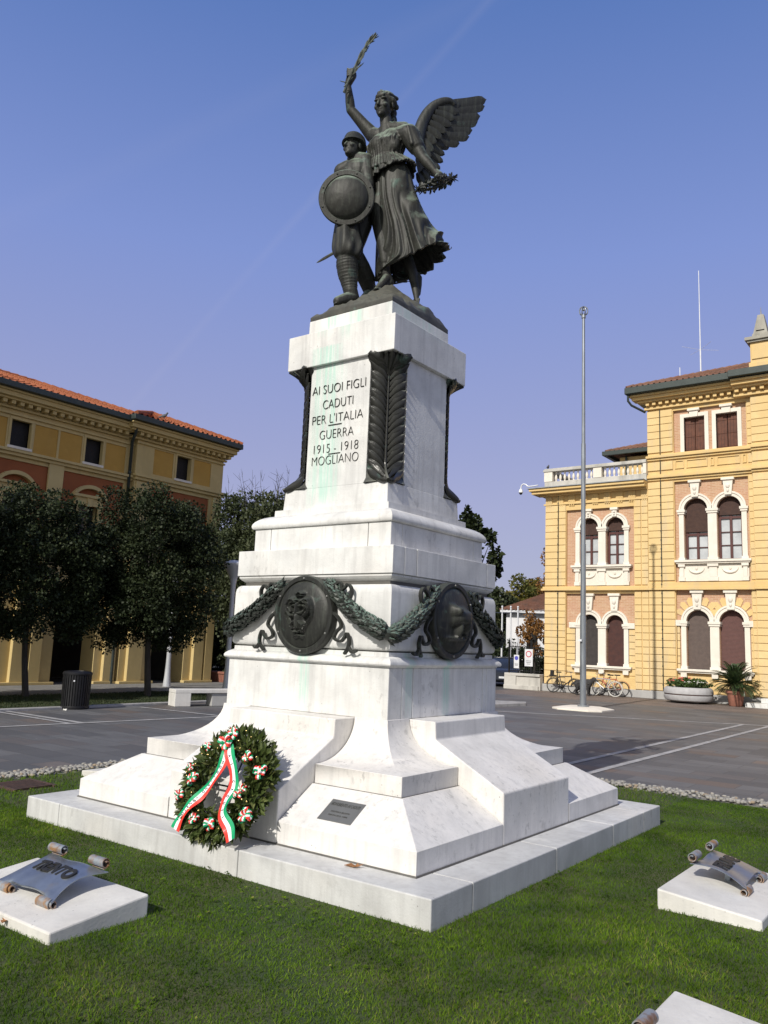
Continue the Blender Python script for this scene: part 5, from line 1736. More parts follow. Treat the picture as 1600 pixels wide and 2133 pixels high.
def keystone(b, cx, z0, z1, w0, w1, yf, head=True):
    b.prism([(cx - w0 / 2, z0), (cx + w0 / 2, z0), (cx + w1 / 2, z1), (cx - w1 / 2, z1)], 'y', yf, Y0 + 0.1)
    b.box(cx - w1 / 2 - 0.05, cx + w1 / 2 + 0.05, yf - 0.06, Y0 + 0.1, z1 - 0.11, z1)
    if head:
        b.sphere((cx, yf - 0.005, z0 + (z1 - z0) * 0.52), (w0 * .32, 0.07, (z1 - z0) * .16), 8, 6)
        b.sphere((cx, yf - 0.01, z0 + (z1 - z0) * 0.25), (w0 * .20, 0.05, (z1 - z0) * .12), 8, 6)

def arched_pair(px0, px1, pz0, pz1, ops, zsill, zs, blinds, balcony, key, slats=None, pier=True, impost=0.0, colour='yellow'):
    """brick field with two arched windows, white stone surround"""
    b = MB()
    holes = [arch_loop(a, c, zsill, zs) for a, c in ops]
    b.plate([(px0, pz0), (px1, pz0), (px1, pz1), (px0, pz1)], holes, lambda q, d: (q[0], Y0 + 0.14 + 0.22 * d, q[1]))
    b.build('brick_panel', M['brick'], HALL)
    s = MB(); w = 0.235
    for a, c in ops: arch_ring(s, a, c, zs, w * .92, Y0 + 0.045, Y0 + 0.20)
    (a0, a1), (b0, b1) = ops
    xs = [(a0 - w, a0), (a1, b0), (b1, b1 + w)]
    for x0, x1 in xs:
        s.box(x0 + 0.012, x1 - 0.012, Y0 + 0.05, Y0 + 0.34, zsill + 0.12, zs - 0.10)
        s.box(x0 - 0.02, x1 + 0.02, Y0 + 0.03, Y0 + 0.33, zsill, zsill + 0.12)
        s.box(x0 - 0.06, x1 + 0.06, Y0 - 0.02, Y0 + 0.345, zs - 0.11, zs + 0.0)
        s.box(x0 - 0.03, x1 + 0.03, Y0 + 0.01, Y0 + 0.342, zs - 0.20, zs - 0.113)
    if key: 
        for a, c in ops: keystone(s, (a + c) / 2, key[0], key[1], key[2], key[3], Y0 - 0.03)
    if impost:
        s.box(a0 - w - 0.30, a0 - w + 0.02, Y0 - 0.01, Y0 + 0.15, zs - 0.20, zs + 0.05)
        s.box(b1 + w - 0.02, b1 + w + 0.30, Y0 - 0.01, Y0 + 0.15, zs - 0.20, zs + 0.05)
    s.build('window_surround', M['hall_stone'], HALL, smooth=30)
    sl = MB()
    sl.box(a0 - w - 0.16, b1 + w + 0.16, Y0 - 0.14, Y0 + 0.34, zsill - 0.10, zsill)
    sl.box(a0 - w - 0.10, b1 + w + 0.10, Y0 - 0.08, Y0 + 0.14, zsill - 0.17, zsill - 0.102)
    if balcony:
        zb = balcony
        sl.box(a0 - w - 0.02, b1 + w + 0.02, Y0 + 0.06, Y0 + 0.135, zb, zsill - 0.17)
        for x0, x1 in xs:
            sl.box(x0 + 0.03, x1 - 0.03, Y0 - 0.01, Y0 + 0.055, zb + 0.18, zsill - 0.30)
            sl.box(x0 - 0.03, x1 + 0.03, Y0 - 0.06, Y0 + 0.055, zsill - 0.30, zsill - 0.173)
            sl.box(x0 - 0.02, x1 + 0.02, Y0 - 0.02, Y0 + 0.055, zb, zb + 0.178)
        for a, c in ops:
            pts = [((a + c) / 2 + 0.32 * math.cos(PI + PI * i / 10), Y0 + 0.045, (zb + zsill) / 2 + 0.12 + 0.22 * math.sin(PI + PI * i / 10)) for i in range(11)]
            sl.tube(pts, [0.022 + 0.032 * math.sin(PI * i / 10) for i in range(11)], 8)
            sl.sphere(((a + c) / 2, Y0 + 0.045, (zb + zsill) / 2 + 0.10), (0.06, 0.03, 0.09), 8, 6)
    else:
        for x0, x1 in xs:
            sl.box((x0 + x1) / 2 - 0.13, (x0 + x1) / 2 + 0.13, Y0 - 0.07, Y0 + 0.06, zsill - 0.36, zsill - 0.172)
    sl.build('window_sill', M['hall_stone'], HALL, bevel=0.012)
    for k, (a, c) in enumerate(ops):
        top = zs + (c - a) / 2
        fr = MB()
        if slats is None:
            zb_ = blinds[k]
            for x0, x1 in ((a, a + 0.09), ((a + c) / 2 - 0.055, (a + c) / 2 + 0.055), (c - 0.09, c)): fr.box(x0, x1, Y0 + 0.37, Y0 + 0.44, zsill, zb_)
            fr.box(a, c, Y0 + 0.372, Y0 + 0.438, zsill, zsill + 0.07); fr.box(a, c, Y0 + 0.372, Y0 + 0.438, zb_ - 0.16, zb_ - 0.06)
            n = 3 if zb_ - zsill > 1.6 else 2
            for i in range(1, n): 
                z = zsill + 0.07 + (zb_ - 0.16 - zsill - 0.07) * i / n
                fr.box(a + 0.09, c - 0.09, Y0 + 0.385, Y0 + 0.43, z - 0.018, z + 0.018)
            wo_ = fr.build('window', M['sash'], HALL, bevel=0.004)
            MB().box(a + 0.01, c - 0.01, Y0 + 0.445, Y0 + 0.46, zsill, zb_).build('pane', M['pane'], wo_)
            MB().plate([(a, zb_)] + [(c, zb_)] + arch_loop(a, c, zb_, zs)[2:], [], lambda q, d: (q[0], Y0 + 0.31 + 0.04 * d, q[1])).build('roller_blind', M['slat_brown'], wo_)
        else:
            wo_ = MB().plate(arch_loop(a, c, zsill, zs), [], lambda q, d: (q[0], Y0 + 0.33 + 0.04 * d, q[1])).build('roller_shutter', M[slats[k]], HALL)
    return

# --- core volumes, set back behind the facade plates
ZG = GZ
hb('interior', M['inside'], (-11.6, -6.8, Y0 + 0.6, Y0 + 1.2, ZG, 9.2), (-6.5, 7.9, Y0 + 0.6, Y0 + 1.2, ZG, 13.0))
hb('rear_block', M['hall_yellow'], (-11.72, -6.62, Y0 + 1.21, Y0 + 9, ZG, 9.25), (-6.62, 8.0, Y0 + 1.21, Y0 + 12, ZG, 13.1))
hb('side_wall', M['hall_yellow'], (-11.75, -11.55, Y0 + 0.16, Y0 + 9, 0.1, 9.25), (-6.64, -6.45, Y0 + 0.16, Y0 + 12, 0.1, 13.1))
# facade plates with the openings for the brick panels
def facade(x0, x1, z0, z1, holes, name='wall'):
    MB().plate([(x0, z0), (x1, z0), (x1, z1), (x0, z1)], [[(a, c), (b, c), (b, d), (a, d)] for a, b, c, d in holes], lambda q, d: (q[0], Y0 + 0.15 * d, q[1])).build(name, M['hall_yellow'], HALL)
WP0 = (-10.65, -7.32)
facade(-11.75, -6.63, 0.10, 9.26, [(WP0[0], WP0[1], 0.62, 4.43), (WP0[0], WP0[1], 4.77, 8.47)])
TP = (-5.46, -2.33)
facade(-6.63, 8.0, 0.10, 13.12, [(TP[0], TP[1], 0.60, 4.56), (TP[0], TP[1], 4.91, 9.45), (TP[0], TP[1], 10.80, 12.77), (3.2, 6.3, 0.60, 4.56), (3.2, 6.3, 4.91, 9.45), (3.2, 6.3, 10.80, 12.77)])
# wing
arched_pair(-10.66, -7.31, 0.60, 4.44, [(-9.95, -9.09), (-8.69, -7.86)], 1.10, 3.02, None, None, (3.62, 4.42, 0.30, 0.46), ('slat_dark', 'slat_wine'), impost=1)
arched_pair(-10.66, -7.31, 4.76, 8.48, [(-9.98, -9.07), (-8.69, -7.82)], 5.76, 7.58, (7.25, 7.40), 4.80, (8.03, 8.46, 0.22, 0.26))
# lower yellow field under the impost line of the ground-floor windows
for x0, x1 in ((-10.65, -10.20), (-7.62, -7.32)): rustic('rusticated_field', x0, x1, 0.70, 2.82, Y0 + 0.09)
hb('rusticated_field', M['hall_rust'], (-10.64, -7.33, Y0 + 0.10, Y0 + 0.139, 0.62, 0.92))
for x0, x1 in ((-11.75, -11.06), (-11.04, -10.66), (-7.31, -6.98), (-6.97, -6.65)):
    rustic('rusticated_strip', x0, x1, 0.14, 4.52, Y0 - 0.05)
    rustic('rusticated_strip', x0, x1, 4.80, 8.74, Y0 - 0.05)
hb('base_course', M['hall_base'], (-11.86, -6.62, Y0 - 0.10, Y0 + 0.14, ZG, 0.12), (-6.63, -2.2, Y0 - 0.13, Y0 + 0.14, ZG, 0.13), (-2.2, 8.1, Y0 - 0.30, Y0 + 0.14, ZG, 0.14), bevel=0.02)
hb('string_course', M['hall_yellow'], (-11.90, -6.64, Y0 - 0.16, Y0 + 0.02, 4.56, 4.66), (-11.84, -6.64, Y0 - 0.10, Y0 + 0.02, 4.662, 4.76), bevel=0.012)
fz = MB().box(-11.82, -6.64, Y0 - 0.075, Y0 + 0.02, 8.76, 8.84)
for i in range(9):
    x = -11.55 + i * 0.595
    fz.box(x - 0.17, x + 0.17, Y0 - 0.07, Y0 + 0.02, 8.845, 9.20)
    for k in (-0.10, 0, 0.10): fz.box(x + k - 0.03, x + k + 0.03, Y0 - 0.085, Y0 - 0.071, 8.90, 9.15)
    for k in (-0.10, 0, 0.10): fz.prism([(x + k - .03, 8.68), (x + k + .03, 8.68), (x + k + .018, 8.755), (x + k - .018, 8.755)], 'y', Y0 - 0.06, Y0 + 0.01)
fz.build('frieze', M['hall_yellow'], HALL)
hb('cornice', M['hall_yellow'], (-11.95, -6.64, Y0 - 0.22, Y0 + 0.4, 9.205, 9.28), (-12.28, -6.64, Y0 - 0.52, Y0 + 0.4, 9.283, 9.42), (-12.38, -6.64, Y0 - 0.62, Y0 + 0.4, 9.423, 9.55), bevel=0.015)
hb('cornice_flashing', M['lead'], (-12.45, -6.64, Y0 - 0.68, Y0 + 0.4, 9.553, 9.595))
hb('terrace_floor', M['lead'], (-11.9, -6.64, Y0 + 0.41, Y0 + 9, 9.30, 9.60))
# balustrade
BAL = MB()
BAL.box(-11.72, -6.64, Y0 - 0.22, Y0 + 0.10, 9.60, 9.92)
BAL.box(-11.78, -6.64, Y0 - 0.28, Y0 + 0.16, 10.42, 10.52); BAL.box(-11.74, -6.64, Y0 - 0.24, Y0 + 0.12, 10.523, 10.58)
bal = BAL.build('balustrade', M['old_stone'], HALL, bevel=0.01)
for x0, x1 in ((-11.74, -11.30), (-9.20, -8.78), (-6.80, -6.645)):
    MB().box(x0, x1, Y0 - 0.24, Y0 + 0.12, 9.923, 10.417).build('pedestal', M['hall_stone'], bal, bevel=0.012)
bp = MB().lathe([(0.055, 0), (0.055, 0.03), (0.03, 0.05), (0.045, 0.10), (0.068, 0.17), (0.060, 0.25), (0.030, 0.34), (0.026, 0.40), (0.048, 0.44), (0.055, 0.46), (0.055, 0.493)], (0, 0, 0), 12)
def balus(x, y, first=[None]):
    if first[0] is None:
        o = MB(); o.v = [(q[0] + x, q[1] + y, q[2] + 9.923) for q in bp.v]; o.f = list(bp.f)
        first[0] = o.build('baluster', M['hall_stone'], bal, smooth=40); first.append(x)
    else:
        c = first[0].copy(); COL.objects.link(c); c.parent = bal; c.location = (x - first[1], 0, 0)
for i in range(9): balus(-11.17 + i * 0.228, Y0 - 0.06)
for i in range(9): balus(-8.66 + i * 0.222, Y0 - 0.06)
# side return of the balustrade
sb = MB().box(-11.72, -11.40, Y0 + 0.103, Y0 + 6, 9.60, 9.92); sb.box(-11.76, -11.36, Y0 + 0.163, Y0 + 6, 10.42, 10.55)
sb.build('balustrade_return', M['old_stone'], HALL)
# higher rear roof behind the terrace
hb('rear_storey', M['hall_yellow'], (-10.4, -6.7, Y0 + 6.6, Y0 + 11.9, 9.6, 12.45))
hb('gutter', M['gutter'], (-11.15, -6.65, Y0 + 5.85, Y0 + 6.05, 12.50, 12.72), (-11.15, -10.95, Y0 + 6.05, Y0 + 12, 12.50, 12.72))
hip_roof('rear_roof', -11.0, 3.0, Y0 + 6.0, Y0 + 13, 12.70, 20, M['tiles_brown'], HALL)
hb('downpipe', M['gutter'], (-10.05, -9.95, Y0 + 6.45, Y0 + 6.55, 9.6, 12.5))

# tall block
arched_pair(-5.47, -2.32, 0.58, 4.57, [(-5.05, -4.07), (-3.67, -2.67)], 1.15, 3.20, None, None, (3.72, 4.54, 0.30, 0.46), ('slat_grey', 'slat_plum'), impost=1)
arched_pair(-5.47, -2.32, 4.90, 9.46, [(-5.07, -4.06), (-3.66, -2.66)], 5.88, 8.15, (7.16, 7.85), 4.95, (8.70, 9.46, 0.28, 0.44))
arched_pair(3.19, 6.31, 0.58, 4.57, [(3.55, 4.55), (4.95, 5.95)], 1.15, 3.20, None, None, (3.72, 4.54, 0.30, 0.46), ('slat_plum', 'slat_grey'), impost=1)
arched_pair(3.19, 6.31, 4.90, 9.46, [(3.55, 4.55), (4.95, 5.95)], 5.88, 8.15, (7.4, 7.85), 4.95, (8.70, 9.46, 0.28, 0.44))
# yellow fans over the ground-floor arches
for cx in (-4.56, -3.17):
    f = MB()
    for k in range(-3, 4):
        a = PI / 2 + k * 0.36
        if k == 0: continue
        r0_, r1_ = 0.74, 1.02 if abs(k) < 3 else 0.95
        da = 0.16
        f.prism([(cx + r0_ * math.cos(a - da), 3.2 + r0_ * math.sin(a - da)), (cx + r1_ * math.cos(a - da * .8), 3.2 + r1_ * math.sin(a - da * .8)), (cx + (r1_ + .09) * math.cos(a), 3.2 + (r1_ + .09) * math.sin(a)), (cx + r1_ * math.cos(a + da * .8), 3.2 + r1_ * math.sin(a + da * .8)), (cx + r0_ * math.cos(a + da), 3.2 + r0_ * math.sin(a + da))], 'y', Y0 + 0.10 + 0.002 * k, Y0 + 0.139)
    f.build('arch_fan', M['hall_yellow'], HALL)
for x0, x1 in ((-5.46, -5.32), (-2.42, -2.33)): rustic('rusticated_field', x0, x1, 0.70, 3.0, Y0 + 0.09)
hb('rusticated_field', M['hall_rust'], (-5.45, -2.34, Y0 + 0.10, Y0 + 0.139, 0.60, 0.97))
for zz in ((0.15, 4.52), (4.98, 9.50), (10.02, 10.44), (10.86, 12.86)):
    for x0, x1 in ((-6.65, -6.06), (-6.04, -5.48)): rustic('rusticated_strip', x0, x1, zz[0], zz[1], Y0 - 0.06)
    rustic('rusticated_strip', -2.31, -2.12, zz[0], zz[1], Y0 - 0.04)
    rustic('rusticated_strip', -2.10, -1.35, zz[0], zz[1], Y0 - 0.24)
    rustic('rusticated_strip', 2.4, 3.15, zz[0], zz[1], Y0 - 0.24)
    rustic('rusticated_strip', 6.33, 7.98, zz[0], zz[1], Y0 - 0.06)
    rustic('rusticated_strip', -1.33, -0.45, zz[0], zz[1], Y0 - 0.20); rustic('rusticated_strip', 1.5, 2.38, zz[0], zz[1], Y0 - 0.20)
hb('projecting_wall', M['hall_yellow'], (-2.11, 3.16, Y0 - 0.19, Y0 - 0.003, 0.145, 13.11))
dr = hb('door', M['shutter'], (-0.30, 1.35, Y0 - 0.235, Y0 - 0.192, 0.15, 3.1), bevel=0.02)
hb('door_frame', M['hall_stone'], (-0.48, -0.302, Y0 - 0.33, Y0 - 0.192, 0.145, 3.1), (1.352, 1.53, Y0 - 0.33, Y0 - 0.192, 0.145, 3.1), (-0.52, 1.57, Y0 - 0.36, Y0 - 0.192, 3.103, 3.4), parent=dr, bevel=0.02)
bands = []
for z0, z1, p in ((4.56, 4.66, 0.15), (4.663, 4.90, 0.08), (9.56, 9.66, 0.08), (9.663, 9.76, 0.17), (9.763, 9.84, 0.11), (10.50, 10.60, 0.09), (10.603, 10.72, 0.17)):
    bands.append((-6.69, -2.13, Y0 - p, Y0 + 0.02, z0, z1)); bands.append((-2.13, 3.18, Y0 - p - 0.19, Y0 + 0.02, z0 + 0.004, z1 + 0.004)); bands.append((3.18, 8.05, Y0 - p, Y0 + 0.02, z0, z1))
hb('string_course', M['hall_yellow'], *bands, bevel=0.012)
# panelled band
pn = MB()
for x0, x1 in ((-5.40, -5.00), (-4.90, -3.98), (-3.86, -3.70), (-3.58, -2.62), (-2.52, -2.36)):
    pn.plate([(x0, 10.04), (x1, 10.04), (x1, 10.42), (x0, 10.42)], [[(x0 + .04, 10.08), (x1 - .04, 10.08), (x1 - .04, 10.38), (x0 + .04, 10.38)]], lambda q, d: (q[0], Y0 - 0.045 + 0.06 * d, q[1]))
pn.build('panel_moulding', M['hall_yellow'], HALL)
# top windows
MB().plate([(TP[0] - .01, 10.79), (TP[1] + .01, 10.79), (TP[1] + .01, 12.78), (TP[0] - .01, 12.78)], [[(-5.0, 10.8), (-4.1, 10.8), (-4.1, 12.42), (-5.0, 12.42)], [(-3.61, 10.8), (-2.71, 10.8), (-2.71, 12.42), (-3.61, 12.42)]],
           lambda q, d: (q[0], Y0 + 0.14 + 0.2 * d, q[1])).build('brick_panel', M['brick'], HALL)
MB().plate([(3.19, 10.79), (6.31, 10.79), (6.31, 12.78), (3.19, 12.78)], [], lambda q, d: (q[0], Y0 + 0.14 + 0.2 * d, q[1])).build('brick_panel', M['brick'], HALL)
for x0, x1 in ((-5.0, -4.1), (-3.61, -2.71)):
    s = MB()
    s.plate([(x0 - .17, 10.74), (x1 + .17, 10.74), (x1 + .17, 12.57), (x0 - .17, 12.57)], [[(x0, 10.745), (x1, 10.745), (x1, 12.40), (x0, 12.40)]], lambda q, d: (q[0], Y0 + 0.06 + 0.26 * d, q[1]))
    keystone(s, (x0 + x1) / 2, 12.38, 12.77, 0.34, 0.42, Y0 - 0.01, False)
    w_ = s.build('window', M['hall_stone'], HALL, bevel=0.01)
    xm = (x0 + x1) / 2
    for a, c in ((x0 + 0.01, xm - 0.012), (xm + 0.012, x1 - 0.01)):
        sh_ = MB().box(a, c, Y0 + 0.26, Y0 + 0.30, 10.76, 12.39)
        for z in (10.95, 11.55, 12.15): sh_.box(a + 0.02, c - 0.02, Y0 + 0.245, Y0 + 0.259, z - 0.05, z + 0.05)
        sh_.build('shutter', M['shutter'], w_, bevel=0.006)
# main cornice
cn = []
for x0, x1, p in ((-6.70, -2.75, 0.0), (-2.75, 8.1, 0.22)):
    l = 1 if x0 < -5 else 0
    cn += [(x0 - 0.04 * l, x1, Y0 - 0.14 - p, Y0 + 0.05, 12.93, 13.04), (x0 - 0.30 * l, x1, Y0 - 0.34 - p, Y0 + 0.05, 13.26, 13.36), (x0 - 0.50 * l, x1, Y0 - 0.52 - p, Y0 + 0.05, 13.363, 13.50), (x0 - 0.60 * l, x1, Y0 - 0.62 - p, Y0 + 0.05, 13.503, 13.60)]
hb('main_cornice', M['hall_yellow'], *cn, bevel=0.012)
hb('cornice_frieze', M['hall_yellow'], (-6.66, -2.1, Y0 - 0.06, Y0 + 0.01, 13.043, 13.257), (-2.76, 3.4, Y0 - 0.27, Y0 - 0.062, 13.043, 13.257))
def repeat(o, step, n):
    for i in range(1, n):
        c = o.copy(); COL.objects.link(c); c.parent = o.parent; c.location = Vector(step) * i
repeat(MB().box(-6.62, -6.47, Y0 - 0.28, Y0 - 0.061, 13.10, 13.235).build('dentil', M['hall_yellow'], HALL), (0.30, 0, 0), 13)
repeat(MB().box(-2.66, -2.50, Y0 - 0.50, Y0 - 0.271, 13.10, 13.235).build('dentil', M['hall_yellow'], HALL), (0.34, 0, 0), 30)
hb('gutter', M['gutter'], (-7.42, -2.80, Y0 - 0.86, Y0 - 0.62, 13.62, 13.92), (-2.80, 8.9, Y0 - 1.06, Y0 - 0.82, 13.64, 13.94), (-7.42, -7.2, Y0 - 0.62, Y0 + 12.6, 13.62, 13.92), bevel=0.02)
hb('soffit', M['gutter'], (-7.38, 8.8, Y0 - 0.80, Y0 + 12.4, 13.604, 13.66))
hip_roof('roof', -7.35, 8.9, Y0 - 0.78, Y0 + 12.6, 13.90, 21.5, M['tiles_brown'], HALL)
dp = MB().tube([(-7.30, Y0 - 0.70, 13.60), (-7.30, Y0 - 0.70, 13.32), (-7.18, Y0 - 0.6, 13.12), (-6.72, Y0 - 0.05, 12.86)], 0.055, 8)
dp.build('downpipe', M['gutter'], HALL, smooth=60)
pc = MB()
for x in (-11.05, -6.05):
    pc.tube([(x, Y0 - 0.075, 9.2 if x < -8 else 12.9), (x, Y0 - 0.075, 0.0)], 0.018, 6)
    for k in range(22): pc.box(x - 0.03, x + 0.03, Y0 - 0.10, Y0 - 0.05, 0.4 + k * 0.4, 0.44 + k * 0.4)
pc.build('cable_conduit', M['gutter'], HALL)
M['pin_stone'] = mat_plaster('grey_pinnacle_stone', (0.34, 0.325, 0.28), (0.27, 0.255, 0.22), (0.12, 0.115, 0.10), 0.6)
# roof pinnacle
pi = MB().box(-1.92, -1.12, Y0 - 0.75, Y0 + 0.05, 13.7, 15.10)
pi.box(-1.86, -1.18, Y0 - 0.80, Y0 - 0.752, 14.35, 15.0); pi.box(-1.98, -1.06, Y0 - 0.81, Y0 + 0.11, 13.95, 14.2)
pn_ = pi.build('pinnacle', M['hall_yellow'], HALL, bevel=0.015)
cp = MB().box(-2.02, -1.02, Y0 - 0.85, Y0 + 0.15, 15.103, 15.19); cp.box(-2.10, -0.94, Y0 - 0.93, Y0 + 0.23, 15.193, 15.33); cp.box(-1.84, -1.20, Y0 - 0.67, Y0 - 0.03, 15.333, 15.52)
cx, cy = -1.52, Y0 - 0.35
cp.rings([[(cx - a, cy - a, z), (cx + a, cy - a, z), (cx + a, cy + a, z), (cx - a, cy + a, z)] for a, z in ((0.29, 15.522), (0.12, 16.42), (0.02, 16.46))])
cp.tube([(cx, cy, 16.44), (cx, cy, 16.80)], [0.03, 0.008], 6)
for s_ in (-1, 1): cp.box(cx - 0.17, cx + 0.17, cy - 0.285, cy - 0.25, 15.64, 15.68)
cp.build('obelisk', M['pin_stone'], pn_, bevel=0.008)
# things on the roof and wall
an = MB().tube([(-4.72, 31.5, 14.7), (-4.72, 31.5, 16.25)], 0.035, 8)
an.tube([(-4.72, 31.5, 16.2), (-4.72, 31.5, 20.25)], [0.028, 0.016], 8)
for k in range(4):
    a = PI / 4 + k * PI / 2
    an.tube([(-4.72, 31.5, 16.22), (-4.72 + 0.95 * math.cos(a), 31.5 + 0.95 * math.sin(a), 16.28)], 0.007, 5)
M['white_metal'] = plain('white_metal', (0.72, 0.73, 0.75), (0.62, 0.63, 0.66), rough=0.4, metal=0.1, bump=0)
tag(an.build('radio_mast', M['white_metal']), 'tall thin white radio mast on the town hall roof', 'antenna')
tag(MB().tube([(-5.55, 31.0, 14.6), (-5.55, 31.0, 15.32)], 0.02, 6).build('roof_aerial', M['white_metal']), 'short white aerial rod on the town hall roof, left of the tall mast', 'antenna')
sca = empty('security_camera', (-12.3, 28.8, 9.6), 'white dome security camera on a curved arm at the wing cornice corner', 'camera')
MB().tube(catmull([(-11.85, 28.82, 9.70), (-12.35, 28.82, 9.68), (-12.50, 28.82, 9.78), (-12.66, 28.82, 9.82), (-12.76, 28.82, 9.72), (-12.78, 28.82, 9.55)], 5), 0.032, 8).build('arm', M['white_metal'], sca, smooth=60)
MB().lathe([(0.02, 0.16), (0.07, 0.15), (0.105, 0.06), (0.11, -0.02), (0.09, -0.03)][::-1], (-12.78, 28.82, 9.42), 16).build('housing', M['white_metal'], sca, smooth=50)
MB().sphere((-12.78, 28.82, 9.39), (0.085, 0.085, 0.10), 14, 8).build('dome', M['letter'], sca, smooth=180)
# entrance steps
hs = MB().box(-2.42, 3.5, Y0 - 1.30, Y0 - 0.31, GZ - 0.02, GZ + 0.17); hs.box(-1.90, 3.0, Y0 - 0.92, Y0 - 0.31, GZ + 0.172, GZ + 0.36)
tag(hs.build('entrance_steps', M['marble'], bevel=0.012), 'white stone steps at the right edge of the town hall', 'steps')

# ------------------------------------------------------------------ arcaded building (left)
M['arc_yellow'] = mat_plaster('ochre_plaster', (0.56, 0.435, 0.205), (0.49, 0.375, 0.170), (0.34, 0.28, 0.17), 0.4)
M['arc_ochre'] = mat_plaster('deep_ochre_panel', (0.50, 0.30, 0.075), (0.44, 0.255, 0.06), (0.40, 0.25, 0.08), 0.3)
M['arc_red'] = mat_plaster('terracotta_panel', (0.31, 0.105, 0.042), (0.26, 0.085, 0.035), (0.22, 0.10, 0.05), 0.3)
XL = -21.7
ARC = empty('arcaded_building', (XL, 8, GZ), 'long ochre arcaded building with terracotta panels and an orange tiled roof', 'building')
def ab(name, mat, *boxes, parent=None, bevel=0.0):
    """boxes as (y0, y1, z0, z1, x_back, x_front)"""
    if len(boxes) > 1:
        for y0, y1, z0, z1, xb, xf in boxes: o = MB().box(xb, xf, y0, y1, z0, z1).build(name, mat, parent or ARC, bevel=bevel)
        return o
    b = MB()
    for y0, y1, z0, z1, xb, xf in boxes: b.box(xb, xf, y0, y1, z0, z1)
    return b.build(name, mat, parent or ARC, bevel=bevel)
def lplate(name, mat, y0, y1, z0, z1, holes, x, th=0.15):
    return MB().plate([(y0, z0), (y1, z0), (y1, z1), (y0, z1)], [[(a, c), (b, c), (b, d), (a, d)] for a, b, c, d in holes], lambda q, d: (x - th * d, q[0], q[1])).build(name, mat, ARC)
XC = XL + 0.22
bays = [(7.62, False), (10.60, False), (14.80, True)]
ys = [1.66, 4.64, 7.62, 10.60]
holes = []
for c in ys:
    holes += [(c - 0.375, c + 0.375, 8.08, 9.02), (c - 1.45, c - 0.52, 7.97, 9.03), (c + 0.52, c + 1.45, 7.97, 9.03), (c - 1.47, c + 1.47, 4.3, 7.58)]
lplate('wall', M['arc_yellow'], -0.2, 12.42, 3.55, 9.55, holes, XL)
c = 14.80
lplate('wall', M['arc_yellow'], 12.40, 17.02, 3.55, 9.55, [(c - 0.375, c + 0.375, 8.20, 9.18), (c - 1.55, c - 0.55, 8.15, 9.20), (c + 0.55, c + 1.52, 8.15, 9.20), (c - 1.55, c + 1.52, 4.3, 7.62)], XC, 0.2)
ab('end_wall', M['arc_yellow'], (16.82, 17.02, -0.2, 9.55, -33, XC - 0.202), (12.405, 12.60, 3.55, 9.55, XC - 1.2, XC - 0.202))
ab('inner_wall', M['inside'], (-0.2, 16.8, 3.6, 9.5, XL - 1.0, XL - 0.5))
ab('body', M['arc_yellow'], (-0.2, 16.8, 3.6, 9.5, -33, XL - 1.01))
for c in ys:
    ab('panel', M['arc_ochre'], (c - 1.46, c - 0.51, 7.96, 9.04, XL - 0.10, XL - 0.035), (c + 0.51, c + 1.46, 7.96, 9.04, XL - 0.10, XL - 0.035))
ab('panel', M['arc_ochre'], (13.24, 14.26, 8.14, 9.21, XC - 0.12, XC - 0.035), (15.34, 16.33, 8.14, 9.21, XC - 0.12, XC - 0.035))
def noble(c, x, zb, zt):
    """terracotta field with a pedimented window"""
    MB().plate([(c - 1.56, 4.29), (c + 1.54, 4.29), (c + 1.54, 7.63), (c - 1.56, 7.63)], [[(c - 0.42, 4.5), (c + 0.42, 4.5), (c + 0.42, zt), (c - 0.42, zt)]], lambda q, d: (x - 0.05 - 0.08 * d, q[0], q[1])).build('panel', M['arc_red'], ARC)
    s = MB()
    s.box(x - 0.30, x + 0.05, c - 0.56, c - 0.42, 4.5, zt); s.box(x - 0.30, x + 0.05, c + 0.42, c + 0.56, 4.5, zt)
    s.box(x - 0.14, x + 0.06, c - 0.60, c + 0.60, zt + 0.003, zt + 0.30)
    s.box(x - 0.14, x + 0.14, c - 0.72, c + 0.72, zt + 0.303, zt + 0.40)
    s.prism([(c - 0.09, zt - 0.02), (c + 0.09, zt - 0.02), (c + 0.13, zt + 0.30), (c - 0.13, zt + 0.30)], 'x', x - 0.1, x + 0.10)
    n = 14; R = 0.86; a0 = math.acos(0.72 / R)
    oc = zt + 0.40 - R * math.sin(a0)
    outer = [(c + R * math.cos(a0 + (PI - 2 * a0) * i / n), oc + R * math.sin(a0 + (PI - 2 * a0) * i / n)) for i in range(n + 1)]
    inner = [(c + (q[0] - c) * 0.80, zt + 0.41 + (q[1] - zt - 0.40) * 0.62) for q in outer[::-1]]
    s.prism(outer + inner, 'x', x - 0.12, x + 0.15)
    w_ = s.build('window', M['arc_yellow'], ARC, smooth=30)
    MB().box(x - 0.26, x - 0.22, c - 0.40, c + 0.02, 4.5, zt - 0.01).build('shutter', M['slat_grey'], w_)
    MB().box(x - 0.34, x - 0.30, c - 0.42, c + 0.42, 4.5, zt).build('pane', M['dark_glass'], w_)
M['dark_glass'] = plain('dark_glass', (0.020, 0.022, 0.024), rough=0.12, bump=0)
M['dark_shutter'] = mat_wood('dark_green_shutter', (0.018, 0.016, 0.014), (0.013, 0.012, 0.011), 2, 0.05)
for c in ys: noble(c, XL, 4.5, 6.42)
noble(14.80, XC, 4.5, 6.42)
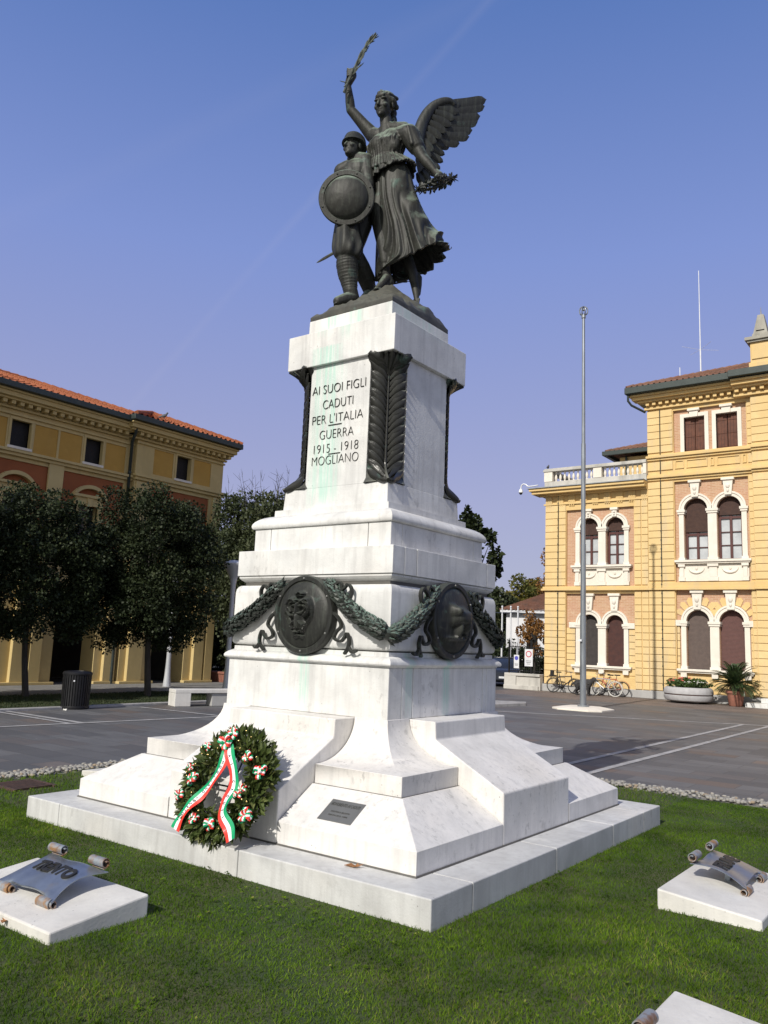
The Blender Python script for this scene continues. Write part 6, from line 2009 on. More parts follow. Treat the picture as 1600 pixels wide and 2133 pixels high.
for c, x, z0, z1 in [(q, XL, 8.08, 9.02) for q in ys] + [(14.80, XC, 8.20, 9.18)]:
    w_ = MB().box(x - 0.28, x - 0.22, c - 0.38, c + 0.38, z0, z1).build('window', M['dark_shutter'], ARC)
    MB().box(x - 0.16, x + 0.05, c - 0.46, c + 0.46, z0 - 0.10, z0 - 0.003).build('sill', M['hall_stone'], w_, bevel=0.01)
    fr = MB()
    for y0, y1, a, b_ in ((c - .46, c - .378, z0, z1), (c + .378, c + .46, z0, z1), (c - .46, c + .46, z1 + .003, z1 + .09)): fr.box(x - 0.1, x + 0.03, y0, y1, a, b_)
    fr.build('frame', M['arc_yellow'], w_)
# pilasters, string courses, cornice
ab('pilaster', M['arc_yellow'], *[(a - 0.30, a + 0.30, 3.6, 7.72, XL - 0.02, XL + 0.07) for a in (0.17, 3.15, 6.13, 9.11)] + [(12.46, 13.0, 3.6, 7.72, XC - .02, XC + 0.07), (16.5, 17.0, 3.6, 7.72, XC - .02, XC + .07)], bevel=0.01)
ab('string_course', M['arc_yellow'], (-0.2, 12.40, 7.72, 7.83, XL - .02, XL + 0.12), (-0.2, 12.40, 7.833, 7.93, XL - .02, XL + 0.20), (12.36, 17.08, 7.78, 7.90, XC - .02, XC + 0.12), (12.30, 17.14, 7.903, 8.00, XC - .02, XC + 0.20),
   (-0.2, 12.40, 9.16, 9.24, XL - .02, XL + 0.08), (12.36, 17.06, 9.26, 9.34, XC - .02, XC + 0.08), bevel=0.012)
co = []
for y0, y1, x, dz in ((-0.2, 12.05, XL, 0.0), (12.05, 17.02, XC, 0.05)):
    e = 0.0 if y0 < 0 else 1.0
    co += [(y0, y1 + 0.10 * e, 9.36 + dz, 9.44 + dz, x - .02, x + 0.12), (y0 - .25 * e, y1 + 0.20 * e, 9.60 + dz, 9.68 + dz, x - .02, x + 0.42), (y0 - .34 * e, y1 + 0.27 * e, 9.683 + dz, 9.84 + dz, x - .02, x + 0.55), (y0 - .40 * e, y1 + 0.32 * e, 9.843 + dz, 9.92 + dz, x - .02, x + 0.62)]
ab('cornice', M['arc_yellow'], *co, bevel=0.012)
ab('cornice_frieze', M['arc_yellow'], (-0.2, 12.3, 9.443, 9.597, XL - .02, XL + 0.06), (12.3, 17.05, 9.493, 9.647, XC - .02, XC + 0.06))
repeat(MB().box(XL + 0.06, XL + 0.36, 0.05, 0.20, 9.47, 9.595).build('modillion', M['arc_yellow'], ARC), (0, 0.315, 0), 38)
repeat(MB().box(XC + 0.06, XC + 0.36, 12.25, 12.40, 9.52, 9.645).build('modillion', M['arc_yellow'], ARC), (0, 0.315, 0), 16)
ab('gutter', M['gutter'], (-0.4, 11.72, 9.925, 10.14, XL + 0.62, XL + 0.80), (11.60, 17.40, 9.98, 10.20, XC + 0.62, XC + 0.80), (17.24, 17.42, 9.98, 10.20, -33, XC + 0.62), (11.58, 11.72, 9.985, 10.19, XL + .4, XC + 0.63), bevel=0.02)
ab('soffit', M['gutter'], (-0.4, 17.26, 9.925, 9.96, -33, XL + 0.615))
hip_roof('roof', -33.5, XL + 0.74, -9, 17.27, 10.10, 19.5, M['tiles_orange'], ARC)
hip_roof('corner_roof', -30.0, XC + 0.76, 11.66, 17.37, 10.19, 21, M['tiles_orange'], ARC)
dp = MB().tube([(XL + 0.60, 12.0, 9.92), (XL + 0.60, 12.0, 9.60), (XL + 0.16, 12.18, 9.30), (XL + 0.16, 12.18, GZ)], 0.062, 8)
for z in (2, 4, 6, 8): dp.tube([(XL + 0.16, 12.18, z), (XL + 0.16, 12.18, z + 0.06)], 0.075, 8)
dp.build('downpipe', M['gutter'], ARC, smooth=50)
ch = MB().box(-22.3, -21.95, 5.95, 6.30, 10.2, 11.05); ch.box(-22.36, -21.89, 5.89, 6.36, 11.053, 11.13)
ch.build('chimney', M['lead'], ARC, bevel=0.01)
# ground-floor piers and the dark arcade behind
def pier(y0, y1, strips, x):
    b = MB().box(x - 0.85, x, y0, y1, GZ, 3.56)
    for a, c_ in strips: b.box(x - 0.02, x + 0.16, a, c_, GZ + 0.10, 3.5)
    b.box(x - 0.9, x + 0.20, y0 - 0.05, y1 + 0.05, GZ, GZ + 0.098)
    b.build('pier', M['arc_yellow'], ARC, bevel=0.012)
pier(7.30, 9.72, [(8.10, 8.62), (8.76, 9.20)], XL); pier(11.45, 12.40, [(11.80, 12.32)], XL); pier(12.42, 13.92, [(12.72, 13.40)], XC); pier(15.58, 17.02, [(15.98, 16.50), (16.60, 17.02)], XC)
pier(3.2, 5.4, [(3.6, 4.9)], XL); pier(-0.2, 1.2, [(0.1, 1.0)], XL)
ab('lintel', M['arc_yellow'], (-0.2, 12.40, 3.2, 3.545, XL - .6, XL - 0.003), (12.42, 17.0, 3.2, 3.545, XC - .6, XC - .003), bevel=0.01)
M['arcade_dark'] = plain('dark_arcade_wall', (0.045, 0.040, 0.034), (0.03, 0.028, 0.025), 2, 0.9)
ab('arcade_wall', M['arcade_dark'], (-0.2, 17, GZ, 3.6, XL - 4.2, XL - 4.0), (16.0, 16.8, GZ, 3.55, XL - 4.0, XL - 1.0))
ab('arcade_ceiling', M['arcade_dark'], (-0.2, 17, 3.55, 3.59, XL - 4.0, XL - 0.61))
for y0 in (10.0, 14.1, 5.6, 1.6): MB().box(XL - 3.98, XL - 3.93, y0, y0 + 1.3, GZ, 2.6).build('shop_window', M['dark_glass'], ARC)

# ------------------------------------------------------------------ trees and plants
def crown_mesh(name, mat, parent, c, r, n, leaf, seed, clumps=60, hollow=0.35, flat_bottom=None, gaps=0.0, droop=0.0, shape=None):
    """many small leaves gathered in clumps through the crown's volume"""
    R = np.random.default_rng(seed)
    cl = []
    while len(cl) < clumps:
        d = R.normal(size=3); d /= np.linalg.norm(d)
        q = d * (R.uniform(hollow, 1.0) ** 0.5)
        if shape: q = shape(q, R)
        if q is None: continue
        if flat_bottom is not None and q[2] < flat_bottom: q[2] = flat_bottom + R.uniform(0, .12)
        cl.append(q)
    cl = np.array(cl)
    sz = R.uniform(0.10, 0.26, clumps)
    w = sz ** 2; idx = R.choice(clumps, n, p=w / w.sum())
    off = R.normal(size=(n, 3)); off /= np.linalg.norm(off, axis=1)[:, None]
    off *= (R.uniform(0.25, 1.0, n) ** 0.6)[:, None] * sz[idx][:, None]
    off[:, 2] *= 0.8
    P = (cl[idx] + off) * np.array(r) + np.array(c)
    D = off + R.normal(size=(n, 3)) * 0.14; D[:, 2] -= droop
    D /= np.linalg.norm(D, axis=1)[:, None]
    N = R.normal(size=(n, 3)); N[:, 2] += 0.8
    N -= D * (N * D).sum(1)[:, None]; N /= np.linalg.norm(N, axis=1)[:, None]
    S = np.cross(D, N)
    L = (leaf * R.uniform(0.55, 1.5, n))[:, None]; W = L * 0.44
    V = np.zeros((n, 4, 3), np.float32)
    V[:, 0] = P; V[:, 1] = P + D * L * .5 + S * W + N * W * .25; V[:, 2] = P + D * L; V[:, 3] = P + D * L * .5 - S * W + N * W * .25
    me = bpy.data.meshes.new(name)
    me.vertices.add(n * 4); me.vertices.foreach_set('co', V.reshape(-1))
    me.loops.add(n * 4); me.loops.foreach_set('vertex_index', np.arange(n * 4, dtype=np.int32))
    me.polygons.add(n); me.polygons.foreach_set('loop_start', (np.arange(n) * 4).astype(np.int32))
    at = me.attributes.new('v', 'FLOAT', 'FACE'); at.data.foreach_set('value', (0.45 * R.uniform(0, 1, n) + 0.55 * R.uniform(0, 1, clumps)[idx]).astype(np.float32))
    me.update(calc_edges=True)
    o = link_mesh(name, me, mat, parent)
    return o, cl * np.array(r) + np.array(c)
def trunk_mesh(base, top, r0, r1, limbs, parent, seed, mat=None):
    r = random.Random(seed); b = MB()
    P = [Vector(base), Vector(base).lerp(Vector(top), .35) + Vector((r.uniform(-.06, .06), r.uniform(-.06, .06), 0)), Vector(base).lerp(Vector(top), .7) + Vector((r.uniform(-.06, .06), r.uniform(-.06, .06), 0)), Vector(top)]
    pts = catmull(P, 4)
    n = len(pts)
    b.tube([pts[0] - Vector((0, 0, .1))] + pts, [r0 * 1.35] + [r0 * 1.15 + (r1 - r0 * 1.15) * i / (n - 1) for i in range(n)], 9)
    for q in limbs:
        t = r.uniform(0.45, 1.0); a = pts[int(t * (n - 1))]; q = Vector(q)
        m = a.lerp(q, .5) + Vector((r.uniform(-.2, .2), r.uniform(-.2, .2), r.uniform(0, .25)))
        pp = catmull([a, m, q], 4)
        b.tube(pp, [r1 * .75 + (0.012 - r1 * .75) * i / (len(pp) - 1) for i in range(len(pp))], 6)
    return b.build('trunk', mat or M['bark'], parent, smooth=60)
def tree(name, label, base, c, r, n, leaf, seed, mat, r0=0.12, group=None, **k):
    t = empty(name, base, label, 'tree', group)
    o, cl = crown_mesh('crown', mat, t, c, r, n, leaf, seed, **k)
    rr = random.Random(seed); pick = rr.sample(range(len(cl)), min(16, len(cl)))
    trunk_mesh(base, (base[0] * .3 + c[0] * .7, base[1] * .3 + c[1] * .7, c[2] + r[2] * .25), r0, r0 * .5, [cl[i] for i in pick], t, seed)
    return t
def boxy(q, R):
    q = q.copy(); q[:2] = np.sign(q[:2]) * np.abs(q[:2]) ** 0.72 * 0.92
    return q
gp = 'evergreen oaks in front of the arcade'
tree('evergreen_oak', 'dark dense round evergreen oak at the left edge of the square', (-16.85, 5.98, GZ), (-16.95, 5.60, 3.50), (2.15, 2.25, 2.22), 62000, 0.075, 31, M['oak_leaf'], 0.085, gp, clumps=190, hollow=0.2, flat_bottom=-0.84, shape=boxy)
tree('evergreen_oak', 'dark dense evergreen oak between the black bin and the stone bench', (-15.85, 9.5, GZ), (-16.0, 9.30, 3.70), (2.0, 2.15, 2.60), 72000, 0.075, 32, M['oak_leaf'], 0.095, gp, clumps=220, hollow=0.2, flat_bottom=-0.86, shape=boxy)
for i_, yy in enumerate((1.9, -1.8, -5.5)):  # unseen oaks added to throw shade on the verge and the oaks behind
    tree('evergreen_oak', ['evergreen oak next along the row, beyond the left edge of the frame', 'evergreen oak third along the row, beyond the frame', 'evergreen oak at the near end of the row, beyond the frame'][i_], (-16.6, yy, GZ), (-16.6, yy, 3.6), (2.1, 2.1, 2.4), 14000, 0.14, 44 + i_, M['oak_leaf'], 0.13, gp, clumps=120, hollow=0.2, flat_bottom=-0.86, shape=boxy)
tree('broad_tree', 'grey-green tree with thin bare top twigs behind the street lamp', (-18.7, 16.9, GZ), (-18.5, 17.2, 4.8), (2.7, 2.6, 3.35), 60000, 0.10, 33, M['bush_leaf'], 0.2, clumps=210, hollow=0.2, flat_bottom=-0.95)
tw = MB(); rt = random.Random(9)
for i in range(34):
    a = rt.uniform(0, 2 * PI); q = rt.uniform(0.2, 2.6)
    p = Vector((-18.5 + q * math.cos(a), 17.2 + q * math.sin(a), 6.3 + 1.1 * (1 - q / 3)))
    d = Vector((0.25 * math.cos(a), 0.25 * math.sin(a), 1)).normalized()
    L = rt.uniform(0.6, 1.9)
    tw.tube([p, p + d * L * .5 + Vector((rt.uniform(-.1, .1), rt.uniform(-.1, .1), 0)), p + d * L], [0.013, 0.008, 0.003], 5)
    for k in range(4):
        s = p + d * L * rt.uniform(.4, .95)
        tw.tube([s, s + Vector((rt.uniform(-.3, .3), rt.uniform(-.3, .3), rt.uniform(.1, .4)))], [0.008, 0.003], 4)
tp_ = [o for o in bpy.data.objects if o.name == 'broad_tree'][0]
tw.build('twigs', M['bark'], tp_)
tree('dark_tree', 'dark tree far back between the arcade and the monument', (-27.5, 24, GZ), (-27, 24.5, 3.4), (4.0, 4.0, 3.6), 20000, 0.17, 35, M['oak_leaf'], 0.2, clumps=110, flat_bottom=-0.95)
tree('magnolia_tree', 'big-leaved dark magnolia showing past the right side of the monument', (-17.6, 31.0, GZ), (-17.25, 31.4, 5.6), (1.75, 1.7, 3.65), 6000, 0.24, 36, M['oak_leaf'], 0.2, clumps=42, hollow=0.3, flat_bottom=-0.95)
tree('autumn_tree', 'rounded tree turning orange and yellow behind the white house', (-30.3, 64, -0.5), (-30.3, 64, 4.4), (3.6, 3.6, 4.0), 26000, 0.22, 37, M['autumn_leaf'], 0.25, clumps=130, hollow=0.2)
tree('green_tree', 'green tree at the far corner beside the white house', (-26.2, 48, -0.5), (-26.0, 48.2, 2.9), (2.2, 2.2, 3.0), 16000, 0.17, 38, M['bush_leaf'], 0.2, clumps=80, hollow=0.2)
tree('green_tree', 'taller green tree behind the three white flagpoles, left of the autumn tree', (-31.5, 60, -0.5), (-31.5, 60, 3.4), (3.2, 3.2, 3.6), 16000, 0.22, 39, M['bush_leaf'], 0.25, clumps=80, hollow=0.2)
tree('young_tree', 'sparse young tree with rusty brown leaves behind the railing', (-14.45, 33.9, GZ), (-14.4, 34.0, 2.5), (1.05, 1.05, 1.45), 1500, 0.13, 40, M['rust_leaf'], 0.05, clumps=34, hollow=0.1)
tree('slim_tree', 'slim brownish tree top beside the town hall corner', (-23.9, 56, -0.5), (-23.9, 56, 5.4), (0.9, 0.9, 5.2), 4000, 0.17, 41, M['rust_leaf'], 0.12, clumps=50, hollow=0.1)
# hedge and greenery closing the gap beside the arcade
hd = empty('hedge', (-25, 21.2, GZ), 'dark clipped hedge between the arcade and the trees', 'hedge')
o, cl = crown_mesh('foliage', M['oak_leaf'], hd, (-24.5, 21.4, 1.0), (4.0, 0.9, 1.35), 16000, 0.10, 50, clumps=140, hollow=0.0)
MB().tube([(-28, 21.4, GZ), (-21, 21.4, GZ + 0.9)], 0.08, 6).build('stem', M['bark'], hd)
hd2 = empty('hedge', (-22.5, 44, -0.4), 'dark hedge along the street behind the parked car', 'hedge')
crown_mesh('foliage', M['oak_leaf'], hd2, (-21.5, 44.2, 0.85), (6.0, 1.0, 1.35), 14000, 0.15, 51, clumps=130, hollow=0.0)
# planter box with shrub
pb_ = empty('planter_box', (-21.25, 17.9, GZ), 'terracotta trough with a green shrub at the end of the arcade', 'planter')
M['terracotta'] = plain('terracotta', (0.30, 0.125, 0.085), (0.22, 0.09, 0.062), 8, 0.8)
MB().rings([[(-21.85, 17.55, GZ), (-20.75, 17.55, GZ), (-20.75, 18.15, GZ), (-21.85, 18.15, GZ)], [(-21.95, 17.47, GZ + .36), (-20.65, 17.47, GZ + .36), (-20.65, 18.23, GZ + .36), (-21.95, 18.23, GZ + .36)], [(-22.0, 17.43, GZ + .362), (-20.6, 17.43, GZ + .362), (-20.6, 18.27, GZ + .362), (-22.0, 18.27, GZ + .362)], [(-22.0, 17.43, GZ + .45), (-20.6, 17.43, GZ + .45), (-20.6, 18.27, GZ + .45), (-22.0, 18.27, GZ + .45)]]).build('trough', M['terracotta'], pb_, bevel=0.01)
crown_mesh('shrub', M['bush_leaf'], pb_, (-21.3, 17.85, 0.78), (0.75, 0.5, 0.75), 3000, 0.085, 52, clumps=40, hollow=0.0)
# palm in a terracotta pot
pm = empty('potted_palm', (-2.80, 28.35, GZ), 'sago palm in a terracotta pot by the town hall steps', 'potted palm')
px, py = -2.80, 28.35
MB().lathe([(0.24, GZ), (0.27, GZ + .04), (0.33, GZ + 0.50), (0.37, GZ + 0.505), (0.375, GZ + 0.60), (0.33, GZ + 0.60), (0.30, GZ + 0.54)], (px, py, 0), 24).build('pot', M['terracotta'], pm, smooth=35)
MB().lathe([(0.10, GZ + .5), (0.15, GZ + .62), (0.14, GZ + .80), (0.08, GZ + .88)], (px, py, 0), 12).build('trunk', M['bark'], pm, smooth=50)
fr_r = random.Random(6)
for i in range(64):
    a = 2 * PI * i * 0.382 + fr_r.uniform(-.1, .1); el = fr_r.uniform(-0.25, 1.25) if i > 8 else fr_r.uniform(1.0, 1.4)
    L = fr_r.uniform(0.90, 1.12)
    lv = []; stem = []
    for j in range(15):
        t = j / 14; e = el - 0.75 * t * t
        if j == 0: p = Vector((px, py, GZ + 0.84))
        else: p = stem[-1] + Vector((math.cos(a) * math.cos(e), math.sin(a) * math.cos(e), math.sin(e))) * L / 14
        stem.append(p)
    for j in range(2, 15):
        d = (stem[j] - stem[j - 1]).normalized(); sd = d.cross(Vector((0, 0, 1))).normalized(); up = sd.cross(d)
        for s in (-1, 1):
            for q in (0, 0.5):
                b0 = stem[j] - d * (L / 14) * q
                lv.append((b0, sd * s + d * 0.75 + up * 0.30, up, 0.20 * (1 - 0.55 * (j / 14) ** 2) , 0.036, fr_r.random()))
    leaf_mesh(lv, 'frond', M['palm_leaf'], pm)
# round concrete planter with flowers
fp = empty('flower_planter', (-4.65, 28.3, GZ), 'round grey concrete planter with red and white flowers', 'planter')
qx, qy = -4.65, 28.3
M['planter_grey'] = plain('grey_concrete', (0.40, 0.395, 0.40), (0.34, 0.335, 0.34), 6, 0.85)
MB().lathe([(0.80, GZ + .07), (0.93, GZ + .12), (0.98, GZ + .22), (0.98, GZ + .31), (0.955, GZ + .325), (0.955, GZ + .365), (0.98, GZ + .38), (0.985, GZ + .46), (0.96, GZ + .56), (0.90, GZ + .63), (0.82, GZ + .645), (0.80, GZ + .56)], (qx, qy, 0), 48).build('bowl', M['planter_grey'], fp, smooth=35)
MB().lathe([(0.957, GZ + .327), (0.962, GZ + .33), (0.962, GZ + .36), (0.957, GZ + .363)], (qx, qy, 0), 48).build('band', plain('dark_wood_band', (0.06, 0.03, 0.025)), fp, smooth=60)
for k in range(4):
    a = PI / 4 + k * PI / 2
    MB().box(qx + .66 * math.cos(a) - .1, qx + .66 * math.cos(a) + .1, qy + .66 * math.sin(a) - .1, qy + .66 * math.sin(a) + .1, GZ, GZ + .09).build('foot', M['letter'], fp, bevel=0.01)
crown_mesh('plants', M['flower_leaf'], fp, (qx, qy, GZ + .74), (0.80, 0.80, 0.26), 4200, 0.075, 60, clumps=70, hollow=0.0)
M['red_flower'] = plain('red_petals', (0.62, 0.10, 0.08), (0.70, 0.22, 0.16), 20, 0.6, bump=0)
M['white_flower'] = plain('white_petals', (0.80, 0.79, 0.74), rough=0.6, bump=0)
fl = random.Random(14)
for i in range(80):
    a = fl.uniform(0, 2 * PI); q = 0.82 * math.sqrt(fl.random()); x, y = qx + q * math.cos(a), qy + q * math.sin(a)
    red = (x - qx) < 0.1 and fl.random() < .75
    z = GZ + .80 + (0.20 if red else 0.06) * (1 - (q / .9) ** 2) + fl.uniform(0, .06)
    b = MB(); s = 0.042 if red else 0.034
    for k in range(5):
        th = 2 * PI * k / 5 + a
        b.sphere((x + s * .6 * math.cos(th), y + s * .6 * math.sin(th), z), (s * .55, s * .55, s * .4), 6, 4)
    b.sphere((x, y, z + s * .2), s * .4, 6, 4)
    b.build('flower', M['red_flower' if red else 'white_flower'], fp, smooth=180)
# distant wood closing the horizon behind the arcade and the monument
wd = None
for i_, (x0, y0) in enumerate(((-44, 44), (-62, 40), (-82, 38), (-46, 72), (-64, 78), (-84, 74))):
    wd, _cl = crown_mesh('distant_wood', M['bush_leaf'], None, (x0, y0, 2.4), (12, 7, 4.6), 9000, 0.42, 80 + i_, clumps=120, hollow=0.05, flat_bottom=-0.6)
    tag(wd, 'far-off belt of trees behind the square', 'wood', kind='stuff')

# ------------------------------------------------------------------ street furniture
M['galv'] = plain('galvanised_steel', (0.29, 0.315, 0.34), (0.20, 0.215, 0.235), 3, 0.42, 0.5, 0.05, (4, 4, 0.5))
M['grey_lamp'] = plain('grey_lamp_paint', (0.52, 0.53, 0.55), (0.46, 0.47, 0.49), 3, 0.45, 0.2, 0.02)
M['black_iron'] = plain('black_iron', (0.018, 0.018, 0.020), (0.012, 0.012, 0.014), 6, 0.5, 0.4, 0.05)
# tall flagpole on a white base
fx, fy = -5.58, 19.47
fpz = empty('flagpole', (fx, fy, GZ), 'tall bare grey metal flagpole on a white stone base', 'flagpole')
FPB = MB()
def octag(s, z): return [(fx + s * a, fy + s * b, z) for a, b in ((-1, -.62), (-.62, -1), (.62, -1), (1, -.62), (1, .62), (.62, 1), (-.62, 1), (-1, .62))]
FPB.rings([octag(0.88, GZ - .02), octag(0.88, GZ + .045), octag(0.60, GZ + .10)])
FPB.build('base', M['hall_stone'], fpz, bevel=0.01)
MB().tube([(fx, fy, GZ + .09), (fx, fy, GZ + .16)], 0.19, 16).tube([(fx, fy, GZ + .16), (fx, fy, 2.9)], [0.108, 0.104], 16).tube([(fx, fy, 2.9), (fx, fy, 5.4)], 0.092, 16).tube([(fx, fy, 5.4), (fx, fy, 9.0)], 0.078, 16).tube([(fx, fy, 9.0), (fx, fy, 13.75)], [0.066, 0.050], 16).build('pole', M['galv'], fpz, smooth=40)
fi = MB().sphere((fx, fy, 14.02), 0.05, 8, 6)
for k in range(4):
    a = PI * k / 4
    fi.tube([(fx + 0.16 * math.cos(t) * math.cos(a), fy + 0.16 * math.cos(t) * math.sin(a), 13.97 + 0.17 * math.sin(t)) for t in [2 * PI * j / 16 for j in range(17)]], 0.016, 6, cap=False)
fi.tube([(fx, fy, 13.7), (fx, fy, 13.82)], 0.08, 10)
fi.build('finial', M['galv'], fpz, smooth=50)
MB().box(fx - .09, fx + .02, fy - .19, fy - .125, 2.05, 2.12).build('cleat', M['white_metal'], fpz)
# lamp posts with a flared head
def lamp(x, y, label, H=4.62):
    t = empty('street_lamp', (x, y, GZ), label, 'street lamp', 'flared grey street lamps')
    MB().lathe([(0.15, 0), (0.145, .08), (0.115, .35), (0.090, .9), (0.082, 2.0), (0.080, 3.4), (0.095, 3.75), (0.13, 3.95)], (x, y, GZ), 20).build('pole', M['grey_lamp'], t, smooth=60)
    MB().lathe([(0.13, 3.952), (0.21, 4.12), (0.34, 4.36), (0.385, 4.43), (0.385, 4.47), (0.32, 4.52), (0.18, 4.575), (0.02, 4.60)], (x, y, GZ), 28).build('lamp_head', M['grey_lamp'], t, smooth=40)
lamp(-15.44, 12.42, 'flared grey street lamp standing close behind the monument')
lamp(-19.58, 13.27, 'grey street lamp with its head hidden in the oak, beside the drainpipe piers')
# litter bin
bx, by = -13.12, 5.12
bn = empty('litter_bin', (bx, by, GZ), 'black slatted metal litter bin at the edge of the paving', 'bin')
MB().lathe([(0.30, .05), (0.31, .80), (0.29, .80), (0.28, .07)], (bx, by, GZ), 32).build('liner', M['black_iron'], bn, smooth=50)
sl_ = MB()
for k in range(34):
    a = 2 * PI * k / 34; c, s = math.cos(a), math.sin(a); w = 0.020
    ring = lambda r, z: [(bx + r * c - w * s, by + r * s + w * c, GZ + z), (bx + r * c + w * s, by + r * s - w * c, GZ + z), (bx + (r + .018) * c + w * s, by + (r + .018) * s - w * c, GZ + z), (bx + (r + .018) * c - w * s, by + (r + .018) * s + w * c, GZ + z)]
    sl_.rings([ring(.318, .07), ring(.326, .5), ring(.330, .84)])
sl_.build('slats', M['black_iron'], bn)
MB().lathe([(0.34, 0), (0.352, .03), (0.345, .075), (0.30, .08)], (bx, by, GZ), 32).build('foot_ring', M['black_iron'], bn, smooth=40)
MB().lathe([(0.33, .835), (0.358, .845), (0.362, .885), (0.33, .92), (0.22, .935), (0.20, .90)], (bx, by, GZ), 32).build('lid', M['black_iron'], bn, smooth=40)
MB().tube([(bx + .25, by - .245, GZ + .70), (bx + .26, by - .255, GZ + .70)], 0.02, 8).build('latch', M['white_metal'], bn)
tag(MB().rings([[(-12.75 + .05 * math.cos(k), 4.62 + .035 * math.sin(k * 1.3), GZ + z + .012 * math.sin(k * 2)) for k in range(6)] for z in (0.004, 0.018, 0.03)]).build('paper_scrap', M['white_flower']), 'crumpled white paper scrap on the paving by the bin', 'litter')
# stone bench
bc = empty('stone_bench', (-12.3, 8.3, GZ), 'pale stone bench with a thick slab seat, half behind the monument', 'bench')
Fb = frame((-12.42, 7.72, GZ), (0.32, 0.95, 0), (-0.95, 0.32, 0))
for nm, q, m in (('seat', (0.0, 2.3, -.02, .48, .36, .46), 'concrete'), ('support', (0.0, .46, -.02, .48, 0, .357), 'concrete'), ('support', (1.1, 1.6, .03, .43, 0, .357), 'hall_base'), ('support', (1.9, 2.3, -.02, .48, 0, .357), 'concrete')):
    me = MB().box(*q).mesh(nm); me.transform(Fb); link_mesh(nm, me, M[m], bc, bevel=0.012)

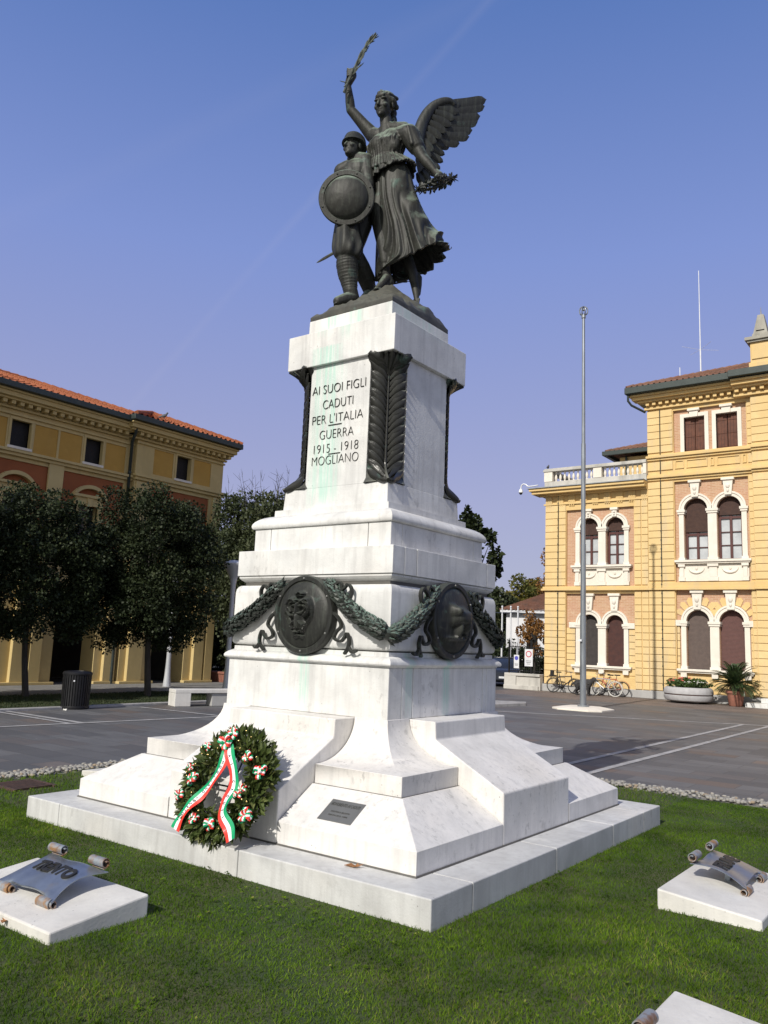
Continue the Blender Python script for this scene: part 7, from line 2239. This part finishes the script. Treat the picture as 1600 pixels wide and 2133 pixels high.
# bicycles
M['tyre'] = plain('black_tyre', (0.018, 0.018, 0.018), rough=0.8, bump=0)
M['rim'] = plain('bright_rim', (0.60, 0.61, 0.63), rough=0.3, metal=0.7, bump=0)
M['blk_paint'] = plain('black_paint', (0.022, 0.020, 0.024), (0.03, 0.026, 0.03), rough=0.35, bump=0)
M['red_paint'] = plain('orange_red_paint', (0.42, 0.085, 0.035), (0.36, 0.07, 0.03), rough=0.35, bump=0)
M['silver_paint'] = plain('silver_paint', (0.50, 0.50, 0.50), (0.42, 0.42, 0.42), rough=0.35, metal=0.4, bump=0)
M['cream_tyre'] = plain('pale_tyre', (0.55, 0.54, 0.50), rough=0.7, bump=0)
def bicycle(x, y, facing, label, paint, tyre, rack=False, lean=0.10, wb=1.05):
    t = empty('bicycle', (x, y, GZ), label, 'bicycle', 'bicycles leaning by the town hall wall')
    T = Matrix.Translation((x, y, GZ)) @ Matrix.Rotation(0 if facing > 0 else PI, 4, 'Z') @ Matrix.Rotation(-lean if facing > 0 else lean, 4, 'X')
    def put(b, nm, mat, par=t, smooth=60):
        me = b.mesh(nm); me.transform(T); return link_mesh(nm, me, mat, par, smooth)
    r = 0.34; rear = Vector((0, 0, r)); front = Vector((wb, 0, r)); bb = Vector((0.43, 0, 0.28)); sea = Vector((0.28, 0, 0.78)); hd_ = Vector((0.86, 0, 0.82)); hb_ = Vector((0.90, 0, 0.62))
    f = MB().tube([bb, sea], 0.023, 8).tube([sea + (bb - sea) * .06, hd_ * .75 + hb_ * .25], 0.022, 8).tube([bb, hb_], 0.026, 8).tube([hd_, hb_], 0.027, 8)
    for s in (-1, 1):
        o = Vector((0, .055 * s, 0))
        f.tube([bb + o * .5, rear + o], 0.013, 6).tube([sea + o * .3, rear + o], 0.012, 6)
    put(f, 'frame', M[paint])
    fk = MB()
    for s in (-1, 1): fk.tube([hb_ + Vector((0, .03 * s, 0)), Vector((0.95, .05 * s, .5)), front + Vector((0, .055 * s, 0))], 0.011, 6)
    put(fk, 'fork', M[paint])
    for c in (rear, front):
        n = 40
        ty = MB(); rows = []
        for i in range(n):
            a = 2 * PI * i / n
            rows.append([c + Vector(((r - .024 + .024 * math.cos(p)) * math.cos(a), .024 * math.sin(p), (r - .024 + .024 * math.cos(p)) * math.sin(a))) for p in [2 * PI * k / 8 for k in range(8)]])
        ty.rings(rows + [rows[0]], False)
        w = put(ty, 'wheel', M[tyre])
        ri = MB(); rows = []
        for i in range(n):
            a = 2 * PI * i / n
            rows.append([c + Vector(((r - .040 + d) * math.cos(a), h, (r - .040 + d) * math.sin(a))) for d, h in ((0, -.012), (.012, -.012), (.012, .012), (0, .012))])
        ri.rings(rows + [rows[0]], False)
        for i in range(18):
            a = 2 * PI * i / 18
            ri.tube([c + Vector((0, .02 * (1 if i % 2 else -1), 0)), c + Vector(((r - .04) * math.cos(a), 0, (r - .04) * math.sin(a)))], 0.0022, 4)
        ri.tube([c + Vector((0, -.05, 0)), c + Vector((0, .05, 0))], 0.022, 8)
        put(ri, 'rim', M['rim'], w)
        mg = MB(); rows = []
        for i in range(15):
            a = (PI * .05 + PI * .75 * i / 14) if c is front else (PI * .15 + PI * .8 * i / 14)
            rows.append([c + Vector(((r + .02 + d) * math.cos(a), h, (r + .02 + d) * math.sin(a))) for d, h in ((0, -.028), (.012, -.012), (.012, .012), (0, .028))])
        mg.rings(rows, True); put(mg, 'mudguard', M[paint])
    st_ = MB().tube([hd_, hd_ + Vector((-.02, 0, .12))], 0.014, 8)
    st_.tube(catmull([hd_ + Vector((-.17, -.28, .17)), hd_ + Vector((-.02, -.20, .17)), hd_ + Vector((.03, 0, .13)), hd_ + Vector((-.02, .20, .17)), hd_ + Vector((-.17, .28, .17))], 5), 0.012, 8)
    hbm = put(st_, 'handlebar', M['rim'])
    gr = MB()
    for s in (-1, 1): gr.tube([hd_ + Vector((-.19, .29 * s, .17)), hd_ + Vector((-.07, .235 * s, .172))], 0.017, 8)
    put(gr, 'grips', M['tyre'], hbm)
    sa = MB().tube([sea, sea + Vector((-.03, 0, .14))], 0.013, 8)
    sa.rings([[sea + Vector((-.18 + dx, w_ * math.cos(p), .165 + .028 * math.sin(p))) for p in [2 * PI * k / 10 for k in range(10)]] for dx, w_ in ((0, .03), (.02, .085), (.09, .08), (.16, .035), (.25, .022), (.27, .01))])
    put(sa, 'saddle', M['tyre'])
    cr = MB().tube([bb + Vector((0, -.07, 0)), bb + Vector((0, .07, 0))], 0.03, 10)
    cr.tube([bb + Vector((0, .025, 0)), bb + Vector((0, .03, 0))], 0.10, 20)
    for s in (-1, 1):
        e = bb + Vector((.15 * s, .075 * s, -.07 * s)); cr.tube([bb + Vector((0, .075 * s, 0)), e], 0.010, 6); cr.box(e.x - .04, e.x + .04, e.y, e.y + .09 * s, e.z - .01, e.z + .01)
    for z in (.10, -.045): cr.tube([bb + Vector((0, .028, z)), rear + Vector((0, .028, z * .4))], 0.006, 5)
    put(cr, 'crank', M['black_iron'])
    if rack:
        rk_ = MB()
        for s in (-1, 1):
            rk_.tube([Vector((-.28, .06 * s, .74)), Vector((.20, .06 * s, .74))], 0.007, 6); rk_.tube([rear + Vector((0, .06 * s, 0)), Vector((-.15, .06 * s, .74))], 0.006, 6)
        for q in (-.26, -.1, .06, .18): rk_.tube([Vector((q, -.06, .74)), Vector((q, .06, .74))], 0.006, 6)
        rk_.box(-.20, .10, -.10, .10, .755, .80); rk_.box(-.16, -.02, -.07, .07, .802, 1.02)
        rk_.sphere((-.33, 0, .70), .03, 8, 6)
        put(rk_, 'luggage_rack', M['black_iron'])
    return t
bicycle(-10.93, 28.72, 1, 'black bicycle with a rear rack, left of the flagpole by the yellow wall', 'blk_paint', 'tyre', True)
bicycle(-7.74, 28.95, -1, 'orange-red bicycle right of the flagpole, behind the silver one', 'red_paint', 'tyre')
bicycle(-7.90, 28.55, -1, 'silver bicycle with pale tyres in front of the orange-red one', 'silver_paint', 'cream_tyre', wb=1.0)

# dog standing beside the bicycles
dg_ = Sculpt()
def DP(x, y, z): return (x, y, z)
dg_.ell((0.0, 0, .50), (.36, .17, .19)); dg_.ell((.22, 0, .53), (.20, .17, .21)); dg_.ell((-.25, 0, .50), (.18, .15, .18))
dg_.chain([(.32, 0, .58), (.46, 0, .70)], [.14, .10]); dg_.ell((.50, 0, .73), (.11, .095, .10)); dg_.chain([(.56, 0, .70), (.68, 0, .66)], [.06, .038])
for s in (-1, 1):
    dg_.ell((.46, .085 * s, .73), (.035, .02, .075))
    dg_.chain([(.24, .09 * s, .45), (.25, .09 * s, .22), (.25, .09 * s, .05), (.29, .09 * s, .03)], [.085, .05, .036, .035])
    dg_.chain([(-.28, .09 * s, .48), (-.24, .09 * s, .30), (-.34, .09 * s, .20), (-.31, .09 * s, .05), (-.26, .09 * s, .03)], [.11, .07, .042, .036, .035])
dg_.chain([(-.38, 0, .56), (-.52, 0, .48), (-.58, 0, .36)], [.05, .045, .03])
rdg = random.Random(2)
for k in range(60):
    a = rdg.uniform(0, PI); x = rdg.uniform(-.35, .35)
    dg_.cap((x, .15 * math.cos(a), .50 + .17 * math.sin(a)), (x - .05, .18 * math.cos(a), .48 + .19 * math.sin(a)), .03, .012, n=6)
_w3 = W3
dv = dg_.v
me_b = MB(); 
W3 = lambda p: Vector((p[0] - 9.15, p[1] + 28.0, p[2] + GZ))
dog = dg_.fuse('dog', 0.012, plain('black_fur', (0.022, 0.021, 0.022), (0.045, 0.042, 0.042), 14, 0.9, 0, 0.5), None, 1)
W3 = _w3
tag(dog, 'shaggy black dog standing half behind the flagpole', 'dog')

# pigeons
M['pigeon'] = plain('grey_feathers', (0.07, 0.072, 0.08), (0.10, 0.10, 0.11), 10, 0.8)
def pigeon(x, y, z, a, label):
    b = Sculpt()
    b.ell((0, 0, .13), (.12, .06, .07), (1, 0, .35), (0, 1, 0)); b.chain([(.08, 0, .17), (.12, 0, .23)], [.045, .035]); b.ell((.13, 0, .25), (.035, .03, .033)); b.cap((.15, 0, .25), (.185, 0, .24), .012, .005)
    b.chain([(-.09, 0, .10), (-.22, 0, .06)], [.04, .022]); 
    for s in (-1, 1): b.cap((.02, .02 * s, .07), (.02, .02 * s, .0), .010, .010)
    global W3
    k = W3; c, s_ = math.cos(a), math.sin(a)
    W3 = lambda p: Vector((x + p[0] * c - p[1] * s_, y + p[0] * s_ + p[1] * c, z + p[2]))
    o = b.fuse('pigeon', 0.008, M['pigeon'], None, 1); W3 = k
    tag(o, label, 'pigeon')
pigeon(-11.62, 29.44, 10.58, PI * .55, 'grey pigeon on the left corner of the balustrade')
pigeon(-21.0, 13.2, 10.40, 0.6, 'pigeon perched on the orange tiles of the arcaded building')

# railing on a low wall beside the hall, with two signs
FA = Vector((-12.35, 26.9, GZ)); FBv = Vector((-11.75, 29.55, GZ))
FA = Vector((-13.6, 29.1, GZ)); FBv = Vector((-11.8, 29.3, GZ))
rl = empty('iron_railing', (-12.7, 29.2, GZ), 'dark iron railing on a low pale wall beside the town hall', 'railing')
wl = MB().box(-13.60, -11.80, 29.15, 29.50, GZ, 0.42); wl.box(-13.68, -11.80, 29.08, 29.57, 0.423, 0.55); wl.box(-13.68, -13.05, 29.07, 29.58, GZ, 0.42); wl.box(-13.70, -11.87, 29.05, 29.6, GZ, GZ + 0.20)
wl.build('wall', M['old_stone'], rl, bevel=0.015)
rr = MB()
for i in range(17): x = -13.5 + i * 0.10; rr.tube([(x, 29.32, .55), (x, 29.32, 1.95)], 0.012, 6); rr.tube([(x, 29.32, 1.95), (x, 29.32, 2.05)], [0.016, 0.002], 6)
for z in (.65, 1.80): rr.box(-13.55, -11.80, 29.30, 29.34, z, z + .035)
for x in (-13.55, -12.35): rr.box(x - .03, x + .03, 29.29, 29.35, .55, 2.15)
rr.build('bars', M['black_iron'], rl)
def sign(x0, x1, z0, z1, label, kind):
    y = 29.26
    t = empty('street_sign', ((x0 + x1) / 2, y, (z0 + z1) / 2), label, 'sign')
    MB().box(x0, x1, y, y + .012, z0, z1).build('plate', M['white_metal'], t, bevel=0.003)
    cx = (x0 + x1) / 2; w = x1 - x0; cz = z1 - w * .55; R = w * .36
    def disc(r, d, m, nm): MB().tube([(cx, y - d, cz), (cx, y - .0005, cz)], r, 28).build(nm, m, t)
    red = plain('red_sign_paint', (0.50, 0.03, 0.05), rough=.4, bump=0); blue = plain('blue_sign_paint', (0.10, 0.10, 0.48), rough=.4, bump=0)
    disc(R, .003, red if kind == 'ban' else blue, 'disc'); 
    if kind == 'ban': disc(R * .72, .005, M['white_metal'], 'disc_centre')
    ln = MB()
    for k in range(3 if kind == 'ban' else 2):
        z = z0 + (z1 - z0) * (.30 - .09 * k); ln.box(cx - w * (.34 - .06 * k), cx + w * (.34 - .06 * k), y - .003, y - .0005, z, z + .022)
    ln.build('small_print', M['plaque_letter'], t)
sign(-13.26, -12.98, 0.78, 1.42, 'small white sign with a blue disc on the railing', 'park')
sign(-12.68, -12.25, 0.90, 1.72, 'larger white sign with a red ring on the railing', 'ban')
# three white flagpoles in the side street
for i, (x, y, lb) in enumerate(((-20.25, 41.05, 'left one of three thin white poles by the white house'), (-19.75, 41.3, 'middle one of three thin white poles by the white house'), (-19.33, 41.5, 'right one of three thin white poles by the white house'))):
    t = empty('white_pole', (x, y, -0.3), lb, 'flagpole', 'three thin white poles')
    MB().tube([(x, y, -0.3), (x, y, 4.40)], [0.062, 0.05], 8).build('pole', M['white_metal'], t, smooth=60)
    MB().sphere((x, y, 4.43), 0.07, 8, 6).build('cap', M['white_metal'], t, smooth=180)
# white house with a red roof
WH = empty('white_house', (-17, 52, -0.4), 'white two-storey house with a red hipped roof in the side street', 'house')
M['white_wall'] = mat_plaster('white_plaster', (0.70, 0.70, 0.71), (0.62, 0.62, 0.64), (0.5, 0.5, 0.5), 0.2)
hx = Vector((0.895, 0.446, 0)); hy = Vector((-0.446, 0.895, 0)); ho = Vector((-23.3, 47.4, -0.4))
def hp_(name, mat, *bx, bevel=0, parent=None):
    b = MB()
    for q in bx: b.box(*q)
    me = b.mesh(name); me.transform(frame(ho, hx, hy)); return link_mesh(name, me, mat, parent or WH, bevel=bevel)
hp_('wall', M['white_wall'], (0, 11, 0, 8, 0, 4.75))
hp_('eaves', M['white_metal'], (-.45, 11.45, -.45, 8.45, 4.753, 4.93))
for x in (1.55, 4.4, 7.2):
    w_ = hp_('window', M['letter'], (x - .05, x + .72, -.03, .06, 2.05, 3.75)); hp_('pane', M['dark_glass'], (x, x + .67, -.045, -.031, 2.1, 3.7), parent=w_)
b = MB(); rp = [Vector(q) for q in ((-.5, -.5, 4.935), (11.5, -.5, 4.935), (11.5, 8.5, 4.935), (-.5, 8.5, 4.935), (4.0, 4, 6.9), (7.0, 4, 6.9))]
roof_patch(b, rp[0], rp[1], rp[4], rp[5]); roof_patch(b, rp[1], rp[2], rp[5], rp[5]); roof_patch(b, rp[2], rp[3], rp[5], rp[4]); roof_patch(b, rp[3], rp[0], rp[4], rp[4])
me = b.mesh('roof', False); me.transform(frame(ho, hx, hy)); link_mesh('roof', me, M['tiles_brown'], WH, 50)
# parked dark car, its tail showing behind the monument
M['car_paint'] = plain('dark_blue_paint', (0.020, 0.024, 0.034), (0.024, 0.028, 0.04), rough=0.22, bump=0)
cr_ = empty('parked_car', (-15.4, 32.2, GZ), 'dark car parked in the side street behind the monument', 'car')
Fc = frame((-15.35, 32.3, GZ), (0.45, -0.89, 0), (0.89, 0.45, 0))
def cpart(b, nm, m, par=cr_, smooth=40, bevel=0):
    me = b.mesh(nm); me.transform(Fc); return link_mesh(nm, me, m, par, smooth, bevel)
bd = MB()
def csec(x, w, z0, z1): return [(x, -w, z0), (x, w, z0), (x, w * 1.02, (z0 + z1) / 2), (x, w * .92, z1), (x, -w * .92, z1), (x, -w * 1.02, (z0 + z1) / 2)]
bd.rings([csec(-2.1, .70, .35, .78), csec(-1.95, .80, .25, .88), csec(-1.0, .84, .20, .92), csec(0.2, .85, .20, .94), csec(1.3, .84, .20, .92), csec(2.0, .80, .25, .84), csec(2.15, .68, .35, .70)])
car_body = cpart(bd, 'body', M['car_paint'])
cb = MB().rings([[(x, -w, z) for x, w, z in ()] or [(-1.85, -.74, .90), (-1.85, .74, .90), (1.25, .74, .92), (1.25, -.74, .92)], [(-1.35, -.60, 1.42), (-1.35, .60, 1.42), (.35, .60, 1.44), (.35, -.60, 1.44)]])
cpart(cb, 'cabin', M['dark_glass'])
cpart(MB().box(-1.33, .33, -.61, .61, 1.425, 1.47), 'roof', M['car_paint'], bevel=.02)
for x in (-1.35, 1.35):
    for s in (-1, 1):
        w_ = cpart(MB().tube([(x, .72 * s, .31), (x, .88 * s, .31)], .31, 20), 'wheel', M['tyre']); cpart(MB().tube([(x, .881 * s, .31), (x, .89 * s, .31)], .19, 16), 'rim', M['rim'], w_)
for s in (-1, 1): cpart(MB().sphere((2.05, .55 * s, .66), (.10, .16, .08), 10, 6), 'headlight', M['rim'])
cpart(MB().box(2.14, 2.17, -.26, .26, .42, .52), 'number_plate', M['white_metal'])
# overhead cable across the side street
tag(MB().tube([(-21, 36, 3.95), (-17, 35, 3.72), (-12.2, 34, 3.98)], 0.016, 5).build('overhead_cable', M['grey_lamp']), 'thin overhead cable crossing the side street', 'cable')
# kerbed grass patch behind the monument
ki = MB().prism([(-9.148, 18.751), (-7.814, 19.701), (-7.473, 19.016), (-7.858, 16.481)], 'z', GZ - .02, GZ + .09)
tag(ki.build('kerb', M['white_line'], bevel=0.01), kind='structure')
